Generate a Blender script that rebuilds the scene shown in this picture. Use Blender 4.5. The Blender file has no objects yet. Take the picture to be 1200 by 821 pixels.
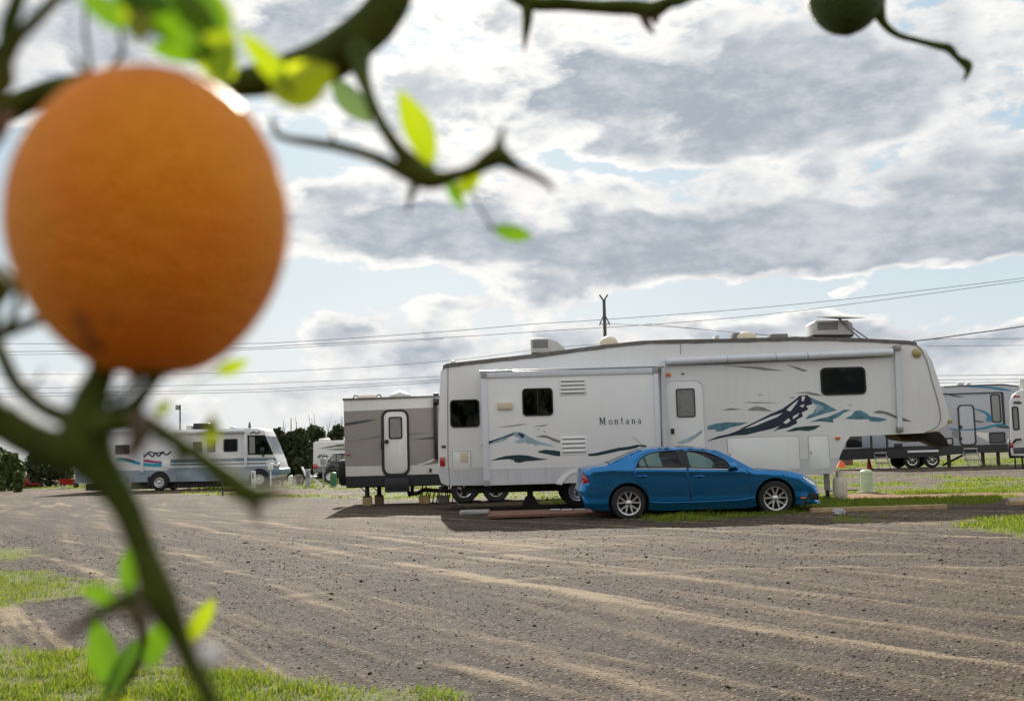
import bpy, bmesh, math, random
import numpy as np
from mathutils import Vector, Matrix, noise
from mathutils.geometry import delaunay_2d_cdt
random.seed(7); rng = np.random.default_rng(7)
R = math.radians
scene = bpy.context.scene
COL = scene.collection

# ------------------------------------------------------------------ camera numbers
FPX = 1300.0; EYE = 1.25; PITCH = math.atan(123.5/1300); ROLL = R(1.65)
def ray(px, py):
    dx, dy = px-600.0, 410.5-py
    tx = dx*math.cos(ROLL)+dy*math.sin(ROLL)
    ty = -dx*math.sin(ROLL)+dy*math.cos(ROLL)
    return Vector((tx, FPX*math.cos(PITCH)-ty*math.sin(PITCH), FPX*math.sin(PITCH)+ty*math.cos(PITCH)))
def at(px, py, Y):                      # point seen at a pixel on the vertical plane y = Y
    d = ray(px, py); return Vector((0, 0, EYE))+d*(Y/d.y)
def xz(px, py, Y):
    p = at(px, py, Y); return (p.x, p.z)
def gnd(px, py):                        # point seen at a pixel on flat ground
    d = ray(px, py); t = EYE/max(1e-4, -d.z); p = d*t
    return Vector((p.x, p.y, 0))

# ------------------------------------------------------------------ materials
def rgb(r, g, b):                       # 0..255 display -> linear
    f = lambda v: (v/255/12.92) if v/255 <= .04045 else ((v/255+.055)/1.055)**2.4
    return (f(r), f(g), f(b), 1)
MATS = {}
def mat(name, col, rough=.5, metal=0., coat=0., var=.0, vscale=6., bump=0., bscale=60., trans=0., ior=1.45,
        emis=None, sss=0., dirt=0.):
    m = bpy.data.materials.new(name); m.use_nodes = True
    nt = m.node_tree; N = nt.nodes; L = nt.links
    b = N['Principled BSDF']
    col = tuple(col)[:3]+(1,)
    b.inputs['Base Color'].default_value = col
    b.inputs['Roughness'].default_value = rough; b.inputs['Metallic'].default_value = metal
    b.inputs['Coat Weight'].default_value = coat; b.inputs['Coat Roughness'].default_value = .025
    b.inputs['Transmission Weight'].default_value = trans; b.inputs['IOR'].default_value = ior
    tc = N.new('ShaderNodeTexCoord')
    if var or dirt:
        n = N.new('ShaderNodeTexNoise'); n.inputs['Scale'].default_value = vscale; n.inputs['Detail'].default_value = 6
        L.new(tc.outputs['Object'], n.inputs['Vector'])
        mr = N.new('ShaderNodeMapRange'); mr.inputs['From Min'].default_value = .3; mr.inputs['From Max'].default_value = .7
        mr.inputs['To Min'].default_value = 1-var; mr.inputs['To Max'].default_value = 1+var*.6
        L.new(n.outputs['Fac'], mr.inputs['Value'])
        mx = N.new('ShaderNodeVectorMath'); mx.operation = 'SCALE'; mx.inputs[0].default_value = col[:3]
        L.new(mr.outputs['Result'], mx.inputs['Scale'])
        out = mx.outputs['Vector']
        if dirt:
            mp = N.new('ShaderNodeMapping'); mp.inputs['Scale'].default_value = (9, 9, .55)
            L.new(tc.outputs['Object'], mp.inputs['Vector'])
            n2 = N.new('ShaderNodeTexNoise'); n2.inputs['Scale'].default_value = 1.4; n2.inputs['Detail'].default_value = 8
            n2.inputs['Roughness'].default_value = .65
            L.new(mp.outputs['Vector'], n2.inputs['Vector'])
            r2 = N.new('ShaderNodeMapRange'); r2.inputs['From Min'].default_value = .5; r2.inputs['From Max'].default_value = .78
            r2.inputs['To Min'].default_value = 0; r2.inputs['To Max'].default_value = dirt
            L.new(n2.outputs['Fac'], r2.inputs['Value'])
            m2 = N.new('ShaderNodeMix'); m2.data_type = 'RGBA'
            L.new(r2.outputs['Result'], m2.inputs['Factor']); L.new(out, m2.inputs[6]); m2.inputs[7].default_value = (.2, .17, .13, 1)
            out = m2.outputs[2]
        L.new(out, b.inputs['Base Color'])
    if bump:
        n = N.new('ShaderNodeTexNoise'); n.inputs['Scale'].default_value = bscale; n.inputs['Detail'].default_value = 4
        L.new(tc.outputs['Object'], n.inputs['Vector'])
        bp = N.new('ShaderNodeBump'); bp.inputs['Strength'].default_value = bump; bp.inputs['Distance'].default_value = .02
        L.new(n.outputs['Fac'], bp.inputs['Height']); L.new(bp.outputs['Normal'], b.inputs['Normal'])
    if sss:
        b.inputs['Subsurface Weight'].default_value = sss; b.inputs['Subsurface Radius'].default_value = (1, .35, .1)
        b.inputs['Subsurface Scale'].default_value = .006
    if emis: b.inputs['Emission Color'].default_value = emis; b.inputs['Emission Strength'].default_value = 1
    MATS[name] = m
    return m
def thin_glass(name, tint, refl_rough=.02, opacity=0.):
    """window pane: clear tinted film plus mirror reflection by fresnel"""
    m = bpy.data.materials.new(name); m.use_nodes = True
    nt = m.node_tree; N = nt.nodes; L = nt.links
    N.remove(N['Principled BSDF']); out = N['Material Output']
    tr = N.new('ShaderNodeBsdfTransparent'); tr.inputs['Color'].default_value = tint
    gl = N.new('ShaderNodeBsdfGlossy'); gl.inputs['Roughness'].default_value = refl_rough
    fr = N.new('ShaderNodeFresnel'); fr.inputs['IOR'].default_value = 1.5
    ms = N.new('ShaderNodeMixShader'); L.new(fr.outputs[0], ms.inputs[0]); L.new(tr.outputs[0], ms.inputs[1]); L.new(gl.outputs[0], ms.inputs[2])
    L.new(ms.outputs[0], out.inputs['Surface'])
    return m

M = {}
M['rv'] = mat('rv_white', (.80, .795, .775), .34, var=.035, vscale=1.2, dirt=.07, bump=.12, bscale=1.6)
M['rvslide'] = mat('rv_slide_white', (.82, .815, .795), .32, var=.03, vscale=1.2, dirt=.06, bump=.1, bscale=1.8)
M['rvlow'] = mat('rv_skirt_grey', (.60, .60, .61), .45, var=.06, vscale=2, dirt=.25)
M['rvtrim'] = mat('rv_trim', (.72, .74, .78), .35, var=.04, dirt=.15)
M['roofedge'] = mat('roof_edge', (.17, .155, .14), .8, var=.35, vscale=9, bump=.4, bscale=25)
M['seam'] = mat('seam_grey', (.33, .33, .33), .6)
M['blackrub'] = mat('black_rubber', (.015, .015, .016), .55)
M['tyre'] = mat('tyre_rubber', (.022, .022, .022), .8, bump=.3, bscale=80, var=.2)
M['steel'] = mat('steel', (.35, .34, .33), .5, .7, var=.2)
M['dsteel'] = mat('dark_steel', (.045, .04, .036), .6, .4, var=.4, bump=.2)
M['chrome'] = mat('chrome', (.75, .75, .76), .16, 1.)
M['alloy'] = mat('alloy', (.62, .62, .62), .28, .85)
M['dark'] = mat('dark_interior', (.012, .012, .013), .8)
M['winfill'] = mat('window_dark', (.013, .015, .018), .03, ior=1.45)
M['windim'] = mat('window_dim', (.07, .08, .09), .08, var=.2, vscale=6)
M['pin'] = mat('brown_black_steel', (.016, .012, .009), .8, var=.4)
M['winmid'] = mat('window_blind', (.28, .28, .27), .08, coat=.6, var=.15, vscale=14)
M['acw'] = mat('ac_plastic', (.62, .61, .58), .5, var=.08, dirt=.2)
M['acgrille'] = mat('ac_grille', (.16, .16, .16), .6)
M['navy'] = mat('decal_navy', (.022, .022, .055), .4)
M['tealdk'] = mat('decal_dark_teal', (.01, .045, .055), .4, var=.25, vscale=3)
M['green'] = mat('decal_green', (.015, .06, .05), .4)
M['steelblue'] = mat('decal_steel_blue', (.10, .24, .30), .4, var=.5, vscale=5)
M['paleblue'] = mat('decal_pale_blue', (.36, .5, .55), .4, var=.3, vscale=4)
M['greydec'] = mat('decal_grey', (.30, .30, .29), .5, var=.3)
M['greendk'] = mat('letter_green', (.02, .10, .09), .4)
M['orangelens'] = mat('orange_lens', (.75, .16, .01), .25, coat=.5)
M['redlens'] = mat('red_lens', (.45, .006, .012), .15, coat=1, var=.3, vscale=40)
M['yellowlens'] = mat('aged_lens', (.42, .34, .14), .3, coat=.5)
M['cream'] = mat('aged_plastic', (.70, .60, .44), .45)
M['taupe'] = mat('trailer_taupe', (.30, .275, .25), .45, var=.05, vscale=2, dirt=.1)
M['twhite'] = mat('trailer_white', (.72, .70, .66), .45, var=.05, vscale=2, dirt=.15)
M['tblack'] = mat('trailer_black', (.02, .021, .024), .4, var=.2)
M['dkgrey'] = mat('stripe_dark_grey', (.07, .07, .075), .4)
M['mgrey'] = mat('stripe_mid_grey', (.20, .195, .19), .4)
M['mhwhite'] = mat('coach_white', (.72, .71, .70), .4, var=.04, dirt=.1)
M['mhblue'] = mat('coach_grey_blue', (.25, .31, .36), .4, var=.06)
M['mhstripe'] = mat('coach_stripe', (.14, .22, .28), .4)
M['teal'] = mat('swoosh_teal', (.02, .32, .42), .4)
M['magenta'] = mat('swoosh_magenta', (.32, .06, .18), .4)
M['fgrey'] = mat('far_trailer_grey', (.44, .46, .50), .4, var=.05)
M['fblue'] = mat('swoosh_blue', (.02, .20, .34), .4)
M['wood'] = mat('timber', (.36, .25, .13), .75, var=.3, vscale=8, bump=.5, bscale=30)
M['plank'] = mat('reddish_plank', (.20, .10, .065), .8, var=.3, vscale=5, bump=.3)
M['conc'] = mat('concrete', (.36, .34, .30), .85, var=.2, bump=.3)
M['propane'] = mat('propane_white', (.62, .57, .47), .45, var=.08, vscale=8, dirt=.35)
M['palegreen'] = mat('pedestal_pale_green', (.42, .52, .36), .5, var=.1, dirt=.2)
M['dgreen'] = mat('pedestal_green', (.03, .16, .06), .5, var=.1)
M['pgrey'] = mat('pedestal_grey', (.33, .35, .38), .5, var=.1)
M['blue'] = mat('tub_blue', (.01, .06, .28), .4)
M['red'] = mat('red_plastic', (.42, .02, .015), .4, var=.2)
M['conecol'] = mat('cone_orange', (.75, .10, .02), .45)
M['white'] = mat('white_paint', (.78, .78, .76), .45)
M['suv'] = mat('dark_car_paint', (.03, .035, .045), .25, .4, coat=1)
M['wire'] = mat('wire_black', (.10, .10, .11), .6)
M['pole'] = mat('weathered_pole', (.11, .095, .08), .85, var=.3, vscale=2)
M['paint'] = mat('blue_car_paint', (.0, .155, .40), .26, .85, coat=.85, var=.05, vscale=1.5)
M['seat'] = mat('seat_fabric', (.035, .035, .04), .8)
M['carglass'] = thin_glass('car_glass', (.50, .66, .64, 1))
M['clearplastic'] = mat('clear_plastic', (.75, .78, .8), .15, trans=.6)
M['rvglass'] = thin_glass('trailer_glass', (.5, .52, .52, 1)); M['curtain'] = mat('curtain_cloth', (.55, .53, .49), .9, var=.4, vscale=12)
M['lamp'] = mat('headlamp_glass', (.62, .64, .66), .12, .75, coat=1, var=.5, vscale=22)

# ------------------------------------------------------------------ mesh building
def catmull(pts, n=6):
    """smooth a list of tuples (any length)"""
    P = [np.array(p, float) for p in pts]
    if len(P) < 3: 
        return [P[0]+(P[1]-P[0])*k/n for k in range(n+1)]
    out = []
    for i in range(len(P)-1):
        p0 = P[i-1] if i else 2*P[0]-P[1]; p1, p2 = P[i], P[i+1]
        p3 = P[i+2] if i+2 < len(P) else 2*P[-1]-P[-2]
        for k in range(n):
            t = k/n
            out.append(.5*((2*p1)+(p2-p0)*t+(2*p0-5*p1+4*p2-p3)*t*t+(-p0+3*p1-3*p2+p3)*t**3))
    out.append(P[-1]); return out

class MB:
    def __init__(s): s.v = []; s.f = []
    def add(s, vs, fs):
        o = len(s.v); s.v += [tuple(v) for v in vs]; s.f += [tuple(i+o for i in f) for f in fs]; return s
    def box(s, x0, y0, z0, x1, y1, z1, bev=0.):
        if bev > 0:
            bm = bmesh.new(); bmesh.ops.create_cube(bm, size=1)
            for v in bm.verts:
                v.co = ((x0+x1)/2+v.co.x*(x1-x0), (y0+y1)/2+v.co.y*(y1-y0), (z0+z1)/2+v.co.z*(z1-z0))
            bmesh.ops.bevel(bm, geom=bm.edges[:], offset=bev, segments=2, affect='EDGES', profile=.5)
            return s.bm(bm)
        v = [(x0,y0,z0),(x1,y0,z0),(x1,y1,z0),(x0,y1,z0),(x0,y0,z1),(x1,y0,z1),(x1,y1,z1),(x0,y1,z1)]
        return s.add(v, [(0,3,2,1),(4,5,6,7),(0,1,5,4),(1,2,6,5),(2,3,7,6),(3,0,4,7)])
    def bm(s, bm):
        bm.verts.ensure_lookup_table(); bm.verts.index_update()
        s.add([v.co[:] for v in bm.verts], [[v.index for v in f.verts] for f in bm.faces]); bm.free(); return s
    def prism(s, poly, y0, y1, bev=0., seg=2):
        """poly of (x,z); extruded from y0 to y1"""
        a = sum(poly[i][0]*poly[(i+1)%len(poly)][1]-poly[(i+1)%len(poly)][0]*poly[i][1] for i in range(len(poly)))
        if a < 0: poly = poly[::-1]
        n = len(poly)
        vs = [(x, y0, z) for x, z in poly]+[(x, y1, z) for x, z in poly]
        fs = [tuple(range(n)), tuple(range(2*n-1, n-1, -1))]+[(i, i+n, (i+1)%n+n, (i+1)%n) for i in range(n)]
        if bev > 0:
            bm = bmesh.new(); bv = [bm.verts.new(v) for v in vs]
            for f in fs: bm.faces.new([bv[i] for i in f])
            bm.faces.ensure_lookup_table()
            ed = [e for e in bm.faces[0].edges]+[e for e in bm.faces[1].edges]
            bmesh.ops.bevel(bm, geom=ed, offset=bev, segments=seg, affect='EDGES', profile=.5)
            return s.bm(bm)
        return s.add(vs, fs)
    def ring(s, outer, inner, y0, y1):
        n = len(outer); vs = []
        for y in (y0, y1):
            vs += [(x, y, z) for x, z in outer]+[(x, y, z) for x, z in inner]
        fs = []
        for i in range(n):
            j = (i+1)%n
            fs += [(i, j, n+j, n+i), (2*n+i, 3*n+i, 3*n+j, 2*n+j), (i, 2*n+i, 2*n+j, j), (n+i, n+j, 3*n+j, 3*n+i)]
        return s.add(vs, fs)
    def tube(s, pts, rad, seg=8, caps=True, squash=None):
        pts = [Vector(p) for p in pts]; n = len(pts)
        rad = [rad]*n if not hasattr(rad, '__len__') else list(rad)
        up = Vector((0, 0, 1)); prev = None; vs = []
        for i, p in enumerate(pts):
            d = (pts[min(i+1, n-1)]-pts[max(i-1, 0)])
            if d.length < 1e-9: d = Vector((0, 0, 1))
            d.normalize()
            if prev is None:
                a = d.cross(up)
                if a.length < .1: a = d.cross(Vector((1, 0, 0)))
            else:
                a = prev-d*prev.dot(d)
                if a.length < 1e-6: a = d.cross(up)
            a.normalize(); prev = a; b = d.cross(a)
            for k in range(seg):
                t = 2*math.pi*k/seg
                vs.append(p+(a*math.cos(t)+b*math.sin(t))*rad[i])
        fs = [(i*seg+k, i*seg+(k+1)%seg, (i+1)*seg+(k+1)%seg, (i+1)*seg+k) for i in range(n-1) for k in range(seg)]
        if caps: fs += [tuple(range(seg))[::-1], tuple((n-1)*seg+k for k in range(seg))]
        return s.add(vs, fs)
    def lathe(s, prof, c, axis='z', seg=24, caps=True):
        """prof list of (r, h); c centre; axis z (h up) or y (h along y)"""
        n = len(prof); vs = []
        for r, h in prof:
            for k in range(seg):
                t = 2*math.pi*k/seg
                vs.append((c[0]+r*math.cos(t), c[1]+r*math.sin(t), c[2]+h) if axis == 'z' else (c[0]+r*math.cos(t), c[1]+h, c[2]+r*math.sin(t)))
        fs = [(i*seg+k, i*seg+(k+1)%seg, (i+1)*seg+(k+1)%seg, (i+1)*seg+k) for i in range(n-1) for k in range(seg)]
        if caps and prof[0][0] > 1e-5: fs.append(tuple(range(seg)))
        if caps and prof[-1][0] > 1e-5: fs.append(tuple((n-1)*seg+k for k in range(seg)))
        return s.add(vs, fs)
    def build(s, name, m, parent=None, origin=None, smooth=True, angle=38, label=None):
        me = bpy.data.meshes.new(name)
        if origin is None: origin = ORG.get(parent.name, (0, 0, 0)) if parent else (0, 0, 0)
        o = Vector(origin)
        me.from_pydata([tuple(Vector(v)-o) for v in s.v], [], s.f); me.update()
        bm = bmesh.new(); bm.from_mesh(me)
        bmesh.ops.recalc_face_normals(bm, faces=bm.faces)
        if smooth:
            for f in bm.faces: f.smooth = True
            for e in bm.edges:
                if len(e.link_faces) == 2 and e.calc_face_angle(0) > R(angle): e.smooth = False
        bm.to_mesh(me); bm.free()
        me.materials.append(m)
        ob = bpy.data.objects.new(name, me); COL.objects.link(ob)
        if parent: ob.parent = parent; ORG[ob.name] = tuple(origin)
        else: ob.location = origin
        if label: ob['label'] = label
        return ob
ORG = {}
def thing(name, label, cat, loc=(0, 0, 0), rotz=0, group=None, local=False):
    o = bpy.data.objects.new(name, None); COL.objects.link(o)
    o.location = loc; o.rotation_euler = (0, 0, rotz); o.empty_display_size = .2
    o['label'] = label; o['category'] = cat
    if group: o['group'] = group
    ORG[o.name] = (0, 0, 0) if local else tuple(loc)
    return o
def tag(o, label=None, cat=None, group=None, kind=None):
    if label: o['label'] = label
    if cat: o['category'] = cat
    if group: o['group'] = group
    if kind: o['kind'] = kind
    return o
def copy_tree(o, parent=None):
    c = o.copy(); COL.objects.link(c)
    if parent: c.parent = parent
    ORG[c.name] = ORG.get(o.name, (0, 0, 0))
    for ch in [q for q in bpy.data.objects if q.parent == o]: copy_tree(ch, c)
    return c
def rrect(x0, z0, x1, z1, r, n=5):
    r = min(r, abs(x1-x0)/2*.98, abs(z1-z0)/2*.98); P = []
    for cx, cz, a0 in ((x1-r, z1-r, 0), (x0+r, z1-r, 90), (x0+r, z0+r, 180), (x1-r, z0+r, 270)):
        for k in range(n+1):
            t = R(a0+90*k/n); P.append((cx+r*math.cos(t), cz+r*math.sin(t)))
    return P
def prect(px0, py0, px1, py1, Y):
    """pixel rect (upright in the photo) -> x0,z0,x1,z1 on the plane, straightened"""
    c = [xz(px0, py0, Y), xz(px1, py0, Y), xz(px0, py1, Y), xz(px1, py1, Y)]
    return ((c[0][0]+c[2][0])/2, (c[2][1]+c[3][1])/2, (c[1][0]+c[3][0])/2, (c[0][1]+c[1][1])/2)
def P2(pts, Y): return [xz(x, y, Y) for x, y in pts]
def window(parent, px, Yw, r=.08, fw=.03, gl='winfill', name='window', fm='blackrub', mull=False, proud=.022, curtain=None):
    x0, z0, x1, z1 = prect(*px, Yw)
    f = MB().ring(rrect(x0, z0, x1, z1, r), rrect(x0+fw, z0+fw, x1-fw, z1-fw, r*.7), Yw-proud, Yw+.004)
    if mull: f.box((x0+x1)/2-fw*.35, Yw-proud*.7, z0+fw, (x0+x1)/2+fw*.35, Yw-.0045, z1-fw)
    fr = f.build(name, M[fm], parent)
    if curtain:
        MB().prism(rrect(x0+fw*.8, z0+fw*.8, x1-fw*.8, z1-fw*.8, r*.7), Yw-.003, Yw+.002).build('backing', M['dark'], fr)
        for c in curtain:
            MB().prism([(x0+(x1-x0)*a, z0+(z1-z0)*b) for a, b in c], Yw-.007, Yw-.0035).build('curtain', M['curtain'], fr)
        MB().prism(rrect(x0+fw*.8, z0+fw*.8, x1-fw*.8, z1-fw*.8, r*.7), Yw-.0125, Yw-.012).build('pane', M['rvglass'], fr)
    else:
        MB().prism(rrect(x0+fw*.8, z0+fw*.8, x1-fw*.8, z1-fw*.8, r*.7), Yw-.009, Yw+.002).build('pane', M[gl], fr)
    return fr
def panel(parent, px, Yw, m='rv', r=.05, name='compartment_door', gap=.012, proud=.012, latch=True):
    x0, z0, x1, z1 = prect(*px, Yw)
    p = MB().prism(rrect(x0, z0, x1, z1, r), Yw-proud, Yw+.003, bev=.004).build(name, M[m], parent)
    MB().ring(rrect(x0-gap, z0-gap, x1+gap, z1+gap, r), rrect(x0+.001, z0+.001, x1-.001, z1-.001, r), Yw-.004, Yw+.002).build('frame', M['seam'], p)
    if latch: MB().box(x0+.03, Yw-proud-.006, (z0+z1)/2-.03, x0+.06, Yw-proud+.002, (z0+z1)/2+.03, .004).build('latch', M['steel'], p)
    return p
def decal(parent, pts, Yw, m, name='decal', th=.0025, off=.0015, smooth=True):
    P = P2(pts, Yw)
    if smooth:
        Q = catmull(P+[P[0]], 3)[:-1]; P = [tuple(q) for q in Q]
    return MB().prism(P, Yw-off-th, Yw-off+.0005).build(name, M[m], parent)
def wheel(parent, c, r, w=.22, rim=.55, spokes=0, name='wheel', rimm='alloy', side=-1, hubcap=True, yaw=0):
    """axis along y; outer face towards side*y"""
    R_, ri = r, r*rim
    prof = [(ri, -w/2+.02), (ri+.01, -w/2), (r*.9, -w/2), (r*.98, -w/2+.03), (r, -w/2+.06), (r, w/2-.06), (r*.98, w/2-.03), (r*.9, w/2), (ri+.01, w/2), (ri, w/2-.02)]
    wh = MB().lathe(prof+[prof[0]], c, 'y', 36, caps=False).build(name, M['tyre'], parent)
    yo = c[1]+side*(w/2)
    dpt = -side
    b = MB(); b.lathe([(ri+.004, -.0), (ri+.002, .012*dpt), (ri-.018, .016*dpt), (ri-.03, .07*dpt), (ri-.03, .16*dpt)], (c[0], yo, c[2]), 'y', 36, caps=False)
    if spokes == 10:
        for k in range(5):
            for s_ in (-1, 1):
                a = 2*math.pi*k/5+math.pi/2; a1 = a+s_*.10; a2 = a+s_*.30
                p1 = Vector((c[0]+.05*math.cos(a1)*1.2, yo+dpt*.025, c[2]+.05*math.sin(a1)*1.2)); p2 = Vector((c[0]+(ri-.012)*math.cos(a2), yo+dpt*.018, c[2]+(ri-.012)*math.sin(a2)))
                d = (p2-p1).normalized(); nrm = d.cross(Vector((0, 1, 0))); 
                w1, w2 = .017, .013
                vs = [p1+nrm*w1, p1-nrm*w1, p2-nrm*w2, p2+nrm*w2]; bk = Vector((0, dpt*.03, 0))
                b.add([*vs, *[v+bk for v in vs]], [(0, 1, 2, 3), (4, 7, 6, 5), (0, 4, 5, 1), (1, 5, 6, 2), (2, 6, 7, 3), (3, 7, 4, 0)])
        b.lathe([(.0, 0), (.035, .001), (.062, .02*dpt), (.062, .05*dpt)], (c[0], yo+dpt*.018, c[2]), 'y', 20, caps=False)
    elif spokes:
        for k in range(spokes):
            a = 2*math.pi*k/spokes+.3
            p1 = Vector((c[0]+.03*math.cos(a), yo+dpt*.02, c[2]+.03*math.sin(a))); p2 = Vector((c[0]+(ri-.01)*math.cos(a), yo+dpt*.02, c[2]+(ri-.01)*math.sin(a)))
            nrm = (p2-p1).normalized().cross(Vector((0, 1, 0)))*(ri*.16); bk = Vector((0, dpt*.03, 0))
            vs = [p1+nrm, p1-nrm, p2-nrm*.9, p2+nrm*.9]
            b.add([*vs, *[v+bk for v in vs]], [(0, 1, 2, 3), (4, 7, 6, 5), (0, 4, 5, 1), (1, 5, 6, 2), (2, 6, 7, 3), (3, 7, 4, 0)])
        b.lathe([(.0, -.03*dpt), (.04, -.02*dpt), (.06, 0), (.06, .05*dpt)], (c[0], yo+dpt*.02, c[2]), 'y', 16, caps=False)
    else:
        b.lathe([(.0, -.01*dpt), (.05, 0), (ri*.5, .01*dpt), (ri*.72, .0), (ri*.8, .03*dpt), (ri-.02, .035*dpt)], (c[0], yo+dpt*.02, c[2]), 'y', 28, caps=False)
    b.build('rim', M[rimm], wh)
    MB().lathe([(ri-.02, 0), (.0, 0.001*dpt)], (c[0], yo+dpt*.11, c[2]), 'y', 24).build('brake_backing', M['dark'], wh)
    return wh
# ------------------------------------------------------------------ world, sun, camera
SUN_EL, SUN_AZ = 26.3, -4.5          # degrees above the horizon, degrees right of +Y
EXPO = .8; BG = .10
def make_world():
    w = bpy.data.worlds.new('World'); scene.world = w; w.use_nodes = True
    nt = w.node_tree; N = nt.nodes; L = nt.links
    bg = N['Background']; bg.inputs['Strength'].default_value = BG
    sky = N.new('ShaderNodeTexSky'); sky.sky_type = 'NISHITA'; sky.sun_disc = False
    sky.sun_elevation = R(SUN_EL); sky.sun_rotation = R(SUN_AZ); sky.air_density = 1.0; sky.dust_density = 2.2; sky.ozone_density = 1.2
    def math_(op, a, b=None, c=None, clamp=False):
        n = N.new('ShaderNodeMath'); n.operation = op; n.use_clamp = clamp
        for i, q in enumerate((a, b, c)):
            if q is None: continue
            if isinstance(q, (int, float)): n.inputs[i].default_value = q
            else: L.new(q, n.inputs[i])
        return n.outputs[0]
    def vm(op, a, b):
        n = N.new('ShaderNodeVectorMath'); n.operation = op
        for i, q in enumerate((a, b)):
            if isinstance(q, (tuple, list)): n.inputs[i].default_value = q
            else: L.new(q, n.inputs[i])
        return n
    tc = N.new('ShaderNodeTexCoord'); d = vm('NORMALIZE', tc.outputs['Generated'], (0, 0, 0)).outputs[0]
    sp = N.new('ShaderNodeSeparateXYZ'); L.new(d, sp.inputs[0]); X, Y, Z = sp.outputs
    def noise_(scale, detail, rough, vec, warp=0.):
        n = N.new('ShaderNodeTexNoise'); n.inputs['Scale'].default_value = scale; n.inputs['Detail'].default_value = detail
        n.inputs['Roughness'].default_value = rough; n.inputs['Distortion'].default_value = warp
        L.new(vec, n.inputs['Vector']); return n
    # flatter cells low in the sky
    dst = vm('MULTIPLY', d, (1, 1, 2.1)).outputs[0]
    big = noise_(3.2, 3, .5, dst); med = noise_(10, 5, .58, dst, .2); fin = noise_(38, 5, .6, dst)
    bil = N.new('ShaderNodeTexVoronoi'); bil.inputs['Scale'].default_value = 19; bil.feature = 'SMOOTH_F1'
    wv = vm('MULTIPLY', vm('SUBTRACT', med.outputs['Color'], (.5, .5, .5)).outputs[0], (.12, .12, .12)).outputs[0]
    L.new(vm('ADD', dst, wv).outputs[0], bil.inputs['Vector'])
    # azimuth / elevation in "photo pixel" units (1300 per radian)
    az = math_('MULTIPLY', math_('ARCTAN2', X, Y), 1300.); el = math_('MULTIPLY', math_('ARCSINE', Z), 1300.)
    ws = vm('SUBTRACT', noise_(7, 4, .6, dst).outputs['Color'], (.5, .5, .5)).outputs[0]
    s2 = N.new('ShaderNodeSeparateXYZ'); L.new(ws, s2.inputs[0])
    u = math_('MULTIPLY_ADD', s2.outputs[0], 190., az); v = math_('MULTIPLY_ADD', s2.outputs[1], 85., el)
    def px2(px, py):
        r = ray(px, py).normalized(); return math.atan2(r.x, r.y)*1300, math.asin(r.z)*1300
    def blob(px, py, rx, ry, amp):
        cu, cv = px2(px, py)
        a = math_('MULTIPLY_ADD', u, 1/rx, -cu/rx); b = math_('MULTIPLY_ADD', v, 1/ry, -cv/ry)
        q = math_('ADD', math_('MULTIPLY', a, a), math_('MULTIPLY', b, b))
        e = math_('POWER', 2.718, math_('MULTIPLY', q, -1.))
        return math_('MULTIPLY', e, amp)
    B = [(760, 100, 190, 48, .50), (860, 145, 150, 34, .34), (1010, 118, 130, 52, .42), (640, 70, 100, 34, .24), (900, 30, 170, 26, .20),
         (450, 268, 112, 44, .6), (680, 290, 150, 38, .58), (860, 262, 120, 48, .52), (1000, 285, 150, 40, .52), (1170, 275, 110, 50, .55), (1150, 210, 110, 26, .34),
         (408, 386, 66, 22, .50), (450, 450, 120, 22, .24), (560, 372, 40, 14, .26), (1040, 385, 70, 16, .24), (640, 352, 100, 22, .62), (480, 410, 60, 18, .3), (610, 405, 150, 24, .16), (90, 60, 150, 60, .34), (330, 30, 90, 50, .30),
         (1130, 392, 130, 20, .34), (870, 392, 110, 16, .30), (1005, 350, 26, 12, .6), (250, 470, 400, 30, .12),
         (860, 352, 330, 24, -.60), (1150, 345, 200, 28, -.5), (430, 337, 170, 22, -.55), (300, 400, 60, 60, -.4), (20, 230, 90, 60, -.45), (370, 190, 80, 28, -.42),
         (740, 200, 150, 9, -.28), (100, 400, 120, 40, -.25)]
    tot = None
    for b in B:
        o = blob(*b); tot = o if tot is None else math_('ADD', tot, o)
    # only in front; behind the camera the noise alone makes the clouds
    dens = math_('MULTIPLY_ADD', math_('SUBTRACT', big.outputs['Fac'], .5), .45, tot)
    dens = math_('MULTIPLY_ADD', math_('SUBTRACT', med.outputs['Fac'], .5), 1.25, dens)
    dens = math_('MULTIPLY_ADD', math_('SUBTRACT', fin.outputs['Fac'], .5), .27, dens)
    dens = math_('MULTIPLY_ADD', math_('SUBTRACT', .45, bil.outputs['Distance']), .5, dens)
    dens = math_('ADD', dens, .06)
    def ss(x, a, b):
        n = N.new('ShaderNodeMapRange'); n.interpolation_type = 'SMOOTHSTEP'
        n.inputs['From Min'].default_value = a; n.inputs['From Max'].default_value = b; L.new(x, n.inputs['Value']); return n.outputs['Result']
    cover = ss(dens, -.07, .09); thick = ss(dens, .11, .44)
    K = 1/(BG*2**EXPO)
    sun = Vector((math.sin(R(SUN_AZ))*math.cos(R(SUN_EL)), math.cos(R(SUN_AZ))*math.cos(R(SUN_EL)), math.sin(R(SUN_EL))))
    dt = vm('DOT_PRODUCT', d, tuple(sun)).outputs['Value']
    glow = math_('POWER', math_('MAXIMUM', dt, 0.), 22.)
    def mixc(f, a, b):
        n = N.new('ShaderNodeMix'); n.data_type = 'RGBA'
        if isinstance(f, (int, float)): n.inputs[0].default_value = f
        else: L.new(f, n.inputs[0])
        for i, q in ((6, a), (7, b)):
            if isinstance(q, tuple): n.inputs[i].default_value = q
            else: L.new(q, n.inputs[i])
        return n.outputs[2]
    def k3(c, s=1.): return (c[0]*K*s, c[1]*K*s, c[2]*K*s, 1)
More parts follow.
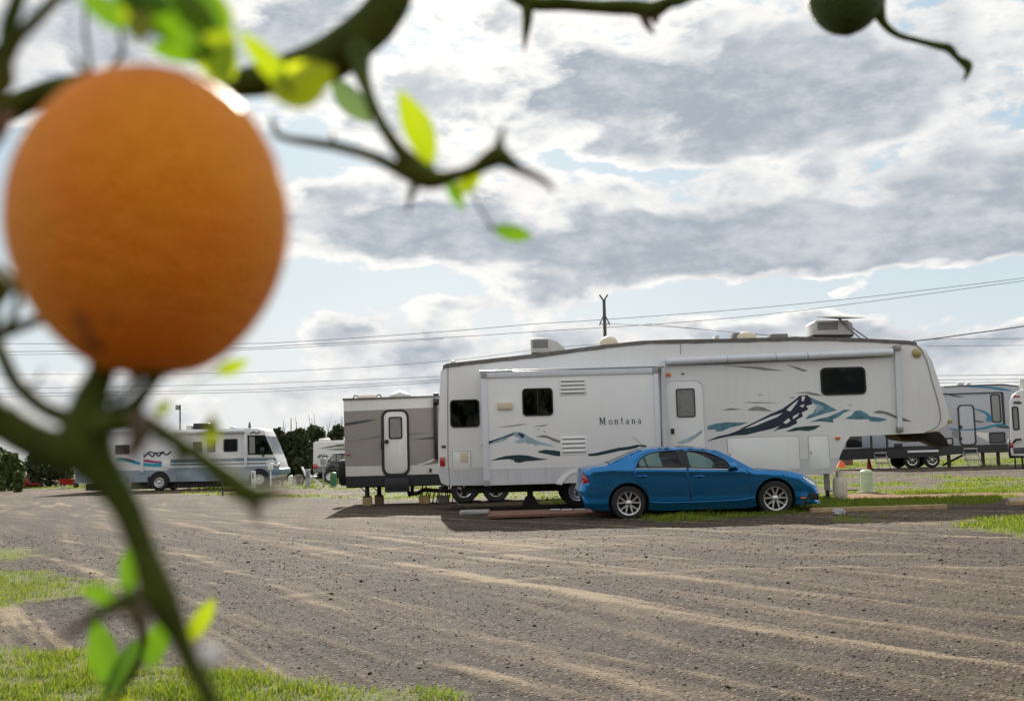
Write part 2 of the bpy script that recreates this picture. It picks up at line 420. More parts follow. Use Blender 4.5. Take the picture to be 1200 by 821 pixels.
    inner = math_('MULTIPLY_ADD', math_('SUBTRACT', fin.outputs['Fac'], .5), .9, math_('MULTIPLY_ADD', math_('SUBTRACT', med.outputs['Fac'], .5), 1.3, .5))
    shade = ss(inner, .15, .8)
    white = mixc(shade, k3((.66, .675, .71)), k3((1.02, 1.01, .98)))
    white = mixc(math_('MULTIPLY', glow, .85), white, k3((1.22, 1.19, 1.12)))
    # clouds behind the camera are lit full on by the sun
    back = ss(math_('MULTIPLY', dt, -1.), -.35, .5)
    white = mixc(back, white, k3((1.02, .97, .90)))
    grey = mixc(ss(inner, .25, .9), k3((.41, .465, .53)), k3((.66, .69, .73)))
    grey = mixc(back, grey, k3((.82, .79, .78)))
    cloud = mixc(thick, white, grey)
    pale = mixc(ss(el, 0., 420.), k3((.72, .80, .84)), k3((.47, .64, .77)))
    clear = mixc(.93, vm('MULTIPLY', sky.outputs[0], (.55, .55, .55)).outputs[0], pale)
    clear = mixc(back, clear, k3((.42, .55, .75)))
    clear = mixc(math_('MULTIPLY', glow, .25), clear, k3((1., 1., 1.)))
    col = mixc(cover, clear, cloud)
    haze = ss(el, 110., -10.)
    col = mixc(math_('MULTIPLY', haze, .45), col, k3((.82, .83, .82)))
    L.new(col, bg.inputs['Color'])
    w.cycles.sampling_method = 'MANUAL'; w.cycles.sample_map_resolution = 512
make_world()
def make_sun_cam():
    l = bpy.data.lights.new('sun', 'SUN'); l.energy = 4.8; l.angle = R(.6); l.color = (1, .93, .82)
    o = bpy.data.objects.new('sun', l); COL.objects.link(o)
    d = Vector((math.sin(R(SUN_AZ))*math.cos(R(SUN_EL)), math.cos(R(SUN_AZ))*math.cos(R(SUN_EL)), math.sin(R(SUN_EL))))
    o.rotation_euler = d.to_track_quat('Z', 'Y').to_euler(); o.location = (0, 0, 30)
    c = bpy.data.cameras.new('camera'); c.sensor_width = 36; c.lens = 36*FPX/1200
    c.clip_start = .02; c.clip_end = 8000
    c.dof.use_dof = True; c.dof.focus_distance = 27; c.dof.aperture_fstop = 12.0
    co = bpy.data.objects.new('camera', c); COL.objects.link(co)
    f = ray(600, 410.5).normalized(); rt = ray(1600, 410.5)-ray(600, 410.5); rt.normalize(); up = rt.cross(f)
    m = Matrix((rt, up, -f)).transposed().to_4x4(); m.translation = (0, 0, EYE)
    co.matrix_world = m; scene.camera = co
make_sun_cam()
scene.view_settings.view_transform = 'Standard'; scene.view_settings.look = 'None'
scene.view_settings.exposure = EXPO; scene.view_settings.gamma = 1
scene.view_settings.use_curve_mapping = False
scene.render.engine = 'CYCLES'
scene.cycles.use_denoising = True
try: scene.cycles.denoiser = 'OPENIMAGEDENOISE'
except Exception: pass
scene.cycles.max_bounces = 8; scene.cycles.transparent_max_bounces = 12
scene.cycles.sample_clamp_indirect = 6; scene.cycles.caustics_refractive = False
# ------------------------------------------------------------------ ground
def vnoise(x, y, seed=0):
    xi = np.floor(x).astype(np.int64); yi = np.floor(y).astype(np.int64); fx = x-xi; fy = y-yi
    fx = fx*fx*(3-2*fx); fy = fy*fy*(3-2*fy)
    def h(a, b):
        n = (a*374761393+b*668265263+seed*974711) & 0x7fffffff
        n = ((n ^ (n >> 13))*1274126177) & 0x7fffffff
        return ((n ^ (n >> 16)) & 0xffff)/65535.
    return (h(xi, yi)*(1-fx)+h(xi+1, yi)*fx)*(1-fy)+(h(xi, yi+1)*(1-fx)+h(xi+1, yi+1)*fx)*fy
def fbm(x, y, o=4, seed=0):
    s = 0; a = 1; t = 0
    for k in range(o): s = s+a*vnoise(x*2**k, y*2**k, seed+k*17); t += a; a *= .5
    return s/t
def gp(l): return [tuple(gnd(*p).xy) for p in l]
def seg_dist(x, y, pl):
    """distance to polyline in ground metres, and nothing else"""
    d = np.full(x.shape, 1e9)
    for (ax, ay), (bx, by) in zip(pl[:-1], pl[1:]):
        vx, vy = bx-ax, by-ay; t = np.clip(((x-ax)*vx+(y-ay)*vy)/(vx*vx+vy*vy+1e-9), 0, 1)
        d = np.minimum(d, np.hypot(x-ax-t*vx, y-ay-t*vy))
    return d
def inside(x, y, poly):
    c = np.zeros(x.shape, bool); n = len(poly)
    for i in range(n):
        x1, y1 = poly[i]; x2, y2 = poly[(i+1) % n]
        if y1 == y2: continue
        t = (y-y1)/(y2-y1); c ^= ((y1 > y) != (y2 > y)) & (x < x1+t*(x2-x1))
    return c
def sdf(x, y, poly):
    d = seg_dist(x, y, poly+[poly[0]]); return np.where(inside(x, y, poly), d, -d)
G_NEAR = [gp([(-300, 766), (-60, 768), (60, 772), (150, 782), (240, 786), (330, 795), (400, 806), (450, 814), (480, 824), (500, 860), (560, 1000), (-300, 1000)]),
          gp([(-260, 668), (40, 673), (90, 679), (122, 690), (100, 701), (40, 706), (0, 712), (-260, 716)]),
          gp([(-260, 640), (20, 643), (42, 650), (18, 656), (-260, 661)]),
          gp([(1142, 614), (1170, 608), (1460, 598), (1460, 640), (1200, 628), (1150, 622)]),
          gp([(968, 609), (985, 607), (1010, 608), (1030, 611), (1000, 613), (970, 612)])]
G_STRIP = gp([(740, 597), (800, 595), (860, 591), (960, 587), (1100, 583.5), (1182, 582), (1172, 590), (1110, 592.5), (960, 600), (880, 606), (800, 611), (765, 612)])
G_BACK = gp([(-400, 590), (-60, 578), (0, 572), (100, 573), (130, 574), (170, 577), (250, 580), (330, 583), (420, 584.5), (480, 586), (560, 587.5), (590, 590), (660, 592),
             (700, 590), (756, 588), (985, 586), (1182, 582), (1400, 576), (1900, 560), (2600, 530), (-2600, 599)])
_yb = lambda l: gp(l)
G_BACK_LINE = gp([(-400, 588), (-60, 578), (0, 572), (100, 573), (170, 577), (250, 580), (330, 583), (420, 584.5), (480, 586), (560, 587.5), (590, 590), (660, 592), (756, 588), (985, 586), (1182, 582), (1400, 577)])
ROAD = gp([(-300, 577.5), (150, 574.8), (450, 575.5), (985, 554), (1200, 551), (1500, 545)])   # far gravel lane
def masks(x, y):
    """grass, tone, orange soil"""
    wob = (fbm(x*1.1, y*1.1, 4, 3)-.5); wob2 = (fbm(x*6, y*6, 3, 9)-.5)
    g = np.full(x.shape, -9.)
    for p in G_NEAR: g = np.maximum(g, sdf(x, y, p)+wob*.9+wob2*.5)
    g = np.clip(.5+(g+(fbm(x*2.6, y*2.6, 4, 23)-.5)*.7)/.8, 0, 1)
    s = sdf(x, y, G_STRIP)+wob*.5+wob2*.4; g = np.maximum(g, np.clip(.5+s/.3, 0, 1))
    bl = np.array(G_BACK_LINE); yb = np.interp(x/np.maximum(y, .1), bl[:, 0]/bl[:, 1], bl[:, 1])
    b = (y-yb)+wob*5+wob2*1.5; bg = np.clip(.5+b/1.6, 0, 1)
    rl = np.array(ROAD); yr = np.interp(x/np.maximum(y, .1), rl[:, 0]/rl[:, 1], rl[:, 1])
    wr = np.where(x > 7, 6., 1.0); rd = np.clip((np.abs(y-yr-np.where(x > 7, 2., 0))-wr+wob*2)/1.2, 0, 1)
    bg = bg*rd
    patchy = np.clip((fbm(x*.5, y*.3, 4, 31)-.42)/.12, 0, 1)
    bg = bg*(.28+.72*patchy)
    g = np.maximum(g, np.where(y > 18, bg, 0))
    so = sdf(x, y, gp([(1000, 586), (985, 580), (1010, 577.5), (1060, 579), (1110, 579), (1180, 578), (1240, 576), (1230, 580), (1150, 582), (1080, 585)]))
    soil = np.clip(.5+(so+wob*1.0)/.5, 0, 1)
    so2 = sdf(x, y, gp([(-100, 578), (150, 573.5), (420, 577), (420, 580), (330, 579.5), (150, 575.5)]))
    soil = np.maximum(soil, .55*np.clip(.5+(so2+wob)/.7, 0, 1))
    g = g*(1-soil*.9)
    return g, soil
LIGHT = [([(0, 598), (40, 606), (70, 622), (120, 641), (180, 664), (230, 690)], .22, .8), ([(10, 585), (90, 600), (180, 620), (280, 640)], .25, .5),
         ([(200, 640), (350, 680), (500, 720), (700, 765), (950, 821), (1050, 850)], .30, .9), ([(560, 655), (700, 685), (850, 703), (1000, 726), (1200, 762), (1300, 780)], .45, 1.1),
         ([(690, 690), (760, 728), (820, 768), (890, 821)], .10, 1.), ([(640, 672), (720, 712), (790, 760), (850, 821)], .08, .8),
         ([(430, 640), (520, 632), (620, 640), (560, 662)], .5, .9), ([(600, 750), (700, 790), (760, 830)], .3, .8), ([(280, 660), (420, 700), (560, 745), (680, 790), (760, 835)], .22, .8),
         ([(300, 625), (450, 628), (700, 640), (1000, 650), (1200, 655)], .5, .35), ([(900, 720), (1050, 740), (1250, 800)], .25, .7), ([(300, 700), (500, 770), (600, 821)], .3, .6)]
DARK = [([(0, 606), (40, 617), (75, 632), (115, 648)], .16, .9), ([(210, 672), (330, 703), (420, 728), (540, 762), (640, 800), (700, 840)], .38, 1.), ([(270, 652), (400, 670), (500, 689), (600, 713), (680, 735), (800, 765), (1000, 800)], .13, .95),
        ([(775, 641), (840, 650)], .22, 1.2), ([(845, 652), (900, 664), (1010, 672)], .25, .8), ([(920, 655), (1010, 652), (1200, 640)], .8, .6), ([(1000, 690), (1100, 700), (1250, 712)], .9, .5),
        ([(120, 610), (200, 640), (300, 668), (420, 700)], .1, .7), ([(500, 700), (640, 735), (900, 790)], .1, .6), ([(440, 690), (520, 702), (640, 690)], .35, .5), ([(0, 735), (200, 745), (400, 760)], .5, .5),
        ([(900, 650), (1000, 640), (1200, 622)], .5, .5), ([(700, 690), (800, 745), (980, 821)], .07, .8)]
_pr = random.Random(21); PATHS = []
for _k in range(22):                      # wheel paths of vehicles that crossed the lot, two ruts each
    ox = _pr.uniform(-7.5, 9.5); b_ = _pr.uniform(.5, 1.25); dr = _pr.uniform(-.02, .03); am = _pr.choice((-1, 1, 1))*_pr.uniform(.35, 1.)
    pl = []
    for _j in range(15):
        yy = 3.2*(42/3.2)**(_j/14); pl.append((ox-(yy-9)*.62*b_-dr*(yy-9)**2*(.35 if yy > 9 else 1), yy))
    PATHS.append((pl, am, _pr.uniform(.085, .14)))
for _k in range(5):                       # a few that swing across towards the trailers
    ox = _pr.uniform(-2, 4); pl = [(ox+_j*1.25-6, 16.5-.09*(_j-4)**2-_k*1.3+.25*_j) for _j in range(13)]; PATHS.append((pl, _pr.choice((-1, 1))*_pr.uniform(.4, .9), .12))
def paths(x, y):
    t = np.zeros(x.shape); m = (y > 3) & (y < 44); X, Y_ = x[m], y[m]; q = np.zeros(X.shape)
    br = .35+1.3*fbm(X*.45, Y_*.45, 3, 131)
    for pl, am, w in PATHS:
        d = seg_dist(X, Y_, pl)
        # signed side from the local direction is not needed: the pair sits either side of the centre line
        r = np.abs(d-.74)
        q += am*np.exp(-(r/w)**2)-.55*abs(am)*np.exp(-((r-w*1.9)/(w*.5))**2)
        q += am*.35*np.exp(-(r/w)**2)*np.sin(r/w*7.)
    t[m] = q*br*.8; return t
def tone(x, y):
    t = np.zeros(x.shape)
    wx = (fbm(x*.7, y*.7, 3, 51)-.5)*.16; wy = (fbm(x*.7, y*.7, 3, 61)-.5)*.16
    for l, w, a in LIGHT: 
        q = gp(l); q = [tuple(p) for p in catmull(q, 4)]
        t += a*np.exp(-(seg_dist(x+wx, y+wy, q)/(w*1.25))**2)
    for l, w, a in DARK:
        q = gp(l); q = [tuple(p) for p in catmull(q, 4)]
        t -= a*np.exp(-(seg_dist(x+wx, y+wy, q)/(w*1.25))**2)
    # family of long wheel streaks running from far left to near right
    c, s_ = math.cos(R(-57)), math.sin(R(-57)); bend = .012*(y-14)**2
    a_ = (x+bend)*c+y*s_; b_ = -(x+bend)*s_+y*c
    st = fbm(a_*.16, b_*2.4, 5, 71)-.5
    st2 = fbm(a_*.3+7, b_*5.5, 4, 81)-.5
    xs = fbm(x*.2, y*1.6, 4, 77)-.5
    st3 = fbm(a_*.5+3, b_*13, 4, 85)-.5
    st4 = fbm(a_*.3+5, b_*30, 3, 87)-.5
    dk = np.clip((fbm(x*.28, y*.5, 4, 151)-.5)*3, -1, 1)
    t = t*.5+st*1.1+st2*1.5+st3*2.1+st4*1.5+xs*.4+paths(x+wx*.3, y+wy*.3)*1.3-.2+dk*.45
    return t
def height(x, y, g=None, t=None):
    if g is None: g, so = masks(x, y)
    if t is None: t = tone(x, y)
    near = np.clip((34-y)/10, 0, 1)
    z = (fbm(x*.35, y*.35, 3, 5)-.5)*.07*near
    z = z+np.clip(t, -1.5, 1.)*.009*near*(1-g)+g*.018*near
    z = z+(fbm(x*3, y*3, 4, 15)-.5)*.022*near
    return z
def hz(x, y): return float(height(np.array([float(x)]), np.array([float(y)]))[0])
def make_ground():
    ys = [2.4]
    while ys[-1] < 3500:
        r = 1.0085 if ys[-1] < 34 else (1.03 if ys[-1] < 200 else 1.3)
        ys.append(ys[-1]*r)
    ys = np.array(ys)
    ts = np.concatenate([-np.geomspace(6, .72, 14)[:-1], np.linspace(-.70, .70, 560), np.geomspace(.72, 6, 14)[1:]])
    T, Yg = np.meshgrid(ts, ys); X = T*Yg
    g, so = masks(X, Yg); t = tone(X, Yg)
    Z = height(X, Yg, g, t)
    ny, nx = X.shape
    v = np.stack([X, Yg, Z], -1).reshape(-1, 3)
    idx = np.arange(ny*nx).reshape(ny, nx)
    f = np.stack([idx[:-1, :-1], idx[:-1, 1:], idx[1:, 1:], idx[1:, :-1]], -1).reshape(-1, 4)
    # behind the camera and to the sides
    b = len(v); ex = np.array([[-9000, -3000, 0], [9000, -3000, 0]]); v = np.concatenate([v, ex])
    faces = f.tolist()
    row = idx[0].tolist()
    for i in range(nx-1): faces.append([b if i < nx/2 else b+1, row[i+1], row[i]])
    faces.append([b, b+1, row[nx//2]]) 
    faces.append([b, idx[0, 0], idx[-1, 0]]); faces.append([b+1, idx[-1, -1], idx[0, -1]])
    me = bpy.data.meshes.new('ground'); me.from_pydata(v.tolist(), [], faces); me.update()
    ca = me.color_attributes.new('mask', 'FLOAT_COLOR', 'POINT')
    arr = np.zeros((len(v), 4)); arr[:, 3] = 1
    arr[:-2, 0] = g.ravel(); arr[:-2, 1] = np.clip(.5+t.ravel()*.25, 0, 1); arr[:-2, 2] = so.ravel(); arr[-2:, 1] = .5
    ca.data.foreach_set('color', arr.ravel())
    me.polygons.foreach_set('use_smooth', [True]*len(me.polygons))
    m = bpy.data.materials.new('ground_gravel'); m.use_nodes = True; nt = m.node_tree; N = nt.nodes; L = nt.links
    b = N['Principled BSDF']; b.inputs['Roughness'].default_value = .93; b.inputs['Specular IOR Level'].default_value = .25
    tc = N.new('ShaderNodeTexCoord'); at_ = N.new('ShaderNodeAttribute'); at_.attribute_name = 'mask'
    sp = N.new('ShaderNodeSeparateColor'); L.new(at_.outputs['Color'], sp.inputs[0])
    def nz(s, d, r=.6, vec=None):
        n = N.new('ShaderNodeTexNoise'); n.inputs['Scale'].default_value = s; n.inputs['Detail'].default_value = d; n.inputs['Roughness'].default_value = r
        L.new(vec or tc.outputs['Object'], n.inputs['Vector']); return n.outputs['Fac']
    def mm(op, a, c, e=None, clamp=False):
        n = N.new('ShaderNodeMath'); n.operation = op; n.use_clamp = clamp
        for i, q in enumerate((a, c, e)):
            if q is None: continue
            if isinstance(q, (int, float)): n.inputs[i].default_value = q
            else: L.new(q, n.inputs[i])
        return n.outputs[0]
    def mix(f_, a, c):
        n = N.new('ShaderNodeMix'); n.data_type = 'RGBA'; L.new(f_, n.inputs[0])
        for i, q in ((6, a), (7, c)):
            if isinstance(q, tuple): n.inputs[i].default_value = q
            else: L.new(q, n.inputs[i])
        return n.outputs[2]
    def ramp(x, a, c):
        n = N.new('ShaderNodeMapRange'); n.inputs['From Min'].default_value = a; n.inputs['From Max'].default_value = c; L.new(x, n.inputs['Value']); return n.outputs['Result']
    vor = N.new('ShaderNodeTexVoronoi'); vor.inputs['Scale'].default_value = 55; L.new(tc.outputs['Object'], vor.inputs['Vector'])
    vor2 = N.new('ShaderNodeTexVoronoi'); vor2.inputs['Scale'].default_value = 19; L.new(tc.outputs['Object'], vor2.inputs['Vector'])
    fine = nz(38, 8, .75); midn = nz(4.5, 8, .68)
    tonev = mm('ADD', sp.outputs[1], mm('MULTIPLY', mm('SUBTRACT', midn, .5), .55))
    tonev = mm('ADD', tonev, mm('MULTIPLY', mm('SUBTRACT', fine, .5), .7))
    gcol = N.new('ShaderNodeValToRGB'); L.new(tonev, gcol.inputs[0]); cr = gcol.color_ramp
    cr.elements[0].position = .2; cr.elements[0].color = (.024, .014, .008, 1); cr.elements[1].position = .85; cr.elements[1].color = (.245, .182, .112, 1)
    e = cr.elements.new(.42); e.color = (.055, .036, .022, 1); e = cr.elements.new(.6); e.color = (.096, .066, .039, 1)
    # pale and dark chips
    ch = N.new('ShaderNodeSeparateColor'); L.new(vor.outputs['Color'], ch.inputs[0])
    chip = ramp(ch.outputs[0], .90, .96); dchip = ramp(ch.outputs[1], .86, .95)
    col = mix(mm('MULTIPLY', chip, .7), gcol.outputs[0], (.26, .20, .14, 1))
    col = mix(mm('MULTIPLY', dchip, .75), col, (.035, .03, .027, 1))
    col = mix(ramp(sp.outputs[2], .35, .8), col, mix(midn, (.16, .075, .03, 1), (.36, .19, .085, 1)))
    gn = mm('ADD', sp.outputs[0], mm('MULTIPLY', mm('SUBTRACT', nz(9, 8, .75), .5), .9)); gf = ramp(gn, .38, .62)
    grass = mix(nz(2.2, 8, .7), (.04, .055, .008, 1), (.14, .155, .022, 1))
    grass = mix(mm('MULTIPLY', ramp(nz(.35, 5), .45, .7), .55), grass, (.21, .19, .075, 1))
    col = mix(gf, col, grass); L.new(col, b.inputs['Base Color'])
    hgt = mm('ADD', mm('MULTIPLY', vor.outputs['Distance'], -.9), mm('MULTIPLY', vor2.outputs['Distance'], -.5))
    hgt = mm('ADD', hgt, mm('MULTIPLY', fine, .9))
    bp = N.new('ShaderNodeBump'); bp.inputs['Strength'].default_value = .85; bp.inputs['Distance'].default_value = .018
    L.new(hgt, bp.inputs['Height']); L.new(bp.outputs['Normal'], b.inputs['Normal'])
    me.materials.append(m)
    o = bpy.data.objects.new('ground', me); COL.objects.link(o); o['kind'] = 'structure'; o['label'] = 'brown gravel lot with curving wheel ruts and grassy patches'
    return o
GROUND = make_ground()

# loose stones lying on the gravel (stuff)
def island_mat(name, cols, rough=.9, trans=0., noise_s=0):
    m = bpy.data.materials.new(name); m.use_nodes = True; nt = m.node_tree; N = nt.nodes; L = nt.links
    g = N.new('ShaderNodeNewGeometry'); r = N.new('ShaderNodeValToRGB'); L.new(g.outputs['Random Per Island'], r.inputs[0])
    cr = r.color_ramp
    while len(cr.elements) > 1: cr.elements.remove(cr.elements[0])
    cr.elements[0].position = cols[0][0]; cr.elements[0].color = cols[0][1]+(1,)
    for p, c in cols[1:]: e = cr.elements.new(p); e.color = c+(1,)
    b = N['Principled BSDF']; b.inputs['Roughness'].default_value = rough; L.new(r.outputs[0], b.inputs['Base Color'])
    if trans:
        t = N.new('ShaderNodeBsdfTranslucent'); L.new(r.outputs[0], t.inputs['Color'])
        s = N.new('ShaderNodeMixShader'); s.inputs[0].default_value = trans; L.new(b.outputs[0], s.inputs[1]); L.new(t.outputs[0], s.inputs[2])
        L.new(s.outputs[0], N['Material Output'].inputs['Surface'])
    return m
def fast_mesh(name, V, F, m, smooth=False):
    me = bpy.data.meshes.new(name); k = F.shape[1]
    me.vertices.add(len(V)); me.vertices.foreach_set('co', V.astype(np.float32).ravel())
    me.loops.add(F.size); me.loops.foreach_set('vertex_index', F.astype(np.int32).ravel())
    me.polygons.add(len(F)); me.polygons.foreach_set('loop_start', (np.arange(len(F))*k).astype(np.int32))
    me.update(calc_edges=True); me.validate(); me.materials.append(m)
    if smooth: me.polygons.foreach_set('use_smooth', [True]*len(me.polygons))
    o = bpy.data.objects.new(name, me); COL.objects.link(o); return o
def scatter_pos(n, y0, y1, spread=.52, bias=1.):
    y = y0*np.exp(rng.random(n)**bias*math.log(y1/y0)); x = (rng.random(n)*2-1)*spread*y; return x, y
def stones():
    n = 30000; x, y = scatter_pos(n, 4.6, 22, bias=1.25)
    g, so = masks(x, y); t = tone(x, y)
    dens = np.clip(.75-.75*t, .08, 1)*(1-g*.8); k = rng.random(n) < dens
    x, y, g = x[k], y[k], g[k]; n = len(x); z = height(x, y)
    r = .003+.0055*rng.random(n)**2.2+(rng.random(n) > .975)*.012*rng.random(n)**1.5
    r = r*np.clip(y/8, .9, 1.8)
    o = np.array([[1, 0, 0], [-1, 0, 0], [0, 1, 0], [0, -1, 0], [0, 0, 1], [0, 0, -1]], float)
    f = np.array([[0, 2, 4], [2, 1, 4], [1, 3, 4], [3, 0, 4], [2, 0, 5], [1, 2, 5], [3, 1, 5], [0, 3, 5]])
    a = rng.random(n)*6.28; ca, sa = np.cos(a), np.sin(a)
    V = np.repeat(o[None], n, 0)*(1+.5*(rng.random((n, 6, 1))-.5))*np.stack([r*(1+.6*rng.random(n)), r, r*.65], -1)[:, None]
    V = np.stack([V[..., 0]*ca[:, None]-V[..., 1]*sa[:, None], V[..., 0]*sa[:, None]+V[..., 1]*ca[:, None], V[..., 2]], -1)
    V += np.stack([x, y, z+r*.25], -1)[:, None]
    F = (f[None]+(np.arange(n)*6)[:, None, None]).reshape(-1, 3)
    m = island_mat('gravel_stones', [(0, (.026, .017, .010)), (.4, (.055, .038, .024)), (.75, (.095, .068, .043)), (.94, (.17, .13, .085)), (1, (.36, .32, .26))])
    ob = fast_mesh('gravel', V.reshape(-1, 3), F, m); ob['kind'] = 'stuff'; ob['label'] = 'loose stones lying on the gravel lot'; ob['category'] = 'gravel'
stones()
def grass():
    parts = []
    def blades(x, y, h, w):
        n = len(x); z = height(x, y)
        a = rng.random(n)*6.28; lean = (.15+.75*rng.random(n))*h; la = rng.random(n)*6.28
        dx, dy = np.cos(a)*w, np.sin(a)*w; lx, ly = np.cos(la)*lean, np.sin(la)*lean
        p0 = np.stack([x-dx, y-dy, z-.004], -1); p1 = np.stack([x+dx, y+dy, z-.004], -1)
        p2 = np.stack([x+lx*.35+dx*.8, y+ly*.35+dy*.8, z+h*.6], -1); p3 = np.stack([x+lx*.35-dx*.8, y+ly*.35-dy*.8, z+h*.6], -1)
        p4 = np.stack([x+lx+dx*.1, y+ly+dy*.1, z+h], -1); p5 = np.stack([x+lx-dx*.1, y+ly-dy*.1, z+h], -1)
        parts.append(np.stack([p0, p1, p2, p3, p4, p5], 1))
    # close patches
    n = 420000; x, y = scatter_pos(n, 4.2, 17, .56)
    keep = (x < 0) | (y > 10); x, y = x[keep], y[keep]
    g, _ = masks(x, y); cl = fbm(x*5, y*5, 3, 91)
    k = rng.random(len(x)) < (np.clip((g-.35)*1.8, 0, 1)*np.clip((cl-.25)*2.5, .12, 1)); x, y, cl = x[k], y[k], cl[k]
    h = (.015+.045*rng.random(len(x))**1.6*np.clip(cl*1.8-.1, .3, 1.4)); blades(x, y, h, .0017+.0016*rng.random(len(x)))
    # strip in front of car, right patch
    n = 260000; x = rng.uniform(.5, 14, n); y = rng.uniform(15.5, 29, n)
    g, _ = masks(x, y); cl = fbm(x*2.2, y*2.2, 3, 95)
    k = rng.random(n) < (np.clip((g-.35)*1.8, 0, 1)*np.clip((cl-.3)*3, .1, 1)); x, y, cl = x[k], y[k], cl[k]
    h = .02+.085*rng.random(len(x))**1.5*cl*1.5; blades(x, y, h, .004+.004*rng.random(len(x)))
    # far field
    n = 260000; y = 24*np.exp(rng.random(n)*math.log(90/24)); x = (rng.random(n)*2-1)*.56*y
    g, _ = masks(x, y); cl = fbm(x*1.2, y*.8, 3, 97)
    k = rng.random(n) < (np.clip((g-.4)*1.8, 0, 1)*np.clip((cl-.3)*3, .1, 1)); x, y, cl = x[k], y[k], cl[k]
    h = (.025+.055*rng.random(len(x))*cl*1.5)*np.clip(y/35, 1, 1.5); blades(x, y, h, (.007+.008*rng.random(len(x)))*np.clip(y/30, 1, 2))
    V = np.concatenate(parts); n = len(V)
    f = np.array([[0, 1, 2, 3], [3, 2, 4, 5]]); F = (f[None]+(np.arange(n)*6)[:, None, None]).reshape(-1, 4)
    m = island_mat('grass_blades', [(0, (.05, .10, .006)), (.45, (.15, .225, .01)), (.8, (.26, .32, .02)), (.94, (.32, .31, .05)), (1, (.38, .28, .12))], .6, .5)
    ob = fast_mesh('grass', V.reshape(-1, 3), F, m); ob['kind'] = 'stuff'; ob['label'] = 'short sunlit grass growing at the edges of the gravel'; ob['category'] = 'grass'
    print('blades', n)
grass()
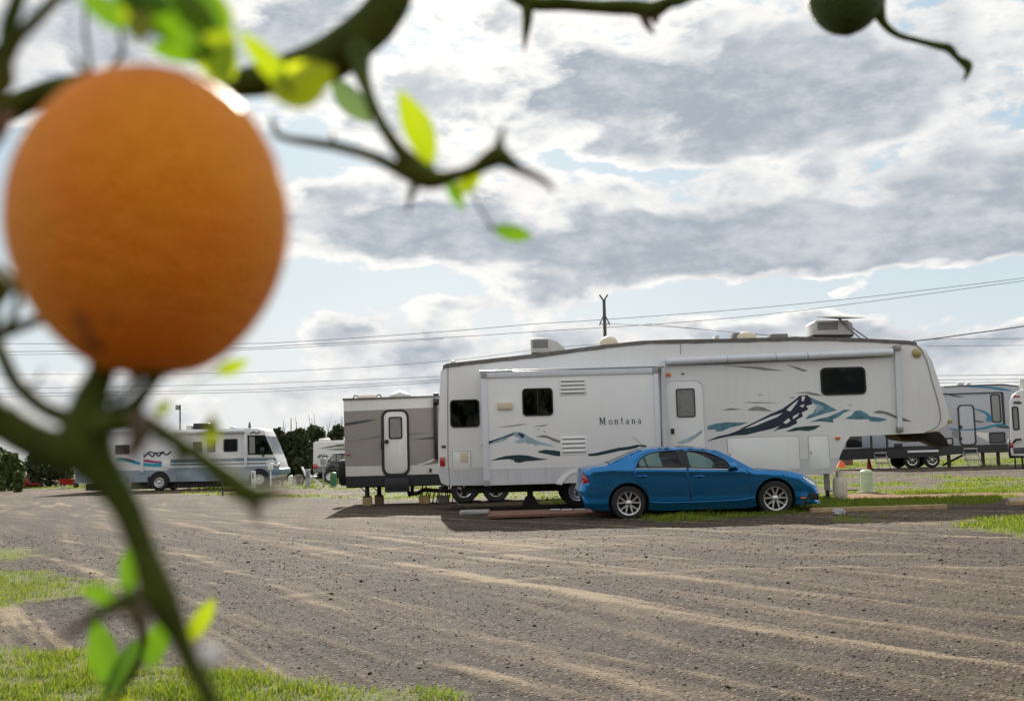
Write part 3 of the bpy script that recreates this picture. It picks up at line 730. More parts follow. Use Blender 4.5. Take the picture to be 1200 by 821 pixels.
# ------------------------------------------------------------------ big white fifth-wheel trailer
def z1(l): return [(500+x/3.156, 360+y/3.156) for x, y in l]      # notes taken on enlarged crops, back to photo pixels
def z2(l): return [(780+x/3.159, 360+y/3.159) for x, y in l]
def z8(l): return [(800+x/3.871, 420+y/3.871) for x, y in l]
def z7(l): return [(540+x/5., 480+y/5.) for x, y in l]
def fifth_wheel():
    Y = 26.0; YS = 25.15; D = 2.44
    base = at(800, 560, Y); root = thing('fifth_wheel_trailer', 'large white fifth wheel trailer with mountain stripes and raised front parked behind the blue sedan', 'camper trailer', (base.x, Y+D/2, 0))
    top = [(513.5, 520), (514.2, 480), (516, 436), (519, 430), (524, 427.5), (560, 423.5), (624, 416.5), (704, 406), (750, 401), (785, 399.6), (850, 398.5), (938, 396.2), (1000, 397.5), (1065, 400.8), (1078, 403.5), (1086, 410), (1092, 422), (1103, 455), (1111, 480), (1113.5, 493), (1109, 500), (1098, 505.5), (1084, 507)]
    bot = [(995, 509), (990.5, 515), (985, 532), (978.5, 552), (974, 555), (951, 555.5), (800, 561), (700, 564.5), (698, 564.5), (560, 568.5), (524, 569), (517, 566), (514, 556)]
    body = MB().prism(P2(top+bot, Y), Y, Y+D, bev=.045, seg=3).build('body', M['rv'], root)
    # membrane edge running along the roof line
    rl = P2([(519, 430), (524, 427.5), (560, 423.5), (624, 416.5), (704, 406), (750, 401), (785, 399.6), (850, 398.5), (938, 396.2), (1000, 397.5), (1065, 400.8), (1074, 402.6)], Y)
    up = [(x, z+.035) for x, z in rl]; dn = [(x, z-.05) for x, z in rl][::-1]
    jag = []
    for k, (x, z) in enumerate(catmull(dn, 6)): jag.append((x, z-.018*random.random()))
    MB().prism(up+jag, Y-.02, Y+D+.02).build('roof_edge', M['roofedge'], root)
    # skirt band, grey lower body
    MB().prism(P2([(514.6, 548), (570, 546.8), (571, 568), (524, 568.6), (517.5, 565.7), (515, 558)], Y), Y-.006, Y+.01).build('lower_skirt', M['rvlow'], root)
    MB().prism(P2([(776, 541), (947, 536.5), (978, 536), (984, 536), (978.7, 551.5), (974, 554.6), (951, 555), (776, 561.5)], Y), Y-.006, Y+.01).build('lower_skirt', M['rvlow'], root)
    # rear corner cap and seams
    MB().tube([(x, Y-.004, z) for x, z in P2([(525, 429), (524.5, 480), (525, 540), (527, 567)], Y)], .012, 6).build('seam', M['seam'], root)
    MB().tube([(x, Y-.006, z) for x, z in [tuple(q) for q in catmull(P2(z2([(925, 137), (948, 160), (968, 205), (985, 270), (1003, 330), (1015, 380), (1017, 415), (1008, 437), (985, 452), (960, 462)]), Y), 5)]], .014, 6).build('seam', M['seam'], root)
    MB().tube([(x, Y-.004, z) for x, z in P2([(797.5, 401), (797.6, 415)], Y)], .01, 6).build('seam', M['seam'], root)
    # slide-out
    sl = thing_part = None
    x0, z0, x1, z1_ = prect(566, 434, 773, 566, YS)
    so = MB().box(x0, YS, z0, x1, Y-.002, z1_, .015).build('slide_out', M['rvslide'], root)
    t = MB()
    fw = .115
    t.box(x0-.01, YS-.03, z1_-fw, x1+.01, YS+.006, z1_+.02, .008); t.build('slide_frame', M['rvtrim'], so)
    t = MB(); t.box(x0-.01, YS-.028, z0, x0+.12, YS+.006, z1_-fw-.002, .008); t.build('slide_frame', M['rvtrim'], so)
    t = MB(); t.box(x1-.1, YS-.028, z0, x1+.01, YS+.006, z1_-fw-.002, .008); t.build('slide_frame', M['rvtrim'], so)
    for (a, b) in ((x0-.012, z1_-.125), (x1-.115, z1_-.125), (x0-.012, z0-.005)): MB().box(a, YS-.036, b, a+.13, YS-.02, b+.13, .006).build('corner_cover', M['seam'], so)
    b_ = xz(600, 549, YS)[1]
    MB().box(x0+.12, YS-.008, b_-.012, x1-.1, YS+.002, b_+.012, .003).build('trim_strip', M['rvlow'], so)
    MB().box(x0+.12, YS-.005, z0+.01, x1-.1, YS+.002, b_-.012).build('lower_skirt', M['rvlow'], so)
    MB().box(x0-.05, YS-.05, z1_+.03, x1+.2, Y, z1_+.055, .006).build('slide_awning', M['rvtrim'], so)
    wf = window(so, (612, 454.5, 648, 487), YS, .09, .03, mull=True, curtain=[[(.06, .94), (.06, .7), (.3, .86), (.44, .94)], [(.56, .08), (.62, .5), (.70, .62), (.78, .3), (.84, .08)], [(.68, .62), (.72, .80), (.76, .62)]])
    window(root, (527.5, 468, 562, 500.5), Y, .09, .03, mull=False, curtain=[[(.06, .08), (.06, .55), (.28, .34), (.40, .08)], [(.52, .08), (.6, .45), (.74, .38), (.93, .5), (.93, .08)], [(.1, .94), (.3, .8), (.5, .94)]])
    def vent(px):
        a0, c0, a1, c1 = prect(*px, YS); v = MB().box(a0, YS-.01, c0, a1, YS+.002, c1, .004).build('wall_vent', M['rvslide'], so)
        for k in range(4):
            zz = c0+(c1-c0)*(.14+.24*k); s_ = MB()
            s_.add([(a0+.04, YS-.012, zz), (a1-.04, YS-.012, zz), (a1-.04, YS-.032, zz+.02), (a0+.04, YS-.032, zz+.02), (a0+.04, YS-.012, zz+.055), (a1-.04, YS-.012, zz+.055)], [(0, 1, 2, 3), (3, 2, 5, 4), (0, 3, 4), (1, 5, 2)])
            s_.build('louvre', M['rvslide'], v)
            MB().box(a0+.04, YS-.0125, zz-.018, a1-.04, YS-.0095, zz-.002).build('louvre_gap', M['acgrille'], v)
    vent((655.5, 444, 687, 463)); vent((657, 511, 688, 532.5))
    a0, c0, a1, c1 = prect(582.5, 471, 600.5, 479.5, YS); MB().box(a0, YS-.06, c0, a1, YS+.002, c1, .015).build('porch_light', M['cream'], so)
    # lettering with slab serifs
    def letter_word():
        # each letter: strokes in a 1 x 1 cell; (x0,z0,x1,z1,width)
        S = {'M': ([(.12, 0, .12, 1, .13), (.88, 0, .88, 1, .2), (.14, 1, .5, .15, .19), (.5, .15, .84, 1, .1), (-.02, .03, .3, .03, .07), (.68, .03, 1.08, .03, .07), (-.06, .98, .22, .98, .07), (.78, .98, 1.08, .98, .07)], 1.15, 1),
             'o': ('ring', .62, .64), 'n': ([(.16, 0, .16, .62, .16), (.16, .5, .34, .62, .1), (.34, .62, .5, .56, .1), (.54, 0, .54, .54, .16), (.0, .03, .32, .03, .06), (.4, .03, .7, .03, .06), (.02, .62, .16, .62, .06)], .68, 1),
             't': ([(.24, .08, .24, .9, .16), (.02, .6, .46, .6, .07), (.24, .06, .44, .06, .1)], .46, 1),
             'a': ([(.46, 0, .46, .5, .16), (.1, .6, .4, .62, .09), (.4, .62, .46, .5, .1), (.08, .16, .1, .32, .12), (.1, .34, .44, .38, .08), (.1, .08, .3, .02, .09), (.3, .02, .44, .12, .08), (.42, .03, .62, .03, .07)], .6, 1)}
        xA = xz(702.5, 493, YS)[0]; zb = xz(728, 496.8, YS)[1]; H = .165; cx = 0; k = 0
        adv = {'M': 1.55, 'o': 1.0, 'n': 1.06, 't': .85, 'a': 1.02}
        tot = sum(adv[c_] for c_ in 'Montana'); W_ = xz(754, 490, YS)[0]-xA; sc = W_/tot
        for c_ in 'Montana':
            g = S[c_]; X0 = xA+cx*sc; mb = MB()
            if g[0] == 'ring':
                n = 20; o_ = [(X0+sc*(.36+.34*math.cos(6.283*i/n)), zb+H*(.31+.33*math.sin(6.283*i/n))) for i in range(n)]
                i_ = [(X0+sc*(.36+.20*math.cos(6.283*i/n)), zb+H*(.31+.25*math.sin(6.283*i/n))) for i in range(n)]
                mb.ring(o_, i_, YS-.0045, YS-.001)
            else:
                for si, (a, b, c2, d2, w_) in enumerate(g[0]):
                    p = Vector((X0+a*sc, zb+b*H)); q = Vector((X0+c2*sc, zb+d2*H)); d_ = (q-p)
                    nr = Vector((-d_.y, d_.x)).normalized()*(w_*sc*.5)
                    P = [tuple(p+nr), tuple(p-nr), tuple(q-nr), tuple(q+nr)]
                    mb.prism(P, YS-.0045-.0004*si, YS-.001)
            cx += adv[c_]
            mb.build('letter', M['greendk'], so, smooth=False)
    letter_word()
    # mountain decals on the slide
    dk = lambda pts, m, YY=YS, p=so, **k: decal(p, pts, YY, M[m] if 0 else m, **k)
    dk(z7([(102, 218), (135, 198), (165, 184), (200, 172), (250, 152), (285, 140), (315, 128), (345, 128), (372, 138), (402, 158), (440, 178), (500, 196), (552, 214), (520, 212), (470, 204), (430, 209), (425, 196), (392, 200), (380, 188), (350, 196), (310, 190), (330, 176), (352, 172), (318, 156), (300, 146), (262, 176), (225, 188), (180, 200), (140, 214)]), 'paleblue', smooth=False)
    dk(z7([(135, 205), (150, 190), (172, 182), (166, 200), (150, 206)]), 'navy', off=.0045)
    dk(z7([(330, 140), (350, 136), (372, 148), (365, 165), (352, 158), (345, 150)]), 'navy', off=.0045)
    dk(z7([(160, 186), (200, 174), (260, 156), (300, 140), (320, 132), (300, 150), (250, 165), (200, 182), (170, 196)]), 'navy', off=.0045, smooth=False)
    dk(z7([(175, 298), (215, 282), (260, 270), (300, 266), (345, 263), (400, 268), (430, 276), (470, 284), (515, 287), (470, 294), (420, 298), (375, 302), (345, 310), (315, 306), (310, 294), (280, 288), (230, 292)]), 'tealdk', smooth=False)
    dk(z7([(450, 243), (490, 233), (540, 236), (582, 243), (582, 272), (550, 268), (500, 258), (462, 252)]), 'tealdk', smooth=False)
    dk(z7([(746, 258), (800, 250), (860, 236), (920, 222), (990, 214), (1030, 204), (1068, 206), (1030, 222), (990, 232), (930, 240), (870, 254), (800, 268), (748, 271)]), 'tealdk', smooth=False)
    dk(z7([(440, 158), (475, 148), (505, 150), (540, 165), (582, 180), (582, 193), (545, 184), (505, 164), (470, 160)]), 'mgrey', smooth=False)
    for l in ([(205, 102), (260, 96), (340, 84), (395, 80), (340, 92), (270, 100)], [(420, 98), (470, 90), (515, 84), (480, 96)], [(445, 112), (465, 112), (455, 118)], [(485, 122), (500, 130), (490, 132)]): dk(z7(l), 'greydec', name='decal', smooth=False)
    # decals on the main wall
    wk = lambda pts, m, **k: decal(root, z8(pts), Y, m, **k)
    wk([(112, 372), (160, 352), (215, 340), (270, 318), (330, 290), (380, 268), (440, 236), (470, 215), (505, 190), (530, 168), (565, 164), (580, 180), (590, 205), (560, 215), (570, 230), (540, 245), (545, 262), (515, 278), (520, 292), (480, 312), (430, 322), (410, 332), (440, 305), (405, 318), (350, 330), (290, 345), (235, 348), (180, 358)], 'navy', smooth=False)
    wk([(255, 320), (300, 300), (350, 275), (400, 250), (450, 228), (470, 222), (430, 252), (380, 272), (330, 298), (290, 312)], 'navy', off=.0018, smooth=False)
    for l in ([(280, 318), (340, 288), (400, 262), (455, 245), (430, 264), (380, 284), (330, 305)], [(470, 232), (500, 205), (525, 185), (515, 205), (500, 225), (488, 240)], [(500, 262), (530, 245), (520, 262), (500, 274)], [(455, 290), (480, 270), (490, 280), (470, 296)], [(540, 172), (556, 170), (550, 190), (540, 195)], [(530, 214), (552, 206), (546, 222)]): wk(l, 'rv', off=.0045, smooth=False, name='decal')
    wk([(112, 374), (160, 355), (225, 344), (290, 322), (340, 302), (380, 290), (370, 310), (330, 328), (280, 344), (215, 350), (160, 362)], 'tealdk', off=.0048, smooth=False)
    wk([(575, 172), (600, 185), (640, 200), (672, 218), (700, 234), (660, 244), (620, 256), (590, 266), (556, 276), (570, 258), (592, 246), (600, 232), (610, 215), (592, 200)], 'steelblue', smooth=False)
    wk([(600, 205), (628, 212), (640, 228), (615, 240), (600, 252), (606, 230)], 'paleblue', off=.0045)
    wk([(575, 288), (620, 272), (660, 264), (700, 246), (735, 230), (762, 232), (730, 246), (712, 262), (680, 276), (685, 290), (650, 286), (620, 284)], 'steelblue', smooth=False)
    wk([(735, 272), (765, 258), (780, 238), (805, 234), (835, 248), (850, 262), (900, 268), (930, 276), (895, 286), (850, 284), (840, 274), (790, 276)], 'steelblue', smooth=False)
    wk([(860, 244), (890, 234), (930, 242), (975, 262), (1010, 272), (1040, 286), (1000, 284), (960, 268), (915, 250), (885, 248)], 'mgrey', smooth=False)
    wk([(112, 306), (150, 294), (200, 288), (255, 290), (298, 288), (262, 302), (215, 312), (180, 328), (150, 330), (150, 320), (112, 322)], 'steelblue', smooth=False)
    wk([(468, 330), (510, 312), (560, 306), (628, 302), (600, 320), (570, 328), (530, 325), (495, 330)], 'green', smooth=False)
    for l in ([(270, 198), (330, 196), (440, 200), (330, 202)], [(340, 162), (370, 165), (345, 168)], [(175, 234), (215, 224), (275, 230), (220, 234)], [(290, 232), (330, 216), (365, 220), (410, 240), (350, 236), (310, 236)], [(505, 156), (570, 150), (615, 160), (640, 170), (590, 166), (560, 158)], [(480, 176), (510, 174), (500, 180)], [(745, 210), (775, 208), (760, 213)],
              [(180, 30), (250, 34), (340, 36), (465, 56), (380, 54), (300, 44)], [(470, 28), (510, 36), (568, 54), (550, 60), (510, 46)]): wk(l, 'greydec', smooth=False, name='decal')
    # entry door
    a0, c0, a1, c1 = prect(781.5, 446, 825.5, 553, Y)
    dfr = MB().ring(rrect(a0-.03, c0-.03, a1+.03, c1+.03, .22), rrect(a0, c0, a1, c1, .2), Y-.02, Y+.003).build('door_frame', M['rvtrim'], root)
    door = MB().prism(rrect(a0+.004, c0+.004, a1-.004, c1-.004, .2), Y-.014, Y+.003, bev=.003).build('entry_door', M['rvslide'], root)
    window(door, (792.5, 455, 814.5, 488.5), Y-.014, .05, .022, 'winmid', name='door_window')
    hx, hz_ = xz(788, 505, Y); MB().box(hx-.04, Y-.05, hz_-.06, hx+.04, Y-.013, hz_+.06, .008).build('door_handle', M['blackrub'], door)
    MB().prism(P2(z2([(42, 500), (80, 484), (110, 470), (136, 450), (134, 464), (112, 482), (84, 500), (60, 505)]), Y), Y-.0172, Y-.0138).build('decal', M['paleblue'], door)
    # second door pillar: awning support arm at the rear
    arm = MB(); p0, p1 = xz(776.3, 423, Y), xz(778.6, 524, Y)
    arm.prism([(p0[0]-.05, p0[1]), (p0[0]+.05, p0[1]), (p1[0]+.05, p1[1]), (p1[0]-.05, p1[1])], Y-.09, Y-.03); arm.build('awning_arm', M['rvtrim'], root)
    p0, p1 = xz(1050, 410, Y), xz(1053.5, 503.5, Y)
    arm = MB().prism([(p0[0]-.055, p0[1]), (p0[0]+.055, p0[1]), (p1[0]+.05, p1[1]), (p1[0]-.05, p1[1])], Y-.1, Y-.03).build('awning_arm', M['rvtrim'], root)
    MB().box(p1[0]-.07, Y-.11, p1[1]-.05, p1[0]+.07, Y-.001, p1[1]+.07, .01).build('bracket', M['steel'], arm)
    MB().box(p0[0]-.08, Y-.16, p0[1]-.02, p0[0]+.08, Y-.001, p0[1]+.1, .015).build('bracket', M['steel'], arm)
    pts = [at(x, y, Y-.11) for x, y in ((780.5, 423.5), (860, 420), (940, 417), (1046, 412.5))]
    aw = MB().tube(pts, .082, 16).build('awning_roll', M['rvtrim'], root)
    for q in (852, 909, 946): MB().tube([at(q-.6, 420.1-(q-860)*.038, Y-.11), at(q+.6, 420-(q-860)*.038, Y-.11)], .087, 16).build('strap', M['paleblue'], aw)
    MB().prism(P2([(781, 426), (1046, 415), (1046, 417.5), (990, 421), (900, 424), (850, 427), (781, 428)], Y), Y-.012, Y+.003).build('awning_rail', M['seam'], root)
    # windows and compartments of the raised front
    window(root, (961.5, 430, 1014.5, 462.5), Y, .12, .04)
    panel(root, (853, 512, 936.5, 551), Y, 'rv', .05); panel(root, (948, 510.5, 971.5, 549.5), Y, 'rv', .05)
    panel(root, (530.5, 529, 551.5, 550.5), Y, 'rv', .03, latch=False, name='water_hatch')
    a0, c0, a1, c1 = prect(539, 529.5, 548.5, 541.5, Y); MB().box(a0, Y-.02, c0, a1, Y-.008, c1, .003).build('hatch_plate', M['cream'], root)
    # lamps and little marks
    for px, m, nm in (((978.7, 511.5, 984.2, 514.8), 'orangelens', 'marker_light'), ((780.5, 437, 786, 441), 'orangelens', 'marker_light'), ((515.4, 535.5, 521.5, 546), 'redlens', 'tail_light')):
        a0, c0, a1, c1 = prect(*px, Y); MB().box(a0, Y-.035, c0, a1, Y+.005, c1, .01).build(nm, M[m], root)
    a0, c0, a1, c1 = prect(798, 437.2, 802, 438.7, Y); MB().box(a0, Y-.012, c0, a1, Y+.002, c1).build('badge', M['dkgrey'], root)
    a0, c0, a1, c1 = prect(517.5, 521.5, 522.5, 524.8, Y); MB().box(a0, Y-.012, c0, a1, Y+.002, c1).build('badge', M['dkgrey'], root)
    c = at(1074.3, 413.5, Y-.01); MB().lathe([(0, -.07), (.06, -.065), (.1, -.04), (.115, 0), (.115, .03)], c, 'y', 24).build('porch_light', M['yellowlens'], root)
    c = at(1111.5, 493, Y+.1); MB().lathe([(0, -.14), (.05, -.12), (.07, -.05), (.07, .05)], c, 'y', 16).build('clearance_light', M['yellowlens'], root)
    # hoses by the door arm
    MB().tube([at(771.5, 497, Y-.05), at(772.5, 508, Y-.09), at(774.5, 520, Y-.05), at(774, 535, Y-.05)], .02, 6).build('cable', M['blackrub'], root)
    # roof fittings
    zr = lambda px: None
    def ac(px0, px1, pyt, pyb, sloped):
        yc = Y+1.2
        a = at(px0, pyb, yc); b = at(px1, pyb, yc); tz = at(px0, pyt, yc).z
        b_ = at(px1, pyb, yc)
        if sloped:
            prof = [(a.x, a.z-.03), (a.x-.01, tz-.02), (a.x+.12, tz), (a.x+.42, tz-.01), (a.x+.62, tz-.09), (b_.x-.02, b_.z+.09), (b_.x, b_.z-.03)]
        else:
            prof = [(a.x, a.z-.02), (a.x+.01, tz-.06), (a.x+.1, tz), (b_.x-.14, tz-.01), (b_.x-.02, tz-.10), (b_.x, b_.z-.02)]
        o = MB().prism(prof, yc-.36, yc+.36, bev=.03).build('air_conditioner', M['acw'], root)
        gx0 = a.x+(.03 if sloped else .12); gx1 = gx0+(.38 if sloped else .5); g = MB()
        for k in range(4):
            zz = a.z+.09+(tz-a.z-.16)*k/3.6; g.box(gx0, yc-.366, zz, gx1, yc-.355, zz+.035)
        g.build('grille', M['acgrille'], o)
        MB().box(a.x+.02, yc-.34, a.z-.09, b_.x-.02, yc+.34, a.z-.02).build('gasket', M['blackrub'], o)
        return o
    ac(622.5, 662.5, 397.5, 413.5, True); ac(948, 996, 377.5, 393, False)
    def dome(px, py, r, h, m, nm, yy=Y+1.0):
        c = at(px, py, yy); MB().lathe([(r, -.25), (r, 0), (r*.93, h*.45), (r*.7, h*.8), (r*.35, h*.97), (0, h)], c, 'z', 24).build(nm, M[m], root)
    dome(713.5, 405.5, .24, .24, 'cream', 'satellite_dome'); dome(874, 397.5, .27, .18, 'cream', 'vent_cap', Y+.8)
    for px0, px1, pt, pb, m in ((857.5, 867.5, 390.5, 396, 'mgrey'), (901, 921, 391.5, 395.5, 'mgrey'), (837, 841, 393, 399, 'acw')):
        a = at(px0, pb, Y+.9); b = at(px1, pt, Y+.9); MB().box(a.x, Y+.7, a.z-.12, b.x, Y+1.1, b.z, .02).build('roof_vent', M[m], root)
    for px, pt, pb in ((531, 422.5, 427), (560, 422, 425)): a = at(px, pb, Y+.9); MB().box(a.x-.05, Y+.85, a.z-.1, a.x+.06, Y+.97, at(px, pt, Y+.9).z, .01).build('roof_vent', M['acw'], root)
    an = MB(); pa, pb = at(1018, 397.5, Y+.7), at(982, 372.5, Y+.7); an.tube([pa, pb], .018, 6); an.tube([pa+Vector((-.12, .12, 0)), pb+Vector((.05, .12, -.01))], .016, 6)
    an = an.build('tv_antenna', M['steel'], root); pc = at(984, 372, Y+.75)
    MB().add([pc+Vector(v) for v in ((-.62, -.1, .03), (-.2, -.16, .0), (.62, -.1, -.04), (.2, .2, .0), (-.5, .16, .04), (0, 0, .05), (0, 0, -.04))],
             [(0, 1, 5), (1, 2, 5), (2, 3, 5), (3, 4, 5), (4, 0, 5), (1, 0, 6), (2, 1, 6), (3, 2, 6), (4, 3, 6), (0, 4, 6)]).build('antenna_wing', M['steel'], an)
    # underside: chassis rails, stabiliser, kingpin, legs, wheels
    zb = at(700, 566, Y).z
    ch = MB(); 
    for yy in (Y+.35, Y+D-.5): ch.box(at(540, 570, Y).x, yy, zb-.16, at(940, 560, Y).x, yy+.08, zb-.02)
    for q in (560, 640, 720, 800, 880): X = at(q, 570, Y).x; ch.box(X-.04, Y+.3, zb-.15, X+.04, Y+D-.4, zb-.05)
    ch.box(at(800, 570, Y).x-.7, Y+.6, zb-.3, at(800, 570, Y).x+.2, Y+1.4, zb-.14, .03)
    ch.build('chassis', M['dsteel'], root)
    tk = at(636, 574, Y+.3); MB().box(tk.x-.28, Y+.5, .42, tk.x+.32, Y+1.5, zb-.05, .06).build('holding_tank', M['dsteel'], root)
    st = at(621, 572, Y+.3)
    MB().box(st.x-.07, Y+.25, .22, st.x+.07, Y+.4, zb-.02).box(st.x-.22, Y+.12, 0.06, st.x+.22, Y+.52, .10).prism([(st.x-.2, .1), (st.x+.2, .1), (st.x+.1, .3), (st.x-.1, .3)], Y+.22, Y+.42).build('stabiliser_jack', M['dsteel'], root)
    for q in (677, 741):
        c = at(q, 575, Y+.15); wheel(root, (c.x, Y+.28, .385), .385, .24, .56, 0, rimm='alloy')
        f = MB(); c0 = (c.x, .42); n = 14; rr0, rr1 = .43, .50
        th = lambda k: .35+(math.pi-.7)*k/n
        pts = [(c0[0]+rr1*math.cos(th(k))*1.15, c0[1]+rr1*math.sin(th(k))) for k in range(n+1)]+[(c0[0]+rr0*math.cos(th(k)), c0[1]+rr0*math.sin(th(k))) for k in range(n, -1, -1)]
        f.prism(pts, YS-.025 if q < 700 else Y-.04, Y+.06, bev=.01).build('wheel_arch', M['rvslide'], root)
        wheel(root, (c.x, Y+D-.28, .385), .385, .24, .56, 0, rimm='alloy', side=1)
    for q in (677, 741): MB().tube([(at(q, 575, Y).x, Y+.3, .385), (at(q, 575, Y).x, Y+D-.3, .385)], .05, 8).build('axle', M['dsteel'], root)
    # front underside: king pin box
    kp = P2([(1056, 507), (1096, 505.6), (1102, 511), (1105, 518), (1109, 523), (1096, 523), (1082, 517), (1066, 512)], Y+1.2)
    MB().prism(kp, Y+.95, Y+1.5, bev=.02).build('king_pin_box', M['pin'], root)
    MB().prism(P2([(1054, 507.5), (1090, 507), (1094, 513), (1080, 517), (1062, 514)], Y+.5), Y+.8, Y+1.7).build('pin_mount', M['pin'], root)
    for yy in (Y+.35, Y+D-.4):
        q = at(968.7, 560, yy); lg = MB().box(q.x-.055, yy-.055, .24, q.x+.055, yy+.055, at(968, 553, yy).z+.1).build('landing_leg', M['steel'], root)
        MB().box(q.x-.04, yy-.04, .06, q.x+.04, yy+.04, .26).build('inner_leg', M['dsteel'], lg); MB().box(q.x-.14, yy-.14, .0, q.x+.14, yy+.14, .06, .01).build('foot', M['dsteel'], lg)
    q0, q1 = at(970, 575, Y+.2), at(1006, 574, Y+.2); MB().tube([q0, q1], .012, 6).build('brace', M['dsteel'], root)
    # rear bumper tube and power cord
    MB().box(at(516, 570, Y).x-.06, Y+.3, zb-.1, at(516, 570, Y).x+.06, Y+D-.3, zb+.02, .02).build('rear_bumper', M['dsteel'], root)
    pts = [(526, 568), (529, 576), (534, 586), (541, 593), (549, 598)]
    P = [tuple(at(a, b, Y-.25+(-.5 if i > 2 else 0))) for i, (a, b) in enumerate(pts)]; P[-1] = tuple(gnd(549, 599)+Vector((0, 0, .03)))
    MB().tube(catmull(P, 6), .018, 6).build('power_cord', M['blackrub'], root)
    return root
fifth_wheel()
# ------------------------------------------------------------------ blue sedan, local axes: x forward (0 rear .. L), y left(+)/right(-), z up; camera sees the y<0 side
def blue_sedan():
    K = 227.
    c = lambda X, Y_: ((X-68)/K, (402-(X-292)*.0355-Y_)/K)
    L_ = (1150-68)/K; XC = L_/2
    root = thing('parked_car', 'metallic blue four-door sedan parked in front of the white fifth wheel trailer', 'car', local=True)
    p = at(823, 560, 21.35); root.location = (p.x-XC, 21.35+.92, hz(p.x-1.4, 21.4)-.045); root.rotation_euler = (0, R(-.35), R(-1.2))
    # rotate about own centre: keep simple, tiny yaw
    WR = .332; xr, xf = c(292, 0)[0], c(926, 0)[0]
    top = [c(68, 300), c(66, 275), c(72, 255), c(76, 240), c(78, 205), c(84, 180), c(92, 171), (c(140, 163)), c(195, 156), c(250, 135), c(300, 112), c(345, 93), c(375, 84), c(430, 78), c(520, 75.5), c(600, 78), c(650, 84), c(690, 94), c(740, 118), c(790, 146), c(835, 170), c(880, 172), c(930, 176), c(1000, 181), c(1050, 190), c(1085, 202), c(1110, 215), c(1128, 232), c(1142, 262), c(1148, 285), c(1147, 310), c(1143, 324)]
    top = [tuple(q) for q in catmull(top, 3)]
    zsill = .17
    arch = lambda xc, r, n=16: [(xc+r*math.cos(math.pi*k/n+0), .335+r*math.sin(math.pi*k/n)) for k in range(n+1)]
    ra = .385
    def arch_pts(xc):     # from front edge of the arch round to the rear edge, cut at the sill height
        a0 = math.asin((.335-.20)/ra); 
        return [(xc+ra*math.cos(a), .335+ra*math.sin(a)) for a in np.linspace(-a0, math.pi+a0, 22)]
    bottom = [(L_-.06, .20), (xf+.55, .175)]+arch_pts(xf)+[(xf-.5, zsill), (xr+.55, zsill)]+arch_pts(xr)+[(xr-.48, .20), (.16, .25)]
    def W0(x):            # plan half width
        t = abs(x-XC*.98)/(L_*.5)
        return .905*(1-.30*max(0, t-.42)**2.2/(.58**2.2)*1.15) if t > .42 else .905
    def belt(x): return .99-.045*(x-1.0) if x < 3.3 else .885
    # crown: how far the side edge sits inside the centreline silhouette
    topx = [q[0] for q in top]
    def crown(q, i):
        x, z = q
        if z < .62: return .0
        if x < .06: return .01
        return .045
    def off_poly():       # side-edge polyline: centreline silhouette pulled inward
        out = []
        for i, q in enumerate(top):
            a = top[max(i-1, 0)]; b = top[min(i+1, len(top)-1)]
            d = Vector((b[0]-a[0], b[1]-a[1])).normalized(); n = Vector((d.y, -d.x))
            k = .045
            if q[0] < .25 or q[0] > L_-.35: k = .085
            out.append((q[0]+n.x*k, q[1]+n.y*k))
        return out
    edge = off_poly()
    outline = edge+bottom
    E = np.array(edge)
    def S(x, z):
        y = W0(x); b = belt(x)
        if z > b: y -= .32*(z-b)+.42*(z-b)**2
        if z < b:
            u = (b-z)/(b-.17); y -= .035*(u**2.2)+.012*math.exp(-((u-.06)/.05)**2)*-1
            y += .010*math.exp(-((z-.33)/.05)**2)
        # soft shoulder towards the upper outline
        d = float(np.min(np.hypot(E[:, 0]-x, E[:, 1]-z)))
        if d < .09: y -= .055*(1-d/.09)**2
        return -y
    # --- window openings (side view)
    W1 = [c(332, 168), c(340, 150), c(362, 128), c(400, 110), c(450, 103), c(505, 101), c(512, 130), c(522, 173), c(430, 175), c(336, 175)]
    W2 = [c(552, 101), c(600, 101), c(650, 110), c(690, 126), c(724, 147), c(728, 178), c(640, 177), c(568, 175)]
    D1 = [c(318, 178), c(325, 150), c(350, 122), c(395, 100), c(450, 93), c(532, 90), c(548, 130), (c(550, 200)), c(556, 330), (c(400, 345)[0], .21), c(388, 325), c(375, 280), c(352, 250), c(325, 228)]
    D2 = [c(536, 90), c(600, 92), c(660, 101), c(705, 122), c(760, 155), c(806, 182), c(818, 200), c(822, 300), (c(818, 330)), (c(556, 350)[0]+.01, .20), c(560, 330), c(554, 200), c(552, 130)]
    TL = [c(76, 184), c(92, 188), c(110, 210), c(127, 238), c(104, 244), c(74, 250)]
    HL = [c(1052, 212), c(1090, 213), c(1110, 222), c(1130, 240), c(1134, 254), c(1112, 250), c(1085, 240), c(1066, 226)]
    FG = [c(1072, 284), c(1112, 282), c(1140, 292), c(1132, 312), c(1100, 318), c(1082, 308)]
    def ins(pt, poly):
        x, y = pt; r = False
        for i in range(len(poly)):
            (x1, y1), (x2, y2) = poly[i], poly[(i+1) % len(poly)]
            if (y1 > y) != (y2 > y) and x < x1+(y-y1)/(y2-y1)*(x2-x1): r = not r
        return r
    sm = lambda P, n=3: [tuple(q) for q in catmull(P+[P[0]], n)[:-1]]
    W1s, W2s = sm(W1, 3), sm(W2, 3)
    loops = {'out': outline, 'w1': W1s, 'w2': W2s, 'd1': D1, 'd2': D2, 'tl': TL, 'hl': HL, 'fg': FG}
    V = []; Ed = []
    for P in loops.values():
        o = len(V); V += [Vector(q) for q in P]; Ed += [(o+i, o+(i+1) % len(P)) for i in range(len(P))]
    gx = np.arange(.03, L_, .045); gz = np.arange(.19, 1.45, .045)
    for x in gx:
        for z in gz:
            if ins((x, z), outline): V.append(Vector((x, z)))
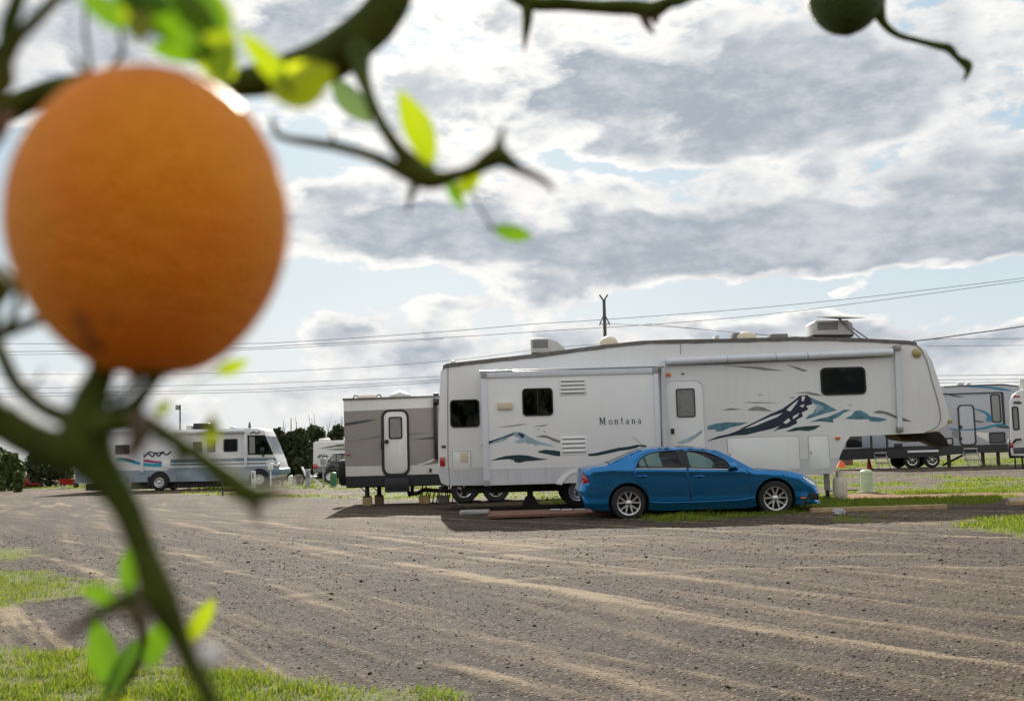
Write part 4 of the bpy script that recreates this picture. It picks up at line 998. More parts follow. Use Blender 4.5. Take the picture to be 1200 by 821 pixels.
    r = delaunay_2d_cdt(V, Ed, [], 0, 1e-5)
    vs, fs = r[0], r[2]
    groups = {'body_side': [], 'rear_door': [], 'front_door': [], 'tail_light': [], 'headlight': [], 'fog_recess': [], 'w': []}
    for f in fs:
        cx = sum((vs[i] for i in f), Vector((0, 0)))/len(f); q = (cx.x, cx.y)
        if not ins(q, outline): continue
        if ins(q, W1s) or ins(q, W2s): continue
        k = 'tail_light' if ins(q, TL) else 'headlight' if ins(q, HL) else 'fog_recess' if ins(q, FG) else 'front_door' if ins(q, D2) else 'rear_door' if ins(q, D1) else 'body_side'
        groups[k].append(f)
    matn = {'body_side': 'paint', 'rear_door': 'paint', 'front_door': 'paint', 'tail_light': 'redlens', 'headlight': 'lamp', 'fog_recess': 'blackrub'}
    S3 = {i: S(v.x, v.y) for i, v in enumerate(vs)}
    doors = {}
    for side in (1, -1):
        for k, m in matn.items():
            used = sorted({i for f in groups[k] for i in f}); ix = {i: n for n, i in enumerate(used)}
            mb = MB(); offy = {'tail_light': -.012, 'headlight': -.010, 'fog_recess': .03}.get(k, 0)
            mb.add([(vs[i].x, (S3[i]+offy)*side, vs[i].y) for i in used], [tuple(ix[i] for i in f) for f in groups[k]])
            nm = {'body_side': 'body_side'}.get(k, k)
            ob = mb.build(nm, M[m], root, angle=60)
            doors[(k, side)] = ob
        # shut lines as thin dark grooves
        for D, par in ((D1, 'rear_door'), (D2, 'front_door')):
            PP = D+[D[0]]; out = []
            for a, b in zip(PP[:-1], PP[1:]):
                for t in (0, .25, .5, .75):
                    x = a[0]+(b[0]-a[0])*t; z = a[1]+(b[1]-a[1])*t; out.append((x, (S(x, z)-.0005)*side, z))
            out.append(out[0]); MB().tube(out, .0045, 4, caps=False).build('shut_line', M['blackrub'], doors[(par, side)])
        # glass and seals
        for W, par in ((W1s, 'rear_door'), (W2s, 'front_door')):
            g = MB(); n = len(W); cxm = (sum(q[0] for q in W)/n, sum(q[1] for q in W)/n)
            ring = [(x, (S(x, z)+.012)*side, z) for x, z in W]; inner = [((x+cxm[0])/2, (S((x+cxm[0])/2, (z+cxm[1])/2)+.012)*side, (z+cxm[1])/2) for x, z in W]
            g.add(ring+inner+[(cxm[0], (S(*cxm)+.012)*side, cxm[1])], [(i, (i+1) % n, n+(i+1) % n, n+i) for i in range(n)]+[(n+i, n+(i+1) % n, 2*n) for i in range(n)])
            g.build('window', M['carglass'], doors[(par, side)], angle=80)
            sl = [(x, (S(x, z)+.002)*side, z) for x, z in W]; MB().tube(sl+[sl[0]], .011, 6, caps=False).build('window_seal', M['blackrub'], doors[(par, side)])
        a, b = c(330, 178), c(548, 178); MB().tube([(x, (S(x, z)-.006)*side, z) for x, z in [(a[0]+(b[0]-a[0])*t, a[1]+(b[1]-a[1])*t) for t in np.linspace(0, 1, 8)]], .009, 6).build('chrome_strip', M['chrome'], doors[('rear_door', side)])
        a, b = c(558, 178), c(728, 181); MB().tube([(x, (S(x, z)-.006)*side, z) for x, z in [(a[0]+(b[0]-a[0])*t, a[1]+(b[1]-a[1])*t) for t in np.linspace(0, 1, 8)]], .009, 6).build('chrome_strip', M['chrome'], doors[('front_door', side)])
        bp = [c(508, 98), c(549, 98), c(566, 174), c(526, 174)]; bq = []
        for t in np.linspace(0, 1, 6): bq += [(bp[0][0]+(bp[3][0]-bp[0][0])*t, bp[0][1]+(bp[3][1]-bp[0][1])*t), (bp[1][0]+(bp[2][0]-bp[1][0])*t, bp[1][1]+(bp[2][1]-bp[1][1])*t)]
        MB().add([(x, (S(x, z)-.004)*side, z) for x, z in bq], [(2*i, 2*i+1, 2*i+3, 2*i+2) for i in range(5)]).build('pillar_cover', M['blackrub'], doors[('front_door', side)])
        # quarter-light divider
        q = [c(366, 126), c(372, 150), c(380, 174)]; MB().tube([(x, (S(x, z)+.004)*side, z) for x, z in q], .016, 6).build('divider', M['blackrub'], doors[('rear_door', side)])
        q = [c(514, 101), c(528, 130), c(540, 174)]
        for px, par in ((355, 'rear_door'), (600, 'front_door')):
            x, z = c(px, 211); y = S(x, z)
            h = MB().tube([(x-.10, (y-.012)*side, z), (x-.06, (y-.034)*side, z+.004), (x+.06, (y-.034)*side, z+.004), (x+.10, (y-.012)*side, z)], [.012, .017, .017, .012], 8)
            h = h.build('door_handle', M['paint'], doors[(par, side)]); MB().lathe([(0, -.002), (.03, 0), (.034, .004)], (x, (y-.002)*side if side > 0 else (y-.002)*side, z-.004), 'y', 16).build('handle_cup', M['blackrub'], h)
        # body crease along the lower doors
        a = [(xr+.42, .335), (xr+.8, .315), (xf-.8, .32), (xf-.40, .36)]
        MB().tube([(x, (S(x, z)+.003)*side, z) for x, z in [tuple(q) for q in catmull(a, 6)]], .011, 6).build('sill_crease', M['paint'], root)
        # door mirror
        x, z = c(744, 170); y = S(x, z)
        mr = MB(); mr.bm(_ellipsoid((x-.0, y-.13, z+.005), (.085, .10, .075)))
        if side < 0: mr.v = [(a_, -b_, c_) for a_, b_, c_ in mr.v]
        mr = mr.build('wing_mirror', M['paint'], root)
        foot = MB().tube([(x+.10, (y+.02)*side, z-.045), (x+.02, (y-.07)*side, z-.04)], [.04, .03], 8).build('mirror_foot', M['blackrub'], mr)
        # side marker
        x, z = c(1047, 303); MB().box(x-.075, (S(x, z)-.006)*side-.004, z-.016, x+.075, (S(x, z)-.006)*side+.006, z+.016, .003).build('side_marker', M['orangelens'], root)
        # wheel wells and wheels
        for xw in (xr, xf):
            MB().lathe([(0, .0), (ra-.005, .0), (ra+.004, -.62)], (xw, .10*side*-1*-1 if 0 else (-.16 if side > 0 else .16), .335), 'y', 28) if 0 else None
            yb0, yb1 = (-.84, -.45) if side > 0 else (.84, .45)
            MB().add([(xw+(ra+.0)*math.cos(a), yy, .335+(ra+.0)*math.sin(a)) for yy in (yb0, yb1) for a in np.linspace(-.5, math.pi+.5, 20)]+[(xw, yb1, .335)],
                     [(i, i+1, 21+i, 20+i) for i in range(19)]+[(20+i, 21+i, 40) for i in range(19)]).build('wheel_well', M['dark'], root)
            # wheel spins on its axle; front pair turned slightly
            wheel(root, (xw, -.765*side, WR), WR, .225, .675, 10, side=-1 if side > 0 else 1)
    # --- skin across the car along the silhouette
    segs = [('rear_bumper', 0, 3, 'paint')]
    n = len(top); NA = 14
    def cls(i):
        x, z = top[i]; x2, z2 = top[min(i+1, n-1)]; xm = (x+x2)/2; zm = (z+z2)/2
        if xm < .12 and zm < .95: return 'rear_fascia'
        if xm < c(205, 0)[0]: return 'boot_lid'
        if xm < c(352, 0)[0]: return 'rear_window'
        if xm < c(672, 0)[0]: return 'roof'
        if xm < c(832, 0)[0]: return 'windshield'
        if xm < c(1070, 0)[0]: return 'bonnet'
        if zm > .40: return 'grille_panel'
        return 'front_bumper'
    rows = []
    for i, (q, e) in enumerate(zip(top, edge)):
        se = S(e[0], e[1]); row = []
        for k in range(NA+1):
            t = -1+2*k/NA; w_ = (1-abs(t)**2.6)
            # ease from the side edge up to the crown
            row.append((e[0]+(q[0]-e[0])*w_, se*-t*-1 if 0 else se*t*-1*-1, e[1]+(q[1]-e[1])*w_))
        rows.append(row)
    parts = {}
    for i in range(n-1):
        parts.setdefault(cls(i), []).append(i)
    mm = {'rear_fascia': 'paint', 'boot_lid': 'paint', 'rear_window': 'carglass', 'roof': 'paint', 'windshield': 'carglass', 'bonnet': 'paint', 'grille_panel': 'paint', 'front_bumper': 'paint'}
    for k, idx in parts.items():
        mb = MB()
        for i in idx:
            a, b = rows[i], rows[i+1]; o = len(mb.v)
            rng_ = range(NA+1); lo, hi = 0, NA
            mb.add(a+b, [(j, j+1, NA+2+j, NA+1+j) for j in range(lo, hi)])
        bmm = bmesh.new(); vv = [bmm.verts.new(v) for v in mb.v]
        for f in mb.f:
            try: bmm.faces.new([vv[j] for j in f])
            except ValueError: pass
        bmesh.ops.remove_doubles(bmm, verts=bmm.verts[:], dist=.0005); m2 = MB(); m2.bm(bmm)
        par = m2.build(k, M[mm[k]], root, angle=50)
        if k in ('rear_window', 'windshield'):      # painted pillars along each edge of the glass
            for s_ in (-1, 1):
                pts = [tuple(rows[i][NA if s_ > 0 else 0]) for i in idx+[idx[-1]+1]]
                pts = [(a, b*.985, c_) for a, b, c_ in pts]
                MB().tube(pts, .028, 8).build('pillar', M['paint'], root)
            pts = [rows[idx[0] if k == 'rear_window' else idx[-1]+1][j] for j in range(NA+1)]
            MB().tube([(a, b, c_+.002) for a, b, c_ in pts], .012, 6).build('glass_seal', M['blackrub'], par)
    # grille bars, bumper slot
    for zz in (.60, .54, .48):
        MB().tube([(L_-.03-.16*(abs(t)**2.4), .48*t, zz) for t in np.linspace(-1, 1, 13)], .018, 8).build('grille_bar', M['chrome'], root)
    MB().tube([(L_-.02-.2*(abs(t)**2.4), .66*t, .235) for t in np.linspace(-1, 1, 13)], .035, 8).build('chin_spoiler', M['paint'], root)
    # wipers and antenna
    x, z = c(838, 170); MB().tube([(x+.01, -.55, z-.03), (x-.02, 0, z+.012), (x, .45, z-.01)], .012, 6).build('wiper', M['blackrub'], root)
    x, z = c(384, 79); an = MB().bm(_ellipsoid((x, 0, z+.005), (.07, .03, .018))).build('antenna_base', M['blackrub'], root)
    x2, z2 = c(337, 35); MB().tube([(x, 0, z+.01), (x2, 0, z2)], .0045, 6).build('antenna_mast', M['blackrub'], root)
    # underbody, cabin
    MB().box(.3, -.72, .17, L_-.35, .72, .30, .03).build('underbody', M['dark'], root)
    cab = MB(); cab.box(1.05, -.74, .32, 3.35, .74, .60, .02); cab.prism([(.75, .62), (1.3, .62), (1.22, .96), (.8, 1.0)], -.6, .6); cab.prism([(3.0, .6), (3.45, .6), (3.42, .86), (3.25, .90), (3.05, .86)], -.68, .68, bev=.03)
    cab.build('cabin_floor', M['dark'], root)
    for yy in (-.38, .38):
        s1 = MB().prism([(2.02, .50), (2.52, .50), (2.50, .62), (2.12, .62), (1.90, 1.14), (1.78, 1.14), (1.95, .6)], yy-.25, yy+.25, bev=.05).build('seat', M['seat'], root)
        MB().box(1.74, yy-.13, 1.15, 1.87, yy+.13, 1.29, .04).build('headrest', M['seat'], s1)
        MB().box(1.14, yy-.13, .98, 1.25, yy+.13, 1.13, .04).build('headrest', M['seat'], root)
    MB().prism([(1.25, .5), (1.65, .5), (1.62, .62), (1.38, .64), (1.2, 1.0), (1.08, 1.0), (1.2, .6)], -.62, .62, bev=.04).build('rear_bench', M['seat'], root)
    MB().box(c(512, 0)[0]-.0, -.74, .9, c(536, 0)[0], -.70, c(512, 90)[1]-.03).box(c(512, 0)[0], .70, .9, c(536, 0)[0], .74, c(512, 90)[1]-.03).build('belt_pillar', M['dark'], root)
    # steering wheel on the far side
    tc_ = Vector((2.92, .36, .93)); pts = [tc_+Vector((.05*math.sin(a)*1.2, .18*math.cos(a), .18*math.sin(a))) for a in np.linspace(0, 6.283, 25)]
    MB().tube([tuple(q) for q in pts], .014, 6, caps=False).build('steering_wheel', M['blackrub'], root)
    return root
def _ellipsoid(c, r, seg=20, rings=12):
    bm = bmesh.new(); bmesh.ops.create_uvsphere(bm, u_segments=seg, v_segments=rings, radius=1)
    for v in bm.verts: v.co = Vector((c[0]+v.co.x*r[0], c[1]+v.co.y*r[1], c[2]+v.co.z*r[2]))
    return bm
CAR = blue_sedan()
# ------------------------------------------------------------------ grey and white travel trailer behind the big one
def z4(l): return [(380+x/4.83, 440+y/4.83) for x, y in l]
def z5(l): return [(120+x/4., 460+y/4.) for x, y in l]
def z6(l): return [(960+x/4.104, 430+y/4.104) for x, y in l]
def z9(l): return [(1090+x/6.318, 430+y/6.318) for x, y in l]
def grey_trailer():
    Y = 30.6; D = 2.4; base = at(520, 560, Y)
    root = thing('travel_trailer', 'taupe travel trailer with a black framed white door, behind the fifth wheel rear', 'camper trailer', (base.x, Y+D/2, 0))
    xe = 700
    o = lambda y: y-(xe-512)*.0288
    body = MB().prism(P2([(402.3, 468), (512, 464.6), (xe, o(464.6)), (xe, o(567)), (512, 567), (405.5, 569.5)], Y), Y, Y+D, bev=.02).build('body', M['twhite'], root)
    MB().prism(P2([(402.8, 481.8), (512, 477), (xe, o(477)), (xe, o(543)), (512, 541.5), (500, 544), (470, 545), (404.6, 546)], Y), Y-.006, Y+.004).build('taupe_band', M['taupe'], root)
    MB().prism(P2([(405, 558), (512, 555), (xe, o(555)), (xe, o(569)), (512, 567.5), (405.7, 570)], Y), Y-.014, Y+D+.014).build('black_skirt', M['tblack'], root)
    MB().prism(P2([(401.5, 466.7), (513, 463.2), (xe, o(463.2)), (xe, o(465.2)), (513, 465.2), (401.6, 469)], Y), Y-.03, Y+D+.03).build('roof_edge', M['roofedge'], root)
    for l, m in (([(115, 268), (170, 260), (240, 250), (302, 246), (240, 262), (170, 276), (116, 285)], 'dkgrey'), ([(130, 376), (200, 360), (280, 342), (330, 335), (330, 352), (260, 356), (190, 368)], 'mgrey'),
                 ([(470, 325), (540, 322), (598, 324), (540, 332), (470, 338)], 'mgrey'), ([(490, 363), (560, 352), (640, 344), (640, 356), (560, 360)], 'dkgrey'),
                 ([(520, 505), (570, 490), (640, 460), (640, 472), (600, 490), (560, 505)], 'twhite'), ([(550, 503), (600, 490), (645, 475), (645, 495), (600, 500)], 'mgrey')):
        decal(root, z4(l), Y, m, smooth=False, off=.0075)
    a0, c0, a1, c1 = prect(450.3, 482, 477.2, 554.5, Y)
    MB().ring(rrect(a0-.07, c0-.08, a1+.06, c1+.06, .22), rrect(a0, c0, a1, c1, .16), Y-.03, Y+.002).build('door_frame', M['tblack'], root)
    d = MB().prism(rrect(a0+.003, c0+.003, a1-.003, c1-.003, .16), Y-.022, Y+.002, bev=.003).build('entry_door', M['twhite'], root)
    window(d, (455.5, 488, 471.5, 514), Y-.022, .06, .035, 'winmid', name='door_window')
    x, z = xz(453.3, 517.3, Y); MB().box(x-.05, Y-.07, z-.05, x+.05, Y-.02, z+.05, .01).build('door_handle', M['blackrub'], d)
    x, z = xz(448.3, 520, Y); MB().box(x-.04, Y-.06, z-.13, x+.03, Y+.002, z+.1, .01).build('grab_handle', M['tblack'], root)
    # folding step
    a0, c0, a1, c1 = prect(451.5, 560, 480, 576, Y); MB().box(a0, Y-.14, c0, a1, Y-.02, c1, .015).box(a0+.02, Y-.3, c0, a1-.02, Y-.1, c0+.04, .01).build('folding_step', M['tblack'], root)
    # awning post and its head
    p0, p1 = xz(510, 466, Y), xz(512.5, 538, Y)
    aw = MB().box(p0[0]-.05, Y-.12, p1[1], p0[0]+.05, Y-.03, p0[1]-.02, .01).build('awning_arm', M['tblack'], root)
    MB().tube([(p0[0]-.02, Y-.16, p0[1]-.12), (p0[0]+4., Y-.16, p0[1]-.12)], .09, 12).build('awning_roll', M['tblack'], root)
    for px in ((406, 531.5, 410.5, 533.5),):
        a0, c0, a1, c1 = prect(*px, Y); MB().box(a0, Y-.03, c0, a1, Y+.002, c1, .005).build('marker_light', M['redlens'], root)
    x, z = xz(504.5, 551, Y); MB().box(x-.03, Y-.03, z-.05, x+.03, Y+.001, z+.06, .008).build('outlet_cover', M['tblack'], root)
    # roof bits
    c = at(431, 467, Y+1.); b = MB().lathe([(.34, -.05), (.34, .02), (.26, .09), (0, .1)], c, 'z', 20).build('roof_vent', M['cream'], root)
    for s in (-1, 1):
        MB().tube([(c.x+s*.42, Y+.9, c.z-.02), (c.x+s*.36, Y+.9, c.z+.1), (c.x+s*.26, Y+.9, c.z+.07)], .02, 6).build('roof_handle', M['blackrub'], root)
    c = at(469, 463.5, Y+1.); MB().lathe([(.32, -.1), (.30, .02), (.12, .13), (0, .14)], c, 'z', 20).build('roof_vent', M['acw'], root)
    c = at(511, 463, Y+.3); MB().box(c.x-.07, Y+.2, c.z-.05, c.x+.07, Y+.4, c.z+.06, .02).build('roof_vent', M['blackrub'], root)
    # spare wheel on the rear wall
    c = at(401.3, 556, Y+.9)
    sw = MB().lathe([(0, -.1), (.25, -.1), (.34, -.08), (.36, -.03), (.36, .06), (.33, .1), (0, .11)], (0, 0, 0), 'z', 28)
    sw.v = [(c.x+h, Y+1.0+y_, .93+x_) for x_, y_, h in sw.v]; sw.build('spare_tyre', M['tyre'], root)
    MB().box(c.x-.05, Y+.9, .55, c.x+.3, Y+1.1, .62).build('spare_bracket', M['dsteel'], root)
    MB().box(at(404, 570, Y).x, Y+.3, .50, at(xe, 560, Y).x, Y+.38, .62).box(at(404, 570, Y).x, Y+D-.4, .50, at(xe, 560, Y).x, Y+D-.32, .62).build('chassis', M['dsteel'], root)
    for q, yy in ((430.5, Y+.25), (444.5, Y+.9)):
        c = at(q, 585, yy); g = hz(c.x, yy)
        j = MB().tube([(c.x, yy, .23+g), (c.x, yy, .62)], [.07, .055], 10).box(c.x-.11, yy-.09, .23+g, c.x+.11, yy+.09, .27+g, .01)
        j.tube([(c.x-.3, yy, .62), (c.x-.02, yy, .35)], .015, 6).build('stabiliser_jack', M['dsteel'], root)
        MB().box(c.x-.12, yy-.12, g-.02, c.x+.12, yy+.12, g+.23, .01).build('jack_block', M['wood'], root)
    for q in (544, 581):
        c = at(q, 577, Y); 
        for s_, yy in ((-1, Y+.2), (1, Y+D-.2)): wheel(root, (c.x, yy, .37), .37, .23, .56, 5, rimm='chrome', side=s_)
        MB().tube([(c.x, Y+.2, .37), (c.x, Y+D-.2, .37)], .045, 8).build('axle', M['dsteel'], root)
grey_trailer()
# ------------------------------------------------------------------ motorhome on the left
def motorhome():
    Y = 57.; D = 2.4; base = at(200, 560, Y)
    root = thing('motorhome', 'older white and grey-blue class A motorhome with teal swoosh beside the dark conifers', 'motorhome', (base.x, Y+D/2, 0))
    out = z5([(-130, 188), (-110, 184), (260, 176), (670, 166), (735, 167), (756, 174), (768, 200), (786, 240), (804, 285), (818, 318), (828, 348), (830, 375), (822, 392), (800, 400), (760, 408), (500, 414), (100, 420), (-130, 424)])
    MB().prism(P2(out, Y), Y, Y+D, bev=.07, seg=3).build('body', M['mhwhite'], root)
    low = z5([(-126, 366), (120, 364), (300, 362), (320, 352), (660, 346), (700, 344), (820, 340), (827, 352), (829, 375), (821, 391), (800, 399), (760, 407), (500, 414), (100, 420), (-126, 424)])
    MB().prism(P2(low, Y), Y-.012, Y+.01, bev=0).build('lower_panels', M['mhblue'], root)
    decal(root, z5([(320, 312), (540, 308), (670, 305), (812, 304), (817, 318), (670, 320), (540, 324), (320, 328)]), Y, 'mhstripe', smooth=False)
    decal(root, z5([(322, 333), (540, 330), (670, 328), (818, 326), (821, 333), (670, 336), (540, 338), (322, 341)]), Y, 'mhstripe', smooth=False)
    # front quarter glass and windscreen wrap
    fr = MB().prism(P2(z5([(681, 199), (760, 198), (766, 204), (801, 284), (799, 289), (683, 290)]), Y), Y-.02, Y+.01).build('cab_window', M['winfill'], root)
    MB().prism(P2(z5([(689, 205), (714, 205), (716, 284), (690, 284)]), Y), Y-.03, Y-.018).build('pane', M['winmid'], fr)
    MB().prism(P2(z5([(720, 205), (752, 204), (788, 284), (722, 284)]), Y), Y-.03, Y-.018).build('pane', M['carglass'], fr)
    wa, wb = xz(120+768.5/4, 460+203/4, Y), xz(120+802.5/4, 460+283/4, Y); nx_, nz_ = (wa[1]-wb[1]), -(wa[0]-wb[0]); nl = math.hypot(nx_, nz_); nx_, nz_ = nx_/nl*.03, nz_/nl*.03
    ws = MB()
    for y0_, y1_ in ((Y+.10, Y+1.17), (Y+1.23, Y+D-.10)):
        pa = [(wa[0], wa[1]), (wa[0]+nx_, wa[1]+nz_), (wb[0]+nx_, wb[1]+nz_), (wb[0], wb[1])]; MB().prism(pa, y0_, y1_).build('windscreen', M['windim'], root)
    for px in ((262, 514, 278.5, 529), (242.5, 514.5, 252.5, 529.5), (226, 517.5, 237, 530), (135, 521, 152, 532)):
        window(root, px, Y, .06, .06, mull=True)
    decal(root, z5([(60, 310), (90, 304), (130, 312), (180, 325), (240, 332), (280, 325), (280, 345), (220, 345), (160, 335), (110, 322), (70, 318)]), Y, 'teal', smooth=True, off=.014)
    decal(root, z5([(185, 318), (210, 312), (240, 318), (282, 322), (282, 328), (240, 328), (205, 324)]), Y, 'magenta', off=.017)
    decal(root, z5([(70, 304), (110, 306), (160, 322), (120, 318)]), Y, 'navy', off=.0175)
    # script flourish
    MB().tube(catmull([tuple(at(120+a/4, 460+b/4, Y-.01)) for a, b in ((195, 300), (215, 284), (235, 298), (250, 280), (262, 296), (282, 280), (300, 290), (322, 275))], 5), .035, 5).build('script_flourish', M['navy'], root)
    MB().tube(catmull([tuple(at(120+a/4, 460+b/4, Y-.01)) for a, b in ((205, 292), (220, 277), (250, 282), (290, 276))], 5), .03, 5).build('script_flourish', M['navy'], root)
    MB().tube(catmull([tuple(at(120+a/4, 460+b/4, Y-.01)) for a, b in ((690, 192), (710, 184), (722, 190), (738, 183))], 5), .03, 5).build('script_flourish', M['navy'], root)
    a0, c0, a1, c1 = prect(190, 539.5, 199.5, 547.5, Y); MB().box(a0, Y-.03, c0, a1, Y-.013, c1, .005).build('service_panel', M['white'], root)
    for px in ((239.5, 550, 248, 561), (206, 552, 222, 563), (255, 551, 275, 561)): panel(root, px, Y-.012, 'mhblue', .04)
    # roof: awning, air conditioner, vents
    MB().tube([at(185, 507, Y-.13), at(287, 504.8, Y-.13)], .10, 10).build('awning_roll', M['rvtrim'], root)
    for x_, y0, y1 in ((288, 505.5, 547), (167, 528, 553)):
        p0, p1 = xz(x_, y0, Y), xz(x_+.4, y1, Y); MB().box(p0[0]-.07, Y-.12, p1[1], p0[0]+.07, Y-.02, p0[1], .01).build('awning_arm', M['rvtrim'], root)
    a = at(228, 502.5, Y+1); b = at(246, 495.5, Y+1); MB().box(a.x, Y+.7, a.z-.1, b.x, Y+1.3, b.z, .05).build('air_conditioner', M['tblack'], root)
    for p0, p1, t in ((219, 226, 498), (187, 192, 499), (270, 276, 499.5)): a = at(p0, 503, Y+1); b = at(p1, t, Y+1); MB().box(a.x, Y+.8, a.z-.12, b.x, Y+1.2, b.z, .04).build('roof_vent', M['acw'], root)
    p = at(292.5, 501, Y+1); MB().tube([p+Vector((0, 0, -.15)), p+Vector((0, 0, .15)), p+Vector((0, 0, .30))], [.09, .06, .03], 8).build('roof_antenna', M['dkgrey'], root)
    MB().tube([at(308, 524, Y-.02), at(308, 533, Y-.25), at(309, 535, Y-.25)], .05, 6).box(at(307, 524, Y).x-.02, Y-.4, at(307, 530, Y).z, at(311, 524, Y).x, Y-.2, at(307, 524, Y).z, .03).build('wing_mirror', M['tblack'], root)
    c = at(327, 545, Y); MB().box(at(317, 543, Y).x, Y-.03, at(317, 547.5, Y).z, at(327.2, 543, Y).x, Y+.25, at(324, 542.5, Y).z, .04).build('headlight', M['lamp'], root)
    MB().box(at(314, 548, Y).x, Y-.05, at(314, 556, Y).z, at(329.5, 548, Y).x, Y+D+.05, at(322, 548.5, Y).z, .08).build('front_bumper', M['mhstripe'], root)
    zb = at(200, 565, Y).z
    MB().box(at(98, 565, Y).x, Y+.3, zb-.3, at(318, 560, Y).x, Y+D-.3, zb+.05).build('chassis', M['dsteel'], root)
    for q in (187, 304):
        c = at(q, 565, Y)
        # arch liner
        n = 14; MB().prism([(c.x+.54*math.cos(math.pi*k/n), .45+.54*math.sin(math.pi*k/n)) for k in range(n+1)]+[(c.x-.54, .38), (c.x+.54, .38)], Y-.018, Y-.0125).build('wheel_arch', M['dark'], root)
        for s_, yy in ((-1, Y+.04), (1, Y+D-.1)): wheel(root, (c.x, yy, .44), .44, .26, .58, 0, rimm='alloy', side=s_)
        MB().tube([(c.x, Y+.1, .44), (c.x, Y+D-.1, .44)], .07, 8).build('axle', M['dsteel'], root)
    c = at(331, 561, Y+.3); MB().tube([(c.x, Y+.3, 0), (c.x, Y+.3, .5)], [.09, .05], 8).build('levelling_jack', M['dsteel'], root)
    MB().box(at(173, 560, Y).x, Y-.02, .2, at(175.5, 560, Y).x, Y+.02, .75).build('mud_flap', M['blackrub'], root)
motorhome()
# ------------------------------------------------------------------ far white trailer + dark suv, between conifers and the taupe trailer
def small_white_trailer():
    Y = 72.; D = 2.4; base = at(395, 545, Y); root = thing('travel_trailer', 'small far white travel trailer with red tail light beside dark conifers', 'camper trailer', (base.x, Y+D/2, 0))
    MB().prism(P2(z5([(988, 236), (1000, 228), (1120, 222), (1400, 212), (1400, 360), (1100, 368), (990, 372), (988, 360)]), Y), Y, Y+D, bev=.05).build('body', M['mhwhite'], root)
    MB().prism(P2(z5([(989, 345), (1400, 335), (1400, 362), (989, 373)]), Y), Y-.015, Y+.01).build('lower_panels', M['mgrey'], root)
    for l, m in (([(1010, 262), (1060, 250), (1130, 240), (1130, 246), (1070, 258)], 'mgrey'), ([(1040, 266), (1100, 262), (1140, 262), (1140, 268), (1080, 268)], 'dkgrey')): decal(root, z5(l), Y, m, smooth=False)
    MB().tube(catmull([tuple(at(120+a/4, 460+b/4, Y-.01)) for a, b in ((1010, 303), (1022, 292), (1035, 302), (1046, 293), (1056, 300))], 4), .05, 5).build('script_flourish', M['dkgrey'], root)
    MB().box(at(367.5, 545, Y).x-.02, Y-.04, at(367, 549, Y).z, at(372, 545, Y).x, Y+.02, at(367, 543.5, Y).z, .02).build('tail_light', M['redlens'], root)
    a = at(374, 518, Y+1); b = at(386, 513.5, Y+1); MB().box(a.x, Y+.8, a.z-.1, b.x, Y+1.5, b.z, .06).build('air_conditioner', M['acw'], root)
    MB().box(at(394, 520, Y).x, Y-.5, at(394, 520.5, Y).z, at(420, 518, Y).x, Y+.0-.02, at(394, 518.5, Y).z).build('awning_roll', M['mhwhite'], root)
    for q in (410, 420): c = at(q, 550, Y); wheel(root, (c.x, Y+.1, .36), .36, .22, .55, 0, rimm='alloy')
small_white_trailer()
def suv():
    Y = 64.; root = thing('parked_car', 'dark four-wheel-drive car with roof rails parked by the small far white trailer', 'car', (at(400, 550, Y).x, Y+.9, 0))
    b = z5([(1046, 370), (1044, 345), (1050, 328), (1062, 322), (1068, 300), (1082, 288), (1120, 285), (1180, 286), (1210, 322), (1265, 330), (1275, 350), (1272, 368)])
    MB().prism(P2(b, Y), Y, Y+1.8, bev=.10, seg=3).build('body', M['suv'], root)
    for l in ([(1068, 320), (1076, 300), (1088, 292), (1096, 292), (1092, 320)], [(1098, 320), (1101, 292), (1120, 291), (1120, 320)], [(1126, 320), (1126, 291), (1160, 291), (1175, 320)]):
        MB().prism(P2(z5(l), Y), Y-.015, Y+.01).build('window', M['winmid'], root)
    MB().tube([at(389, 531, Y+.2), at(412, 530.3, Y+.2)], .05, 6).build('roof_rail', M['chrome'], root)
    for q in (1066, 1230): c = at(120+q/4, 552, Y); wheel(root, (c.x, Y+.12, .38), .38, .24, .6, 0, rimm='alloy')
suv()
